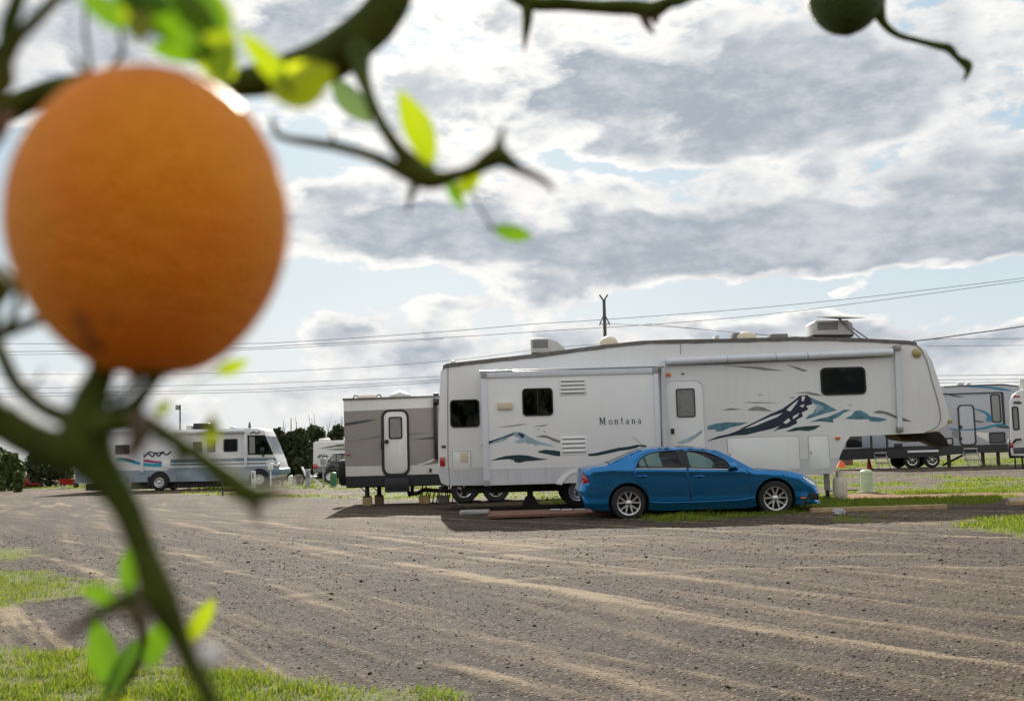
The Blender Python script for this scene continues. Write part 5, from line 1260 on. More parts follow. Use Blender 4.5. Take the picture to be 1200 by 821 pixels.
# ------------------------------------------------------------------ far grey fifth wheel on the right and the white trailer at the edge
def far_right():
    Y = 59.; D = 2.4; base = at(1100, 545, Y); root = thing('fifth_wheel_trailer', 'far long grey camper trailer with blue swooshes and black trim seen past the white one', 'camper trailer', (base.x, Y+D/2, 0))
    out = z6([(80, 112), (500, 96), (700, 88), (880, 82), (960, 92), (1010, 130), (1015, 300), (1000, 402), (880, 408), (760, 412), (640, 420), (560, 428), (100, 445), (80, 440)])
    MB().prism(P2(out, Y), Y, Y+D, bev=.05).build('body', M['fgrey'], root)
    MB().prism(P2(z6([(600, 92), (700, 86.5), (880, 80.5), (962, 90), (960, 94), (880, 87), (700, 92), (600, 97)]), Y), Y-.02, Y+D+.02).build('roof_edge', M['tblack'], root)
    MB().prism(P2(z6([(80, 396), (250, 388), (430, 380), (560, 376), (690, 376), (1000, 366), (1000, 404), (880, 410), (760, 412), (640, 420), (560, 430), (100, 447), (80, 446)]), Y), Y-.02, Y+D+.02).build('black_skirt', M['tblack'], root)
    # slide with black edges
    MB().box(at(1088, 460, Y).x, Y-.06, at(1100, 462.5, Y).z, at(1174.5, 460, Y).x, Y-.0-.001, at(1174, 459.0, Y).z).build('slide_trim', M['tblack'], root)
    MB().box(at(1173.6, 470, Y).x, Y-.07, at(1173, 497, Y).z, at(1175.8, 470, Y).x, Y-.001, at(1175, 459.5, Y).z).build('slide_trim', M['tblack'], root)
    window(root, (1161, 461.5, 1172.8, 494.8), Y, .12, .07, 'winmid')
    a0, c0, a1, c1 = prect(1124.5, 475, 1141.5, 520.5, Y)
    MB().ring(rrect(a0-.07, c0-.07, a1+.07, c1+.05, .22), rrect(a0+.02, c0+.02, a1-.02, c1-.02, .16), Y-.03, Y+.002).build('door_frame', M['tblack'], root)
    d = MB().prism(rrect(a0+.022, c0+.022, a1-.022, c1-.022, .16), Y-.02, Y+.002).build('entry_door', M['fgrey'], root)
    for yy in (500, 513.5): x, z = xz(1125, yy, Y); MB().box(x-.06, Y-.08, z-.08, x+.09, Y-.018, z+.08, .01).build('door_latch', M['blackrub'], d)
    for l in ([(700, 95), (760, 90), (830, 94), (890, 103), (925, 114), (860, 108), (800, 100)], [(720, 197), (780, 205), (815, 222), (828, 245), (826, 262), (800, 256), (808, 240), (795, 222), (760, 208)], [(620, 292), (700, 298), (780, 290), (830, 278), (870, 270), (905, 284), (860, 282), (800, 296), (720, 304), (640, 300)]):
        decal(root, z6(l), Y, 'fblue', smooth=True, off=.022)
    for l in ([(845, 282), (900, 280), (912, 288), (912, 295), (860, 290)], [(710, 240), (760, 256), (800, 262), (760, 264)], [(600, 122), (640, 132), (700, 146), (640, 140)]): decal(root, z6(l), Y, 'dkgrey', off=.005)
    decal(root, z6([(750, 312), (820, 316), (822, 360), (760, 330)]), Y, 'twhite', smooth=False, off=.005)
    a0, c0, a1, c1 = prect(1159, 506, 1178, 519.5, Y); MB().ring(rrect(a0, c0, a1, c1, .08), rrect(a0+.08, c0+.08, a1-.08, c1-.08, .05), Y-.04, Y).build('compartment_frame', M['tblack'], root)
    MB().box(a0+.08, Y-.02, c0+.08, a1-.08, Y-.001, c1-.08).build('compartment_door', M['dkgrey'], root)
    window(root, (1108, 512.5, 1117, 521.5), Y, .04, .07, 'winmid', name='access_hatch')
    x, z = xz(1120, 508, Y); MB().lathe([(0, -.02), (.2, -.02), (.2, 0)], (x, Y, z), 'y', 16).build('badge', M['mgrey'], root)
    # body parts seen beneath the raised front of the near trailer
    for px, m in (((991, 509, 1009.5, 524), 'winfill'), ((1010, 509, 1019.5, 524.5), 'mhblue'), ((1021.5, 508, 1038, 525), 'mhblue')):
        a0, c0, a1, c1 = prect(*px, Y); MB().box(a0, Y-.04, c0, a1, Y-.001, c1, .01).build('compartment_door', M[m], root)
    for q in (1020.4, 1038.8): x0 = at(q, 510, Y).x; MB().box(x0-.05, Y-.05, at(q, 526, Y).z, x0+.05, Y-.002, at(q, 500, Y).z).build('trim_strip', M['tblack'], root)
    for q, nm in ((1053, 'blackrub'), (1099, 'blackrub')):
        a0, c0, a1, c1 = prect(q-5, 519.5, q+4, 525, Y); MB().box(a0, Y-.06, c0, a1, Y-.001, c1, .01).build('utility_box', M[nm], root)
    a = at(1063, 528.5, Y); b = at(1099, 527.5, Y); MB().box(a.x, Y-.12, a.z-.08, b.x, Y+.02, a.z+.03, .02).build('wheel_arch', M['rvtrim'], root)
    n = 2
    for q in (1069.5, 1093): c = at(q, 540, Y); wheel(root, (c.x, Y+.15, .42), .42, .25, .6, 6, rimm='chrome'); wheel(root, (c.x, Y+D-.15, .42), .42, .25, .6, 6, rimm='chrome', side=1)
    def steps(px0, px1, ptop, nst):
        r_ = None
        x0, x1 = at(px0, 535, Y-.3).x, at(px1, 535, Y-.3).x
        fr = MB().tube([(x0, Y-.05, at(px0, ptop, Y).z), (x0, Y-.7, .05)], .03, 6).build('entry_steps', M['steel'], root)
        MB().tube([(x1, Y-.05, at(px0, ptop, Y).z), (x1, Y-.7, .05)], .03, 6).build('rail', M['steel'], fr)
        zt = at(px0, ptop, Y).z
        for k in range(nst):
            t = k/nst; MB().box(x0, Y-.2-t*.5, zt*(1-t)+.02, x1, Y+.1-t*.5, zt*(1-t)+.10, .01).build('tread', M['steel'], fr)
    steps(1026, 1040, 532, 3); steps(1131, 1147, 527, 3)
    MB().tube([at(1105, 545, Y+.5)*1, at(1128, 533, Y+.5)], .06, 6).build('sewer_pipe', M['dsteel'], root)
    for q in (1112, 1152, 1170): c = at(q, 540, Y+.4); MB().box(c.x-.07, Y+.33, 0, c.x+.07, Y+.47, .8).build('stabiliser_jack', M['dsteel'], root)
    for p0, p1 in ((1122, 1128), (1133, 1136)): a = at(p0, 450.5, Y+1); b = at(p1, 448, Y+1); MB().box(a.x, Y+.8, a.z-.2, b.x, Y+1.2, b.z, .04).build('roof_vent', M['acw'], root)
far_right()
def edge_trailer():
    Y = 51.; D = 2.4; base = at(1183.5, 545, Y); root = thing('travel_trailer', 'white rounded travel trailer with black covered spare wheel at the right edge', 'camper trailer', (base.x, Y, 0), R(-25))
    out = z6([(914, 160), (925, 135), (950, 115), (990, 104), (1500, 84), (1500, 410), (1000, 425), (925, 428), (920, 410)])
    MB().prism(P2(out, Y), Y, Y+D, bev=.08, seg=3).build('body', M['mhwhite'], root)
    window(root, (1185.6, 476, 1193, 504), Y, .10, .06, 'winmid', mull=False)
    window(root, (1204, 478, 1226, 500), Y, .10, .06, 'winfill')
    a = at(1181.5, 452, Y+1); b = at(1203, 443.5, Y+1); MB().box(a.x, Y+.8, a.z-.2, b.x, Y+1.5, b.z, .08).build('air_conditioner', M['acw'], root)
    c = at(1179, 525.5, Y+.5)
    sw = MB().lathe([(0, -.13), (.38, -.13), (.44, -.09), (.44, .09), (.38, .13), (0, .14)], (0, 0, 0), 'z', 24); sw.v = [(c.x+h, Y+.6+y_, c.z+x_) for x_, y_, h in sw.v]; sw.build('spare_wheel_cover', M['blackrub'], root)
    MB().tube([(c.x, Y+.6, c.z), (c.x+.6, Y+.6, c.z-.1)], .05, 6).build('spare_bracket', M['dsteel'], root)
    p = at(1182, 540, Y+.6); MB().tube([(p.x, Y+.6, c.z-.3), (p.x, Y+.6, .02)], .04, 6).box(p.x-.5, Y+.4, 0.0, p.x+.4, Y+.8, .04).build('tongue_jack', M['dsteel'], root)
    MB().tube([at(1188, 518, Y-.05), at(1192, 515, Y-.2), at(1198, 514.5, Y-.2)], .05, 6).build('grab_handle', M['blackrub'], root)
    x, z = xz(1185.5, 521.5, Y); MB().box(x-.06, Y-.03, z-.12, x+.06, Y+.001, z+.12, .01).build('tail_light', M['redlens'], root)
    for t in (0, .35, .7): x, z = xz(1188+t*6, 464.5, Y); MB().box(x-.05, Y-.03, z-.04, x+.05, Y+.001, z+.04, .01).build('marker_light', M['redlens'], root)
    MB().tube(catmull([tuple(at(960+a/4.104, 430+b/4.104, Y-.01)) for a, b in ((933, 165), (937, 176), (943, 166), (948, 177), (954, 164), (958, 177), (966, 168))], 3), .03, 5).build('script_flourish', M['dkgrey'], root)
    a0, c0, a1, c1 = prect(1187, 524, 1203, 531, Y); MB().box(a0, Y-.03, c0, a1, Y+.001, c1, .02).build('access_hatch', M['dkgrey'], root)
    for q in (1222, 1240): c = at(q, 545, Y); wheel(root, (c.x, Y+.15, .38), .38, .22, .55, 0)
    MB().tube([(at(1197, 545, Y).x, Y+.4, 0), (at(1197, 545, Y).x, Y+.4, .7)], .05, 6).build('stabiliser_jack', M['dsteel'], root)
    MB().box(base.x+.2, Y+.3, .5, base.x+4, Y+.4, .65).build('chassis', M['dsteel'], root)
edge_trailer()
# ------------------------------------------------------------------ trees
def leaf_mat(name, a, b, c):
    return island_mat(name, [(0, a), (.55, b), (1, c)], .6, .3)
M['conifer'] = leaf_mat('conifer_foliage', (.014, .024, .008), (.038, .058, .016), (.095, .115, .030))
M['bush'] = leaf_mat('bush_foliage', (.03, .05, .01), (.07, .10, .02), (.14, .18, .035))
M['bark'] = mat('bark', (.07, .055, .04), .9, var=.3)
def crown(pos, shape, n, size, m, parent):
    """shape(t, a) -> radius at height fraction t; z0, h"""
    x0, y0, z0, h, rad = pos
    t = rng.random(n)**.8; a = rng.random(n)*6.283
    lump = .35+1.3*fbm(a*1.8+x0, t*8+y0, 4, 44)
    rr = rad*shape(t)*lump*(.45+.6*rng.random(n)**.4)
    P = np.stack([x0+rr*np.cos(a), y0+rr*np.sin(a), z0+h*t+(rng.random(n)-.5)*.25], -1)
    s = size*(.5+rng.random(n)); d1 = rng.normal(size=(n, 3)); d1 /= np.linalg.norm(d1, axis=1)[:, None]
    d2 = np.cross(d1, rng.normal(size=(n, 3))); d2 /= np.linalg.norm(d2, axis=1)[:, None]
    d1[:, 2] = np.abs(d1[:, 2])+.3
    V = np.stack([P-d2*s[:, None]*.35, P+d1*s[:, None]*.5, P+d2*s[:, None]*.35, P-d1*s[:, None]*.5], 1)
    V -= np.array(ORG[parent.name])
    F = np.arange(n*4).reshape(n, 4); o = fast_mesh('crown', V.reshape(-1, 3), F, m); o.parent = parent; return o
def clumps(x, y, h, rad, n, size, m, parent):
    r_ = random.Random(int(abs(x)*100)); C = []
    for k in range(17):
        t = k/16; rr = rad*(1-.6*max(0, t-.45)/.55)*r_.uniform(.25, .75); a = r_.uniform(0, 6.283)
        C.append((x+rr*math.cos(a), y+rr*math.sin(a), h*(.1+.80*t)+r_.uniform(-.2, .2), rad*r_.uniform(.34, .62)*(1.1-.35*t), h*r_.uniform(.09, .16)))
    C = np.array(C); ix = rng.integers(0, len(C), n); q = rng.normal(size=(n, 3)); q /= np.linalg.norm(q, axis=1)[:, None]; q *= (rng.random(n)**.28)[:, None]*(.8+.45*rng.random(n))[:, None]
    P = C[ix, :3]+q*np.stack([C[ix, 3], C[ix, 3], C[ix, 4]], -1); P[:, 2] = np.maximum(P[:, 2], .05)
    s = size*(.4+rng.random(n)); d1 = rng.normal(size=(n, 3)); d1 /= np.linalg.norm(d1, axis=1)[:, None]; d2 = np.cross(d1, rng.normal(size=(n, 3))); d2 /= np.linalg.norm(d2, axis=1)[:, None]
    V = np.stack([P-d2*s[:, None]*.35, P+d1*s[:, None]*.5, P+d2*s[:, None]*.35, P-d1*s[:, None]*.5], 1)-np.array(ORG[parent.name])
    o = fast_mesh('crown', V.reshape(-1, 3), np.arange(n*4).reshape(n, 4), m); o.parent = parent; return o
def conifer(px, pyt, wpx, Y, label, cat='tree', twigs=6):
    g = at(px, 550, Y); top = at(px, pyt, Y); k = Y/FPX; rad = wpx*k/2*1.75
    root = thing('conifer_tree', label, cat, (g.x, Y, 0), group='dark trees beyond the motorhome')
    h = top.z
    tr = MB().tube([(g.x, Y, 0), (g.x+.05, Y, h*.5), (g.x, Y, h*.92)], [.16, .10, .03], 8).build('trunk', M['bark'], root)
    clumps(g.x, Y, h, rad, 9500, .27, M['conifer'], root)
    for q in range(twigs):
        a = random.uniform(-.6, .6)*rad; 
        MB().tube([(g.x+a*.6, Y+random.uniform(-.5, .5), h*.7), (g.x+a+random.uniform(-.1, .1), Y, h+random.uniform(.1, 1.1))], [.035, .012], 5).build('bare_twig', M['bark'], tr)
for a in ((327, 507, 22, 80., 'slim dark conifer right behind the nose of the motorhome'), (343, 506, 24, 82., 'broad dark conifer second from the motorhome in the row'),
          (356, 504, 22, 79., 'dark conifer in the middle of the row beside the small far trailer'), (374, 499, 26, 84., 'tallest dark conifer rising over the small far white trailer'),
          (396, 502, 24, 86., 'dark conifer between the small far trailer and the taupe one')): conifer(*a)
def bush(px, pyt, wpx, Y, label, m='bush', n=4200, name='bush', cat='bush'):
    g = at(px, 560, Y); top = at(px, pyt, Y); rad = wpx*Y/FPX/2
    root = thing(name, label, cat, (g.x, Y, 0)); h = top.z
    MB().tube([(g.x, Y, 0), (g.x+.1, Y, h*.7)], [.14, .04], 8).build('trunk', M['bark'], root)
    crown((g.x, Y, .1, h*.95, rad), lambda t: np.sqrt(np.clip(1-(t*1.25-.45)**2*1.3, .03, 1)), n, .22, M[m], root)
bush(-22, 522, 70, 76., 'dark tree at the far left edge beyond the lot', 'conifer', 7000, 'broadleaf_tree', 'tree'); bush(12, 533, 26, 70., 'light green leafy shrub near the blue tub at left')
bush(58, 519, 46, 82., 'dark broad tree behind the thick stems left of the motorhome', 'conifer', 6500, 'broadleaf_tree', 'tree')
bush(21, 556, 8, 64., 'small yellow-green shrub behind the red cans', n=700)
# ------------------------------------------------------------------ utility pedestals, posts, small things on the grass
def post(px, pyb, pyt, wpx, m, name, label, cat='post', rnd=False, cap=True, grp=None, d=None):
    g = gnd(px, pyb); Y = g.y; k = Y/FPX; w = wpx*k; top = at(px, pyt, Y).z
    root = thing(name, label, cat, (g.x, Y, 0), group=grp)
    if rnd:
        MB().lathe([(w/2*1.02, -.03), (w/2, 0), (w/2, top-w*.35), (w/2*.93, top-w*.15), (w/2*.6, top-.01), (0, top)], (g.x, Y, 0), 'z', 20).build('shell', M[m], root)
        MB().lathe([(w/2*1.04, top-w*.42), (w/2*1.04, top-w*.36)], (g.x, Y, 0), 'z', 20, caps=False).build('lid_seam', M['seam'], root)
        MB().lathe([(w*.75, -.02), (w*.72, .035), (0, .04)], (g.x, Y, 0), 'z', 16).build('foot', M['conc'], root)
    else:
        dd = d or w*.8
        MB().box(g.x-w/2, Y-dd/2, -.03, g.x+w/2, Y+dd/2, top-.03, .01).build('shell', M[m], root)
        if cap: MB().box(g.x-w/2-.02, Y-dd/2-.02, top-.03, g.x+w/2+.02, Y+dd/2+.02, top+.01, .01).build('lid', M[m], root)
        MB().box(g.x-w*.3, Y-dd/2-.012, top*.55, g.x+w*.3, Y-dd/2+.002, top*.88, .004).build('cover', M['mgrey'], root)
    return root, g, top
post(1016.5, 577, 549.5, 14, 'palegreen', 'utility_pedestal', 'pale green round-topped utility pedestal on orange soil right of the propane tank', 'pedestal', rnd=True)
post(391, 570, 553, 7.6, 'dgreen', 'utility_pedestal', 'dark green round-topped pedestal left of the taupe trailer', 'pedestal', rnd=True)
post(341, 568.5, 556.5, 5.4, 'palegreen', 'utility_pedestal', 'pale green pedestal in front of the motorhome nose', 'pedestal', rnd=True)
post(361, 571, 550, 5, 'pgrey', 'electric_pedestal', 'grey square hookup post beside the white folding chair', 'pedestal')
post(150, 577, 556, 6.5, 'pgrey', 'electric_pedestal', 'grey square hookup post by the motorhome rear wheel', 'pedestal')
post(342.5, 561, 552.5, 7, 'pgrey', 'electric_pedestal', 'wide low grey utility cabinet behind the pale green pedestal', 'pedestal')
post(297, 573, 550.5, 4.6, 'white', 'hookup_post', 'white hookup post in front of the motorhome door', 'post', cap=False)
post(261, 580.5, 562, 1.8, 'pole', 'wooden_stake', 'thin dark stake on the grass below the motorhome', 'post', cap=False)
def thin_post(px, pyb, pyt, label, m='pgrey'):
    g = gnd(px, pyb); Y = g.y; top = at(px, pyt, Y).z; root = thing('hookup_post', label, 'post', (g.x, Y, 0))
    MB().tube([(g.x, Y, -.02), (g.x, Y, top)], .035, 8).build('pole', M[m], root)
    MB().box(g.x-.13, Y-.09, top-.42, g.x+.13, Y+.05, top-.1, .02).build('meter_box', M[m], root)
    MB().tube([(g.x-.18, Y-.05, top-.12), (g.x-.08, Y-.05, top+.06), (g.x+.1, Y-.05, top+.06), (g.x+.2, Y-.05, top-.14)], .03, 6).build('weather_head', M[m], root)
thin_post(379, 571, 534, 'thin grey electric post with meter box in front of the far dark car'); thin_post(317.3, 572, 540, 'thin pale post with meter box at the motorhome front wheel', 'white')
# water standpipes at left
for px, pyb, pyt, lab in ((155.5, 573, 560, 'white bent standpipe between grey hookup post and motorhome wheel'),):
    g = gnd(px, pyb); Y = g.y; t = at(px, pyt, Y).z
    tag(MB().tube(catmull([(g.x, Y, -.02), (g.x, Y, t*.85), (g.x-.06, Y, t), (g.x-.16, Y, t*.93)], 5), .045, 8).build('standpipe', M['white'], None, origin=(g.x, Y, 0)), lab, 'pipe')
# folding chair (white frame) near the hookup post
def folding_chair():
    g = gnd(366, 568); Y = g.y; root = thing('folding_chair', 'white and black folding chair standing on the grass beyond the lot', 'chair', (g.x, Y, 0)); X = g.x
    MB().box(X-.28, Y-.25, .42, X+.25, Y+.25, .47, .02).build('seat', M['tblack'], root)
    MB().add([(X-.30, Y-.25, .45), (X-.30, Y+.25, .45), (X-.52, Y+.25, 1.0), (X-.52, Y-.25, 1.0), (X-.34, Y-.25, .45), (X-.34, Y+.25, .45), (X-.56, Y+.25, 1.0), (X-.56, Y-.25, 1.0)], [(0, 1, 2, 3), (4, 7, 6, 5), (0, 3, 7, 4), (1, 5, 6, 2), (3, 2, 6, 7), (0, 4, 5, 1)]).build('backrest', M['white'], root)
    for y_ in (-.27, .27):
        MB().tube([(X-.45, Y+y_, .82), (X+.45, Y+y_, 0)], .035, 6).build('leg', M['white'], root)
        MB().tube([(X+.25, Y+y_, .62), (X-.45, Y+y_, 0)], .035, 6).build('leg', M['white'], root)
folding_chair()
g = gnd(350, 568); tag(MB().lathe([(.0, .0), (.26, .0), (.3, .1), (.28, .42), (.2, .55), (0, .56)], (g.x, g.y, 0), 'z', 16).build('plant_pot', M['pole'], None, origin=tuple(g)), 'brown rounded pot standing left of the grey hookup post', 'pot')
# things at the far left: tub, cans, red trolley
g = gnd(18, 572); root = thing('plastic_tub', 'blue plastic tub standing at the far left of the lot', 'tub', tuple(g))
MB().lathe([(.0, .0), (.34, .0), (.42, .44), (.38, .44), (.33, .05), (0, .05)], (g.x, g.y, 0), 'z', 20).build('body', M['blue'], root); MB().lathe([(.41, .40), (.46, .42), (.46, .46), (.40, .46)], (g.x, g.y, 0), 'z', 20, caps=False).build('rim', M['blue'], root)
def can(px, py, s, label):
    g = gnd(px, py); root = thing('fuel_can', label, 'fuel can', tuple(g)); X, Y = g.x, g.y
    MB().box(X-.22*s, Y-.15*s, 0, X+.22*s, Y+.15*s, .5*s, .05).build('body', M['red'], root)
    MB().tube([(X-.12*s, Y, .5*s), (X-.1*s, Y, .6*s), (X+.06*s, Y, .6*s), (X+.08*s, Y, .5*s)], .025, 6).build('handle', M['red'], root)
    MB().tube([(X+.14*s, Y, .48*s), (X+.26*s, Y, .66*s)], .03, 6).build('spout', M['blackrub'], root)
can(28.5, 571, 1.35, 'large red fuel can right beside the blue tub'); can(44.5, 570, 1.1, 'smaller red fuel can further from the blue tub')
def mower():
    g = gnd(36, 571); X, Y = g.x, g.y+.6; root = thing('push_mower', 'dark push mower with red deck between two red fuel cans', 'mower', (X, Y, 0))
    MB().box(X-.35, Y-.25, .12, X+.35, Y+.25, .3, .05).build('deck', M['red'], root); MB().box(X-.16, Y-.16, .3, X+.16, Y+.16, .55, .05).build('engine', M['tblack'], root)
    MB().tube([(X-.3, Y-.2, .25), (X-.8, Y-.2, 1.0), (X-.8, Y+.2, 1.0), (X-.3, Y+.2, .25)], .02, 6).build('handle', M['steel'], root)
    for sx in (-.3, .3):
        for sy in (-.28, .28): MB().lathe([(0, -.03), (.13, -.03), (.13, .03), (0, .03)], (X+sx, Y+sy, .13), 'y', 14).build('wheel', M['tyre'], root)
mower()
def barrow():
    g = gnd(80, 572); X, Y = g.x, g.y; root = thing('wheelbarrow', 'red wheelbarrow behind the thick stems left of the motorhome', 'wheelbarrow', (X, Y, 0))
    MB().add([(X-.3, Y-.25, .25), (X+.25, Y-.25, .25), (X+.25, Y+.25, .25), (X-.3, Y+.25, .25), (X-.5, Y-.35, .6), (X+.5, Y-.35, .6), (X+.5, Y+.35, .6), (X-.5, Y+.35, .6)], [(0, 3, 2, 1), (0, 1, 5, 4), (1, 2, 6, 5), (2, 3, 7, 6), (3, 0, 4, 7)]).build('tray', M['red'], root)
    MB().lathe([(0, -.04), (.18, -.04), (.18, .04), (0, .04)], (X+.5, Y, .18), 'y', 16).build('wheel', M['tyre'], root)
    for s in (-1, 1): MB().tube([(X+.5, Y+s*.06, .2), (X-.2, Y+s*.22, .28), (X-.95, Y+s*.3, .55)], .025, 6).build('handle', M['wood'], root); MB().tube([(X-.3, Y+s*.22, .28), (X-.35, Y+s*.22, 0)], .02, 6).build('leg', M['steel'], root)
barrow()
# lamp post near motorhome with a box on top
def lamp_post():
    Y = 60.; q = at(211, 500, Y); t = at(211, 474, Y).z; root = thing('mast_pole', 'thin pole with small box rising behind the motorhome roof', 'pole', (q.x, Y+4, 0)); X = q.x
    k = (Y+4)/Y; p = at(211, 474, Y+4); MB().tube([(p.x, Y+4, 0), (p.x, Y+4, p.z)], .045, 6).build('mast', M['pole'], root)
    b = at(208.5, 477, Y+4); MB().box(b.x-.12, Y+3.9, b.z-.15, b.x+.08, Y+4.1, b.z+.13, .02).build('floodlight', M['mgrey'], root)
    MB().tube([(b.x, Y+4, b.z), (p.x, Y+4, b.z+.05)], .03, 6).build('bracket', M['pole'], root)
lamp_post()
# ------------------------------------------------------------------ power pole and lines
def pole_and_lines():
    Y = 92.; p = at(708, 395, Y); t = at(707.5, 351, Y); root = thing('power_pole', 'forked power pole standing far behind the white trailer roof', 'power pole', (p.x, Y, 0))
    MB().tube([(p.x, Y, 0), (t.x+.02, Y, t.z)], [.19, .13], 10).build('pole', M['pole'], root)
    for s in (-1, 1):
        MB().tube([(t.x, Y, t.z-.1), (t.x+s*.22, Y, t.z+.22), (t.x+s*.34, Y, t.z+.42)], .07, 6).build('fork_arm', M['pole'], root)
        MB().tube([(t.x+s*.05, Y, t.z-1.3), (t.x+s*.36, Y, t.z-1.95), (t.x+s*.42, Y, t.z-2.15)], .05, 6).build('insulator', M['dkgrey'], root)
        MB().tube([(t.x+s*.02, Y, t.z-2.2), (t.x+s*.4, Y, t.z-1.9)], .035, 6).build('brace', M['pole'], root)
        MB().tube([(p.x+s*.45, Y, p.z-1.4), (p.x+s*.1, Y, p.z-.3)], .03, 6).build('brace', M['pole'], root)
    def line(pts, label, r=.022, Yy=93.5, grp='power lines across the sky'):
        P = [tuple(at(x, y, Yy)) for x, y in pts]; P = catmull(P, 6)
        o = MB().tube(P, r, 5).build('power_line', M['wire'], None, origin=P[0]); tag(o, label, 'wire', grp)
    line([(-160, 402), (10, 402.5), (270, 402.5), (350, 400), (520, 388.5), (620, 380), (706, 374.5), (860, 363), (1010, 348.5), (1200, 325.7), (1340, 308)], 'uppermost thin power line, passing just above the fork of the far pole')
    line([(-160, 412), (10, 412), (270, 408), (350, 404), (520, 395.5), (640, 387.7), (780, 379), (900, 368), (1041, 350.5), (1200, 329), (1340, 312)], 'second power line from the top, touching the far pole below its fork')
    line([(-160, 416), (10, 415.5), (270, 410.5), (520, 397)], 'third power line at left, just under the second one', .017)
    line([(-160, 440), (10, 438.5), (190, 438), (350, 434), (520, 423), (640, 408), (706, 403)], 'single power line halfway between the upper and lower bundles at left', .017)
    for k, (a, b, c) in enumerate(((455, 449.5, 440.5), (461, 456, 444.5), (464.5, 459, 447))):
        line([(-160, a+1.5), (10, a), (260, b+1), (350, b-2), (520, c), (600, c-10)], ('upper', 'middle', 'lowest')[k]+' line of the bundle just above the motorhome roof', .018)
    line([(757, 379), (864, 389.6), (960, 396)], 'faint wire sagging from far pole toward the roof antenna', .016)
    line([(712, 379), (800, 384), (900, 393)], 'faint wire just under the one sagging toward the roof antenna', .016)
    for k, y in enumerate((396.5, 404.5)): line([(1086, y+1), (1200, y), (1330, y-2)], ('upper', 'lower')[k]+' thin wire right of the front of the big white trailer', .018)
    for k, y in enumerate((439, 444, 447.5)): line([(1090, y+1), (1200, y), (1330, y-2)], ('upper', 'middle', 'lowest')[k]+' wire above the far grey trailer roof', .022)
    line([(500, 188+54), (800, 218+36), (1150, 284)], 'x', .008) if 0 else None
    P = [tuple(at(x, y, 27.2)) for x, y in ((1070, 399.5), (1095, 396.8), (1140, 390.5), (1200, 382), (1300, 366))]
    tag(MB().tube(catmull(P, 6), .014, 5).build('power_line', M['wire'], None, origin=P[0]), 'thick black cable leaving the front roof corner of the white trailer', 'wire')
pole_and_lines()
# ------------------------------------------------------------------ around the big trailer
def propane():
    g = gnd(985, 585.5); g.y = 26.2; g.x = at(985, 580, 26.2).x; X, Y = g.x, g.y; z0 = hz(X, Y); k = Y/FPX; r = 8.2*k; h = 27*k
    root = thing('propane_tank', 'cream propane cylinder standing on the ground beside the landing leg', 'gas cylinder', (X, Y, z0))
    MB().lathe([(0, z0+.03), (r*.7, z0+.03), (r*.95, z0+.09), (r, z0+.14), (r, z0+h-.14), (r*.95, z0+h-.08), (r*.7, z0+h-.02), (0, z0+h)], (X, Y, 0), 'z', 28).build('cylinder', M['propane'], root)
    MB().lathe([(r*.72, z0), (r*.75, z0+.05)], (X, Y, 0), 'z', 24, caps=False).build('foot_ring', M['propane'], root)
    MB().lathe([(r*1.005, z0+h*.5), (r*1.012, z0+h*.5+.006), (r*1.005, z0+h*.5+.012)], (X, Y, 0), 'z', 28, caps=False).build('weld_seam', M['propane'], root)
    c = MB()
    for a0 in (.3, 3.44):
        n = 8; vs = []
        for k_ in range(n+1):
            a = a0+2.2*k_/n
            for rr in (r*.5, r*.54):
                for zz in (z0+h-.03, z0+h+.13): vs.append((X+rr*math.cos(a), Y+rr*math.sin(a), zz))
        fs = []
        for k_ in range(n):
            o = 4*k_; fs += [(o, o+4, o+5, o+1), (o+2, o+3, o+7, o+6), (o+1, o+5, o+7, o+3)]
        MB().add(vs, fs).build('collar', M['propane'], root)
    MB().tube([(X, Y, z0+h-.01), (X, Y, z0+h+.09)], .03, 8).build('valve', M['steel'], root)
propane()
def timber(pts, Y0, label, th=.14):
    a, b = gnd(*pts[0]), gnd(*pts[1]); a.z = hz(a.x, a.y)-.01; b.z = hz(b.x, b.y)-.01
    d = (b-a).normalized(); n = Vector((-d.y, d.x, 0)); w = th; P = []
    prof = [(0, 0), (w, 0), (w+.01, .03), (w, .09), (w-.02, .105), (.02, .105), (0, .09), (-.01, .03)]
    vs = [p+n*u+Vector((0, 0, v)) for p in (a, b) for u, v in prof]; m = len(prof)
    o = MB().add(vs, [tuple(range(m)), tuple(range(2*m-1, m-1, -1))]+[(i, i+m, (i+1) % m+m, (i+1) % m) for i in range(m)]).build('landscape_timber', M['wood'], None, origin=tuple(a), smooth=False)
    tag(o, label, 'timber', 'timbers along the gravel edge')
timber([(952, 602), (1110, 596.5)], 0, 'long weathered timber lying on grass edge right of the blue car'); timber([(1184, 592), (1260, 589)], 0, 'short timber end at the right edge of the photo')
def jug():
    g = gnd(982, 604); X, Y = g.x, g.y-.05; z = hz(X, Y); root = thing('plastic_jug', 'crumpled clear plastic jug lying against the long timber', 'jug', (X, Y, z))
    bm = _ellipsoid((X, Y, z+.06), (.11, .07, .06), 14, 8)
    for v in bm.verts: v.co += Vector((random.uniform(-.01, .01), random.uniform(-.01, .01), random.uniform(-.01, .01)))
    MB().bm(bm).build('body', M['clearplastic'], root); MB().lathe([(.02, 0), (.02, .05), (0, .055)], (X+.1, Y, z+.03), 'z', 10).build('neck', M['white'], root)
jug()
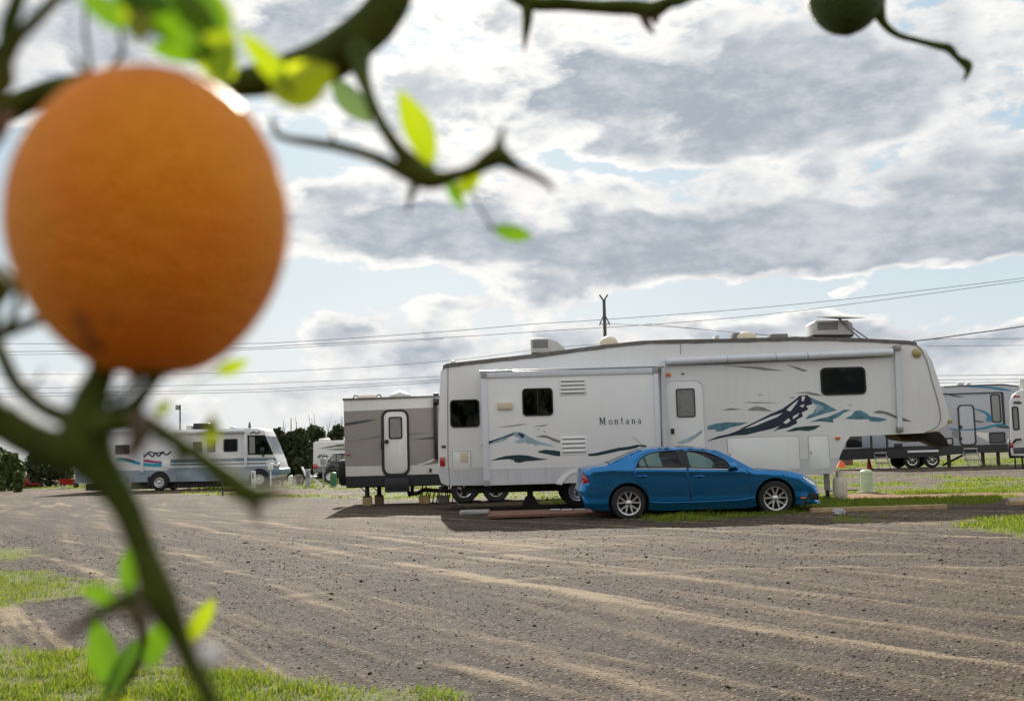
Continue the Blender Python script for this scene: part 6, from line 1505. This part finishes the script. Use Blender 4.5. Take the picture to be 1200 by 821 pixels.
def ground_board():
    Y0 = 23.6; a = gnd(573, 607); b = gnd(735, 603); x0, x1 = a.x, b.x+.8; y0 = a.y; y1 = y0+1.9
    z = .035; root = thing('ground_mat', 'reddish brown boards laid on the gravel under the trailer side', 'mat', (x0, y0, 0))
    nb = 7; w = (y1-y0)/nb
    for k in range(nb): MB().box(x0+random.uniform(-.05, .05), y0+k*w+.006, 0.0, x1, y0+(k+1)*w-.006, z+.02+random.uniform(0, .006), .004).build('board', M['plank'], root)
    for q in (650, 664, 679):
        p = gnd(q, 600); o = MB().box(p.x-.1, p.y-.1, z+.024, p.x+.12, p.y+.16, z+.032, .002).build('paper_scrap', M['paleblue'] if q == 679 else M['white'], None, origin=(p.x, p.y, z))
        tag(o, {650: 'white paper scrap lying furthest left on the brown boards', 664: 'middle white paper scrap on the brown boards', 679: 'pale blue paper scrap nearest the car on the brown boards'}[q], 'litter', 'scraps on the brown boards')
ground_board()
g = gnd(557, 602); tag(MB().box(g.x-.35, g.y-.1, 0.0, g.x+.3, g.y+.7, .07, .012).build('paving_slab', M['conc'], None, origin=tuple(g)), 'grey concrete slab left of the reddish boards under the trailer', 'slab')
def sewer_hose():
    a = gnd(480, 589); a.y = 31.9; X0 = at(483, 585, 31.9).x; X1 = at(532, 585, 31.9).x; Y = 31.9
    root = thing('sewer_hose', 'ribbed grey sewer hose on a folding support under the taupe trailer', 'hose', (X0, Y, 0))
    pts = [(X0-.1, Y, .26), (X0+.15, Y, .27), (X0+.35, Y, .36), (X0+.6, Y, .34), (X1, Y, .30)]; P = catmull(pts, 16); rad = [.055 if i % 2 else .066 for i in range(len(P))]
    MB().tube(P, rad, 10).build('hose', M['mgrey'], root)
    n = 9
    for k in range(n):
        x = X0+.3+(X1-X0-.3)*k/(n-1); MB().tube([(x-.05, Y-.12, 0), (x, Y-.1, .27), (x, Y+.1, .27), (x-.05, Y+.12, 0)], .012, 5).build('support_leg', M['blackrub'], root)
    MB().tube([(X0-.12, Y, .25), (X0-.04, Y, .27)], .085, 12).build('hose_coupling', M['blackrub'], root)
    MB().tube([(X0, Y, .25), (X0+.02, Y+.05, .75)], .05, 10).build('drain_pipe', M['blackrub'], root)
sewer_hose()
for px, lab in ((497.5, 'tan block with jack straps under the trailer, left one'), (520, 'dark block with jack straps under the trailer, right one')):
    Y = 31.0; c = at(px, 585, Y); root = thing('jack_stand', lab, 'jack stand', (c.x, Y, 0))
    MB().box(c.x-.15, Y-.14, 0, c.x+.15, Y+.14, .22, .015).build('block', M['wood' if px < 500 else 'pole'], root)
    for s in (-1, 1): MB().tube([(c.x+s*.12, Y, .22), (c.x, Y, .66)], .02, 6).build('strut', M['dsteel'], root)
for (pa, lab) in (((1018.8, 549), 'tall slim orange traffic cone standing under the far grey trailer'), ((986, 547.5), 'wide orange traffic cone beside the far grey trailer skirt')):
    g = gnd(*pa); wide = pa[0] < 1000; r = .30 if wide else .16; h = .42 if wide else .62; root = thing('traffic_cone', lab, 'traffic cone', tuple(g))
    MB().lathe([(r*1.3, 0), (r*1.3, .04), (r*.95, .05), (.04, h), (0, h)], (g.x, g.y, 0), 'z', 16).build('cone', M['conecol'], root)
    MB().lathe([(r*.62, h*.4), (r*.38, h*.65)], (g.x, g.y, .006), 'z', 16, caps=False).build('band', M['white'], root)
# clutter beyond the far trailer
def pile(px, m, label, name, cat, s=1.):
    g = gnd(px, 545.5); X, Y = g.x, g.y+3; root = thing(name, label, cat, (X, Y, 0))
    MB().box(X-.35*s, Y-.3, 0, X+.35*s, Y+.3, .45*s, .05).build('body', M[m], root); MB().box(X-.38*s, Y-.33, .45*s, X+.38*s, Y+.33, .52*s, .02).build('lid', M['white'], root)
pile(994, 'dgreen', 'green storage box with white lid beneath the far grey trailer', 'storage_box', 'box'); pile(1003, 'cream', 'cream storage box right of the green one beneath far trailer', 'storage_box', 'box', .9); pile(1010, 'plank', 'brown storage box left of the slim traffic cone', 'storage_box', 'box', .8)

def wood_behind():
    """treeline on the far side of the lot, behind the photographer"""
    n = 26000; x = rng.uniform(-70, 90, n); h = 6.5+3.5*fbm(x*.12, x*0, 3, 7)+1.2*fbm(x*.7, x*0, 2, 8); z = h*rng.random(n)**.7; y = -62+rng.normal(size=n)*2.2
    P = np.stack([x, y, z], -1); d1 = rng.normal(size=(n, 3))*.55; d2 = rng.normal(size=(n, 3))*.55
    V = np.stack([P-d1, P+d2, P+d1, P-d2], 1); o = fast_mesh('distant_wood', V.reshape(-1, 3), np.arange(n*4).reshape(n, 4), M['conifer']); o['kind'] = 'stuff'; o['label'] = 'dark line of trees across the lot behind the photographer'; o['category'] = 'wood'
wood_behind()
# ------------------------------------------------------------------ the out-of-focus citrus in front
def stem_mat():
    m = mat('citrus_stem', (.065, .085, .011), .65, var=.4, vscale=60, bump=.25, bscale=300); m.node_tree.nodes['Principled BSDF'].inputs['Specular IOR Level'].default_value = .12; return m
M['stem'] = stem_mat()
M['thorn'] = mat('thorn_tip', (.11, .065, .03), .5, var=.3, vscale=80)
def leafm(name, col, tcol):
    m = bpy.data.materials.new(name); m.use_nodes = True; nt = m.node_tree; N = nt.nodes; L = nt.links; b = N['Principled BSDF']
    tc = N.new('ShaderNodeTexCoord'); n = N.new('ShaderNodeTexNoise'); n.inputs['Scale'].default_value = 90; L.new(tc.outputs['Object'], n.inputs['Vector'])
    mx = N.new('ShaderNodeMix'); mx.data_type = 'RGBA'; mx.inputs[6].default_value = tuple(c*.75 for c in col)+(1,); mx.inputs[7].default_value = tuple(c*1.2 for c in col)+(1,); L.new(n.outputs['Fac'], mx.inputs[0])
    L.new(mx.outputs[2], b.inputs['Base Color']); b.inputs['Roughness'].default_value = .38
    t = N.new('ShaderNodeBsdfTranslucent'); t.inputs['Color'].default_value = tcol+(1,)
    s = N.new('ShaderNodeMixShader'); s.inputs[0].default_value = .6; L.new(b.outputs[0], s.inputs[1]); L.new(t.outputs[0], s.inputs[2]); L.new(s.outputs[0], N['Material Output'].inputs['Surface'])
    return m
M['leaf'] = leafm('citrus_leaf', (.07, .15, .008), (.12, .25, .006)); M['leafy'] = leafm('citrus_leaf_young', (.16, .22, .006), (.36, .46, .006)); M['leafm'] = leafm('citrus_leaf_mid', (.05, .11, .008), (.06, .14, .006)); M['leaf_sunpaint'] = leafm('citrus_leaf_painted_sun', (.22, .30, .01), (.75, .85, .015)); M['leafp'] = leafm('citrus_leaf_grey', (.16, .24, .10), (.10, .16, .05)); M['leafd'] = leafm('citrus_leaf_dark', (.03, .07, .012), (.05, .12, .01))  # brightest leaf colour paints in the sunlight that the branch blocks
def peel(name, c1, c2, tint=None):
    m = bpy.data.materials.new(name); m.use_nodes = True; nt = m.node_tree; N = nt.nodes; L = nt.links; b = N['Principled BSDF']
    tc = N.new('ShaderNodeTexCoord'); n = N.new('ShaderNodeTexNoise'); n.inputs['Scale'].default_value = 30; n.inputs['Detail'].default_value = 4; L.new(tc.outputs['Object'], n.inputs['Vector'])
    mr = N.new('ShaderNodeMapRange'); mr.inputs['From Min'].default_value = .35; mr.inputs['From Max'].default_value = .65; L.new(n.outputs['Fac'], mr.inputs['Value'])
    mx = N.new('ShaderNodeMix'); mx.data_type = 'RGBA'; mx.inputs[6].default_value = c1+(1,); mx.inputs[7].default_value = c2+(1,); L.new(mr.outputs['Result'], mx.inputs[0]); out = mx.outputs[2]
    if tint:
        n3 = N.new('ShaderNodeTexNoise'); n3.inputs['Scale'].default_value = 150; L.new(tc.outputs['Object'], n3.inputs['Vector'])
        for (c_, r_, k_) in tint:
            d_ = N.new('ShaderNodeVectorMath'); d_.operation = 'DISTANCE'; L.new(tc.outputs['Object'], d_.inputs[0]); d_.inputs[1].default_value = c_
            ad = N.new('ShaderNodeMath'); ad.operation = 'MULTIPLY_ADD'; L.new(n3.outputs['Fac'], ad.inputs[0]); ad.inputs[1].default_value = r_*.7; L.new(d_.outputs['Value'], ad.inputs[2])
            q_ = N.new('ShaderNodeMapRange'); q_.inputs['From Min'].default_value = r_*1.5; q_.inputs['From Max'].default_value = r_*.7; q_.inputs['To Max'].default_value = k_; L.new(ad.outputs[0], q_.inputs['Value'])
            m_ = N.new('ShaderNodeMix'); m_.data_type = 'RGBA'; L.new(q_.outputs['Result'], m_.inputs[0]); L.new(out, m_.inputs[6]); m_.inputs[7].default_value = (.16, .035, .004, 1); out = m_.outputs[2]
    L.new(out, b.inputs['Base Color'])
    b.inputs['Roughness'].default_value = .5; b.inputs['Specular IOR Level'].default_value = .3; b.inputs['Subsurface Weight'].default_value = .5; b.inputs['Subsurface Radius'].default_value = (1., .38, .02); b.inputs['Subsurface Scale'].default_value = .022
    v = N.new('ShaderNodeTexVoronoi'); v.inputs['Scale'].default_value = 700; L.new(tc.outputs['Object'], v.inputs['Vector'])
    bp = N.new('ShaderNodeBump'); bp.inputs['Strength'].default_value = .9; bp.inputs['Distance'].default_value = .0022; L.new(v.outputs['Distance'], bp.inputs['Height']); L.new(bp.outputs['Normal'], b.inputs['Normal'])
    return m
M['peel'] = peel('orange_peel', (.95, .24, .0), (.98, .33, .0), [((-.0065, -.0165, -.0200), .0022, .7), ((-.001, -.0175, -.0200), .0014, .6), ((-.006, -.013, -.0235), .003, .75)]); M['gpeel'] = peel('green_peel', (.045, .085, .008), (.07, .12, .012))
def W(px, py, d):
    """point at distance d (metres, along +Y) on the view ray"""
    return at(px, py, d)
def fruit(px, py, wpx, hpx, d, m, label, tiltx=0., flip=False):
    c = W(px, py, d); k = d/FPX; rx = wpx*k/2; rz = hpx*k/2
    root = thing('citrus_fruit', label, 'fruit', tuple(c))
    prof = []; n = 40
    for i in range(n+1):
        t = math.pi*i/n; z = -math.cos(t); r = math.sin(t)
        # neck at the stem end, faint dimple at the other end
        if z < 0: r *= 1-.055*(-z)**1.5
        prof.append((max(r, 1e-6)*rx*(1+.02*z), z*rz*(1-.035*math.exp(-(r/.25)**2)*(1 if z > 0 else 1.6))))
    if flip: prof = [(r, -z) for r, z in prof][::-1]
    mb = MB().lathe(prof, (0, 0, 0), 'z', 64, caps=False)
    out = []
    for v in mb.v:
        w = Vector(v); q = noise.noise(Vector((w.x, w.y, w.z))*45+Vector((px, 0, 0)))*.014+noise.noise(w*110)*.003
        out.append(tuple(c+w*(1+q)))
    mb.v = out; mb.build('peel', M[m], root, angle=80)
    zz = -rz if not flip else rz
    b = c+Vector((0, 0, zz*.94)); s = -1 if not flip else 1
    MB().lathe([(0, .0015*s), (.004, .001*s), (.0045, -.001*s), (.0025, -.004*s)], tuple(b), 'z', 10).build('calyx', M['stem'], root)
    return root
ORANGE = fruit(177, 262, 324, 376, .20, 'peel', 'large ripe orange citrus fruit hanging close to the camera at left')
GREENF = fruit(991, -5, 92, 96, .55, 'gpeel', 'small unripe green citrus fruit at the top edge of the photo')
def citrus():
    g = Vector((-.62, .50, 0)); root = thing('citrus_tree', 'thorny green citrus branches with bright leaves close to the camera', 'tree', tuple(g))
    def br(pts, d, name='branch', m='stem', smooth=5, seg=12):
        """pts: (px, py, radius px[, depth]) with default depth d"""
        Q = []
        for p in pts:
            dd = p[3] if len(p) > 3 else d; w = W(p[0], p[1], dd); Q.append((w.x, w.y, w.z, p[2]*dd/FPX))
        Q = catmull(Q, smooth); rad = [max(q[3], .0002) for q in Q]
        rad = [r*(1+.07*noise.noise(Vector(q[:3])*130)) for r, q in zip(rad, Q)]
        return MB().tube([tuple(q[:3]) for q in Q], rad, seg).build(name, M[m], root)
    # trunk standing left of the camera, outside the frame
    t0 = [(-.62, .50, -.02), (-.60, .49, .5), (-.52, .47, .95), (-.45, .45, 1.25), (-.42, .46, 1.5)]
    MB().tube(catmull(t0, 6), [.030-.0006*i for i in range(25)], 14).build('trunk', M['bark'], root)
    # main stem through the left side, from bottom to the fruit
    br([(262, 900, 11), (248, 825, 11), (226, 780, 11), (207, 738, 13), (188, 700, 20), (170, 650, 16.5), (147, 592, 17), (122, 556, 23), (100, 520, 32), (105, 474, 22), (118, 440, 16), (124, 418, 17, .2)], .2)
    br([(262, 900, 13), (290, 990, 14, .21), (200, 1200, 18, .26), (-400, 1500, 24, .40), (-1100, 1500, 30, .45)], .2)
    br([(100, 530, 28), (60, 524, 24), (30, 510, 23), (0, 492, 22), (-60, 455, 22), (-200, 400, 22, .24), (-700, 300, 26, .4), (-1260, 350, 30, .45)], .2)
    br([(84, 492, 11), (51, 477, 9.5), (20, 450, 9), (2, 415, 8.5), (-4, 395, 8.5), (14, 386, 8), (42, 376, 7), (70, 366, 5)], .215)
    br([(-4, 395, 6), (-6, 360, 6), (2, 338, 12), (-20, 320, 10), (-60, 300, 10)], .215)
    br([(104, 495, 13), (140, 484, 12), (158, 474, 11), (172, 456, 9), (186, 440, 7), (205, 420, 3)], .205)
    br([(130, 470, 6), (150, 455, 6), (168, 436, 7), (178, 424, 6)], .205)
    tw = br([(110, 500, 14), (150, 494, 14), (172, 495, 12), (205, 515, 10.5), (241, 540, 11), (270, 562, 14), (286, 575, 15), (304, 579, 12), (322, 576, 9)], .195)
    br([(320, 576, 9), (338, 574, 6), (360, 572, 1.5)], .195, 'thorn', 'thorn'); br([(210, 520, 8), (211, 537, 6), (209, 558, 1.5)], .195, 'thorn'); br([(295, 582, 10), (299, 596, 7), (304, 614, 1.5)], .195, 'thorn', 'thorn')
    br([(160, 700, 14), (138, 708, 10), (118, 718, 8), (102, 728, 7)], .19); br([(103, 727, 7), (82, 741, 5), (58, 757, 1.5)], .19, 'thorn', 'thorn')
    br([(156, 706, 5), (160, 716, 13), (164, 728, 11), (166, 736, 4)], .19, 'bud_scar', 'thorn')
    br([(158, 494, 5), (160, 484, 10), (165, 505, 12), (158, 522, 10), (150, 538, 5)], .19, 'bud_scar', 'thorn')
    br([(166, 700, 4, .22), (167, 730, 4.5, .30), (168, 758, 4.5), (163, 775, 5), (153, 793, 4.5), (144, 805, 3), (136, 830, 3), (140, 900, 3)], .34)
    br([(-30, 300, 4), (6, 318, 4), (22, 345, 4.5), (14, 372, 5), (0, 396, 5)], .21); br([(8, 345, 3), (24, 332, 2.2), (38, 330, .8)], .21, 'thorn', 'thorn'); br([(30, 458, 3.5), (44, 446, 2.4), (52, 430, .8)], .21, 'thorn'); br([(64, 372, 4), (84, 350, 3), (96, 330, 1.5)], .22, 'thorn')
    # top left
    br([(-70, 60, 16, .30), (-20, 110, 18, .30), (4, 128, 17, .30), (36, 116, 15, .30), (80, 102, 14, .30), (150, 98, 13, .30), (220, 104, 13, .30), (280, 98, 17, .30), (330, 88, 22, .30), (384, 70, 28, .30), (420, 44, 27, .30), (446, 18, 25, .30), (460, -20, 25, .30), (440, -140, 26, .30), (100, -420, 28, .32), (-500, -300, 30, .40), (-1130, 60, 30, .45)], .22, seg=14)
    br([(-40, 60, 12), (2, 60, 10), (10, 30, 10), (22, -6, 10), (30, -60, 10), (-60, -200, 14, .25), (-500, -300, 20, .40)], .2)
    br([(-60, 130, 14), (0, 100, 13), (4, 72, 13), (20, 45, 9), (40, 25, 8), (68, -4, 7.5), (110, -50, 7), (100, -200, 10, .24), (100, -420, 20, .32)], .2)
    br([(-20, 180, 9), (0, 150, 10), (6, 130, 10)], .2, m='thorn')
    br([(101, -10, 2.2), (100, 30, 2.4), (103, 60, 3), (106, 84, 2.5), (110, 98, 2)], .24)
    br([(141, 0, 2.2), (141, 40, 2.8), (144, 60, 3), (134, 74, 3), (126, 84, 2)], .24)
    br([(104, 88, 4), (94, 78, 4), (84, 66, 1.2)], .24, 'thorn', 'thorn')
    # right-hand fork
    br([(418, 60, 18, .295), (424, 86, 10, .285), (439, 130, 7.5), (462, 168, 8), (482, 192, 12), (496, 206, 15), (512, 210, 12), (534, 205, 8), (556, 198, 8.5), (574, 187, 12), (584, 183, 13), (596, 190, 9), (607, 197, 6.5)], .27)
    br([(500, 210, 12), (478, 204, 9), (446, 187, 7.5), (420, 178, 6.5), (391, 171, 6), (360, 166, 5.5), (340, 163, 4.5), (325, 158, 4), (321, 147, 3)], .27)
    br([(606, 197, 6), (629, 207, 5), (641, 215, 4), (650, 224, 2)], .27, 'thorn', 'thorn'); br([(583, 180, 9), (586, 164, 5), (591, 146, 1)], .27, 'thorn'); br([(488, 212, 6), (482, 228, 4.5), (478, 250, 1.2)], .27, 'thorn')
    br([(391, 172, 3), (390, 160, 2.2), (391, 152, 1)], .27, 'thorn', 'thorn')
    br([(322, 150, 4), (319, 143, 3), (318, 136, 1)], .27, 'thorn')
    # top right
    br([(100, -420, 20, .32), (420, -180, 16, .38), (560, -50, 12, .40), (600, -8, 9), (624, 4, 9), (660, 5, 8.5), (700, 8, 8.5), (742, 9, 10), (764, 12, 11), (784, 3, 8), (812, -6, 7), (900, -60, 8, .48), (1010, -110, 9, .55)], .40)
    br([(618, 6, 8), (618, 22, 6), (616, 40, 4.5), (614, 60, 1.2)], .40, 'thorn'); br([(768, 14, 7), (768, 22, 5), (768, 28, 3)], .40, 'thorn', 'thorn'); br([(752, 14, 6), (758, 28, 5), (766, 40, 1.5)], .40, 'thorn', 'thorn')
    br([(1010, -110, 9), (1024, -60, 7.5), (1032, -20, 7), (1030, 10, 8), (1036, 28, 5), (1052, 41, 4), (1076, 48, 3.6), (1100, 54, 4.5), (1112, 57, 5.2), (1122, 68, 4), (1133, 76, 6), (1134, 84, 4), (1129, 95, 1.2)], .55)
    # ---- leaves
    def leaf(base, tip, wpx, d, m='leaf', tilt=.3, curl=.15, d2=None):
        A = W(base[0], base[1], d); B = W(tip[0], tip[1], d2 or d*1.02); ax = B-A; Ln = ax.length; ax.normalize()
        view = ((A+B)/2-Vector((0, 0, EYE))).normalized(); side = ax.cross(view).normalized(); nrm = side.cross(ax)
        side = (side*math.cos(tilt)+nrm*math.sin(tilt)).normalized(); nrm = side.cross(ax)
        w = wpx*d/FPX/2/max(.3, math.cos(tilt)); n = 12; mcount = 5; vs = []
        for i in range(n+1):
            t = i/n; ww = w*(math.sin(math.pi*t**.85)**.75 if 0 < t < 1 else .02)
            for j in range(mcount):
                u = -1+2*j/(mcount-1); vs.append(A+ax*(Ln*t)+side*(ww*u)+nrm*(abs(u)*ww*.28-curl*Ln*t*t+.03*Ln*math.sin(7*t)*u))
        fs = [(i*mcount+j, i*mcount+j+1, (i+1)*mcount+j+1, (i+1)*mcount+j) for i in range(n) for j in range(mcount-1)]
        # short stalk
        mb = MB().add(vs, fs); mb.tube([A-ax*Ln*.06, A+ax*Ln*.04], .0004, 5)
        o = mb.build('leaf', M[m], root, angle=80); return o
    leaf((170, -40), (232, 62), 80, .185, 'leaf', .2); leaf((232, -6), (262, 104), 62, .235, 'leafy', .2); leaf((130, -16), (205, 14), 40, .18, 'leaf', .3); leaf((272, 96), (240, 30), 40, .235, 'leafy', .15)
    leaf((205, -20), (268, 40), 56, .175, 'leaf', .25); leaf((250, 60), (180, 56), 34, .235, 'leaf', .2)
    leaf((318, 112), (390, 84), 56, .215, 'leaf_sunpaint', .2); leaf((342, 108), (288, 40), 28, .215, 'leafy', .3); leaf((150, 30), (98, -6), 34, .185, 'leaf', .2); leaf((168, 50), (150, -20), 36, .18, 'leafy', .2); leaf((262, 52), (236, -20), 46, .19, 'leafy', .2)
    leaf((390, 92), (434, 146), 30, .34, 'leafp', .3)
    leaf((507, 194), (474, 110), 36, .27, 'leafy', .35); leaf((536, 226), (562, 204), 20, .27, 'leafy', .2); leaf((524, 206), (542, 246), 16, .27, 'leaf', .4)
    leaf((578, 268), (626, 277), 20, .31, 'leaf', .3, 0.0); leaf((570, 266), (578, 268), 2, .31, 'leafd')
    leaf((252, 436), (290, 424), 18, .26, 'leafy', .3); leaf((182, 486), (198, 474), 14, .24, 'leafy', .3); leaf((246, 522), (250, 488), 20, .23, 'leafy', .3)
    leaf((148, 697), (153, 640), 22, .28, 'leaf', .3); leaf((140, 706), (100, 689), 19, .28, 'leaf', .5)
    leaf((126, 800), (112, 726), 33, .34, 'leaf', .25, .06); leaf((128, 812), (164, 748), 27, .34, 'leafm', .6, .1); leaf((172, 782), (194, 724), 27, .33, 'leaf', .3); leaf((216, 754), (253, 702), 21, .30, 'leafy', .35)
    leaf((204, 704), (210, 752), 16, .30, 'leafm', .5); leaf((120, 822), (168, 830), 18, .34, 'leafy', .3); leaf((122, 845), (126, 800), 10, .34, 'leafm', .3)
    br([(205, 745, 3, .22), (212, 758, 2, .30), (218, 752, 1.5)], .30); br([(146, 700, 3, .20), (150, 698, 1.6, .28)], .28); br([(128, 822, 1.6), (126, 806, 1.6), (125, 798, 1.2)], .34)
    br([(545, 196, 2, .27), (556, 232, 1.4, .29), (574, 262, 1.3, .31), (582, 269, 1.2, .31)], .3); br([(188, 470, 3, .2), (220, 452, 1.8, .24), (252, 437, 1.3, .26)], .25); br([(205, 520, 3, .2), (236, 524, 1.6, .22), (247, 522, 1.2, .23)], .22); br([(172, 492, 3, .2), (184, 486, 1.4, .24)], .24)
    br([(395, 84, 3, .30), (370, 96, 2, .33), (346, 104, 1.6, .22)], .3); br([(250, 98, 3, .30), (262, 99, 2, .25), (272, 97, 1.6, .235)], .25)
    c = W(247, 767, .17); fl = MB()
    for k in range(5):
        a = k*1.2566; p = c+Vector((math.cos(a)*.0008, 0, math.sin(a)*.0008)); fl.bm(_ellipsoid(tuple(p), (  .0009, .0006, .0009), 10, 6))
    fl.bm(_ellipsoid(tuple(c+Vector((0, -.0004, 0))), (.0009, .0009, .0009), 8, 6)); fl.build('blossom', M['white'], root); br([(243, 800, 2), (246, 785, 2), (247, 770, 2)], .17)
citrus()
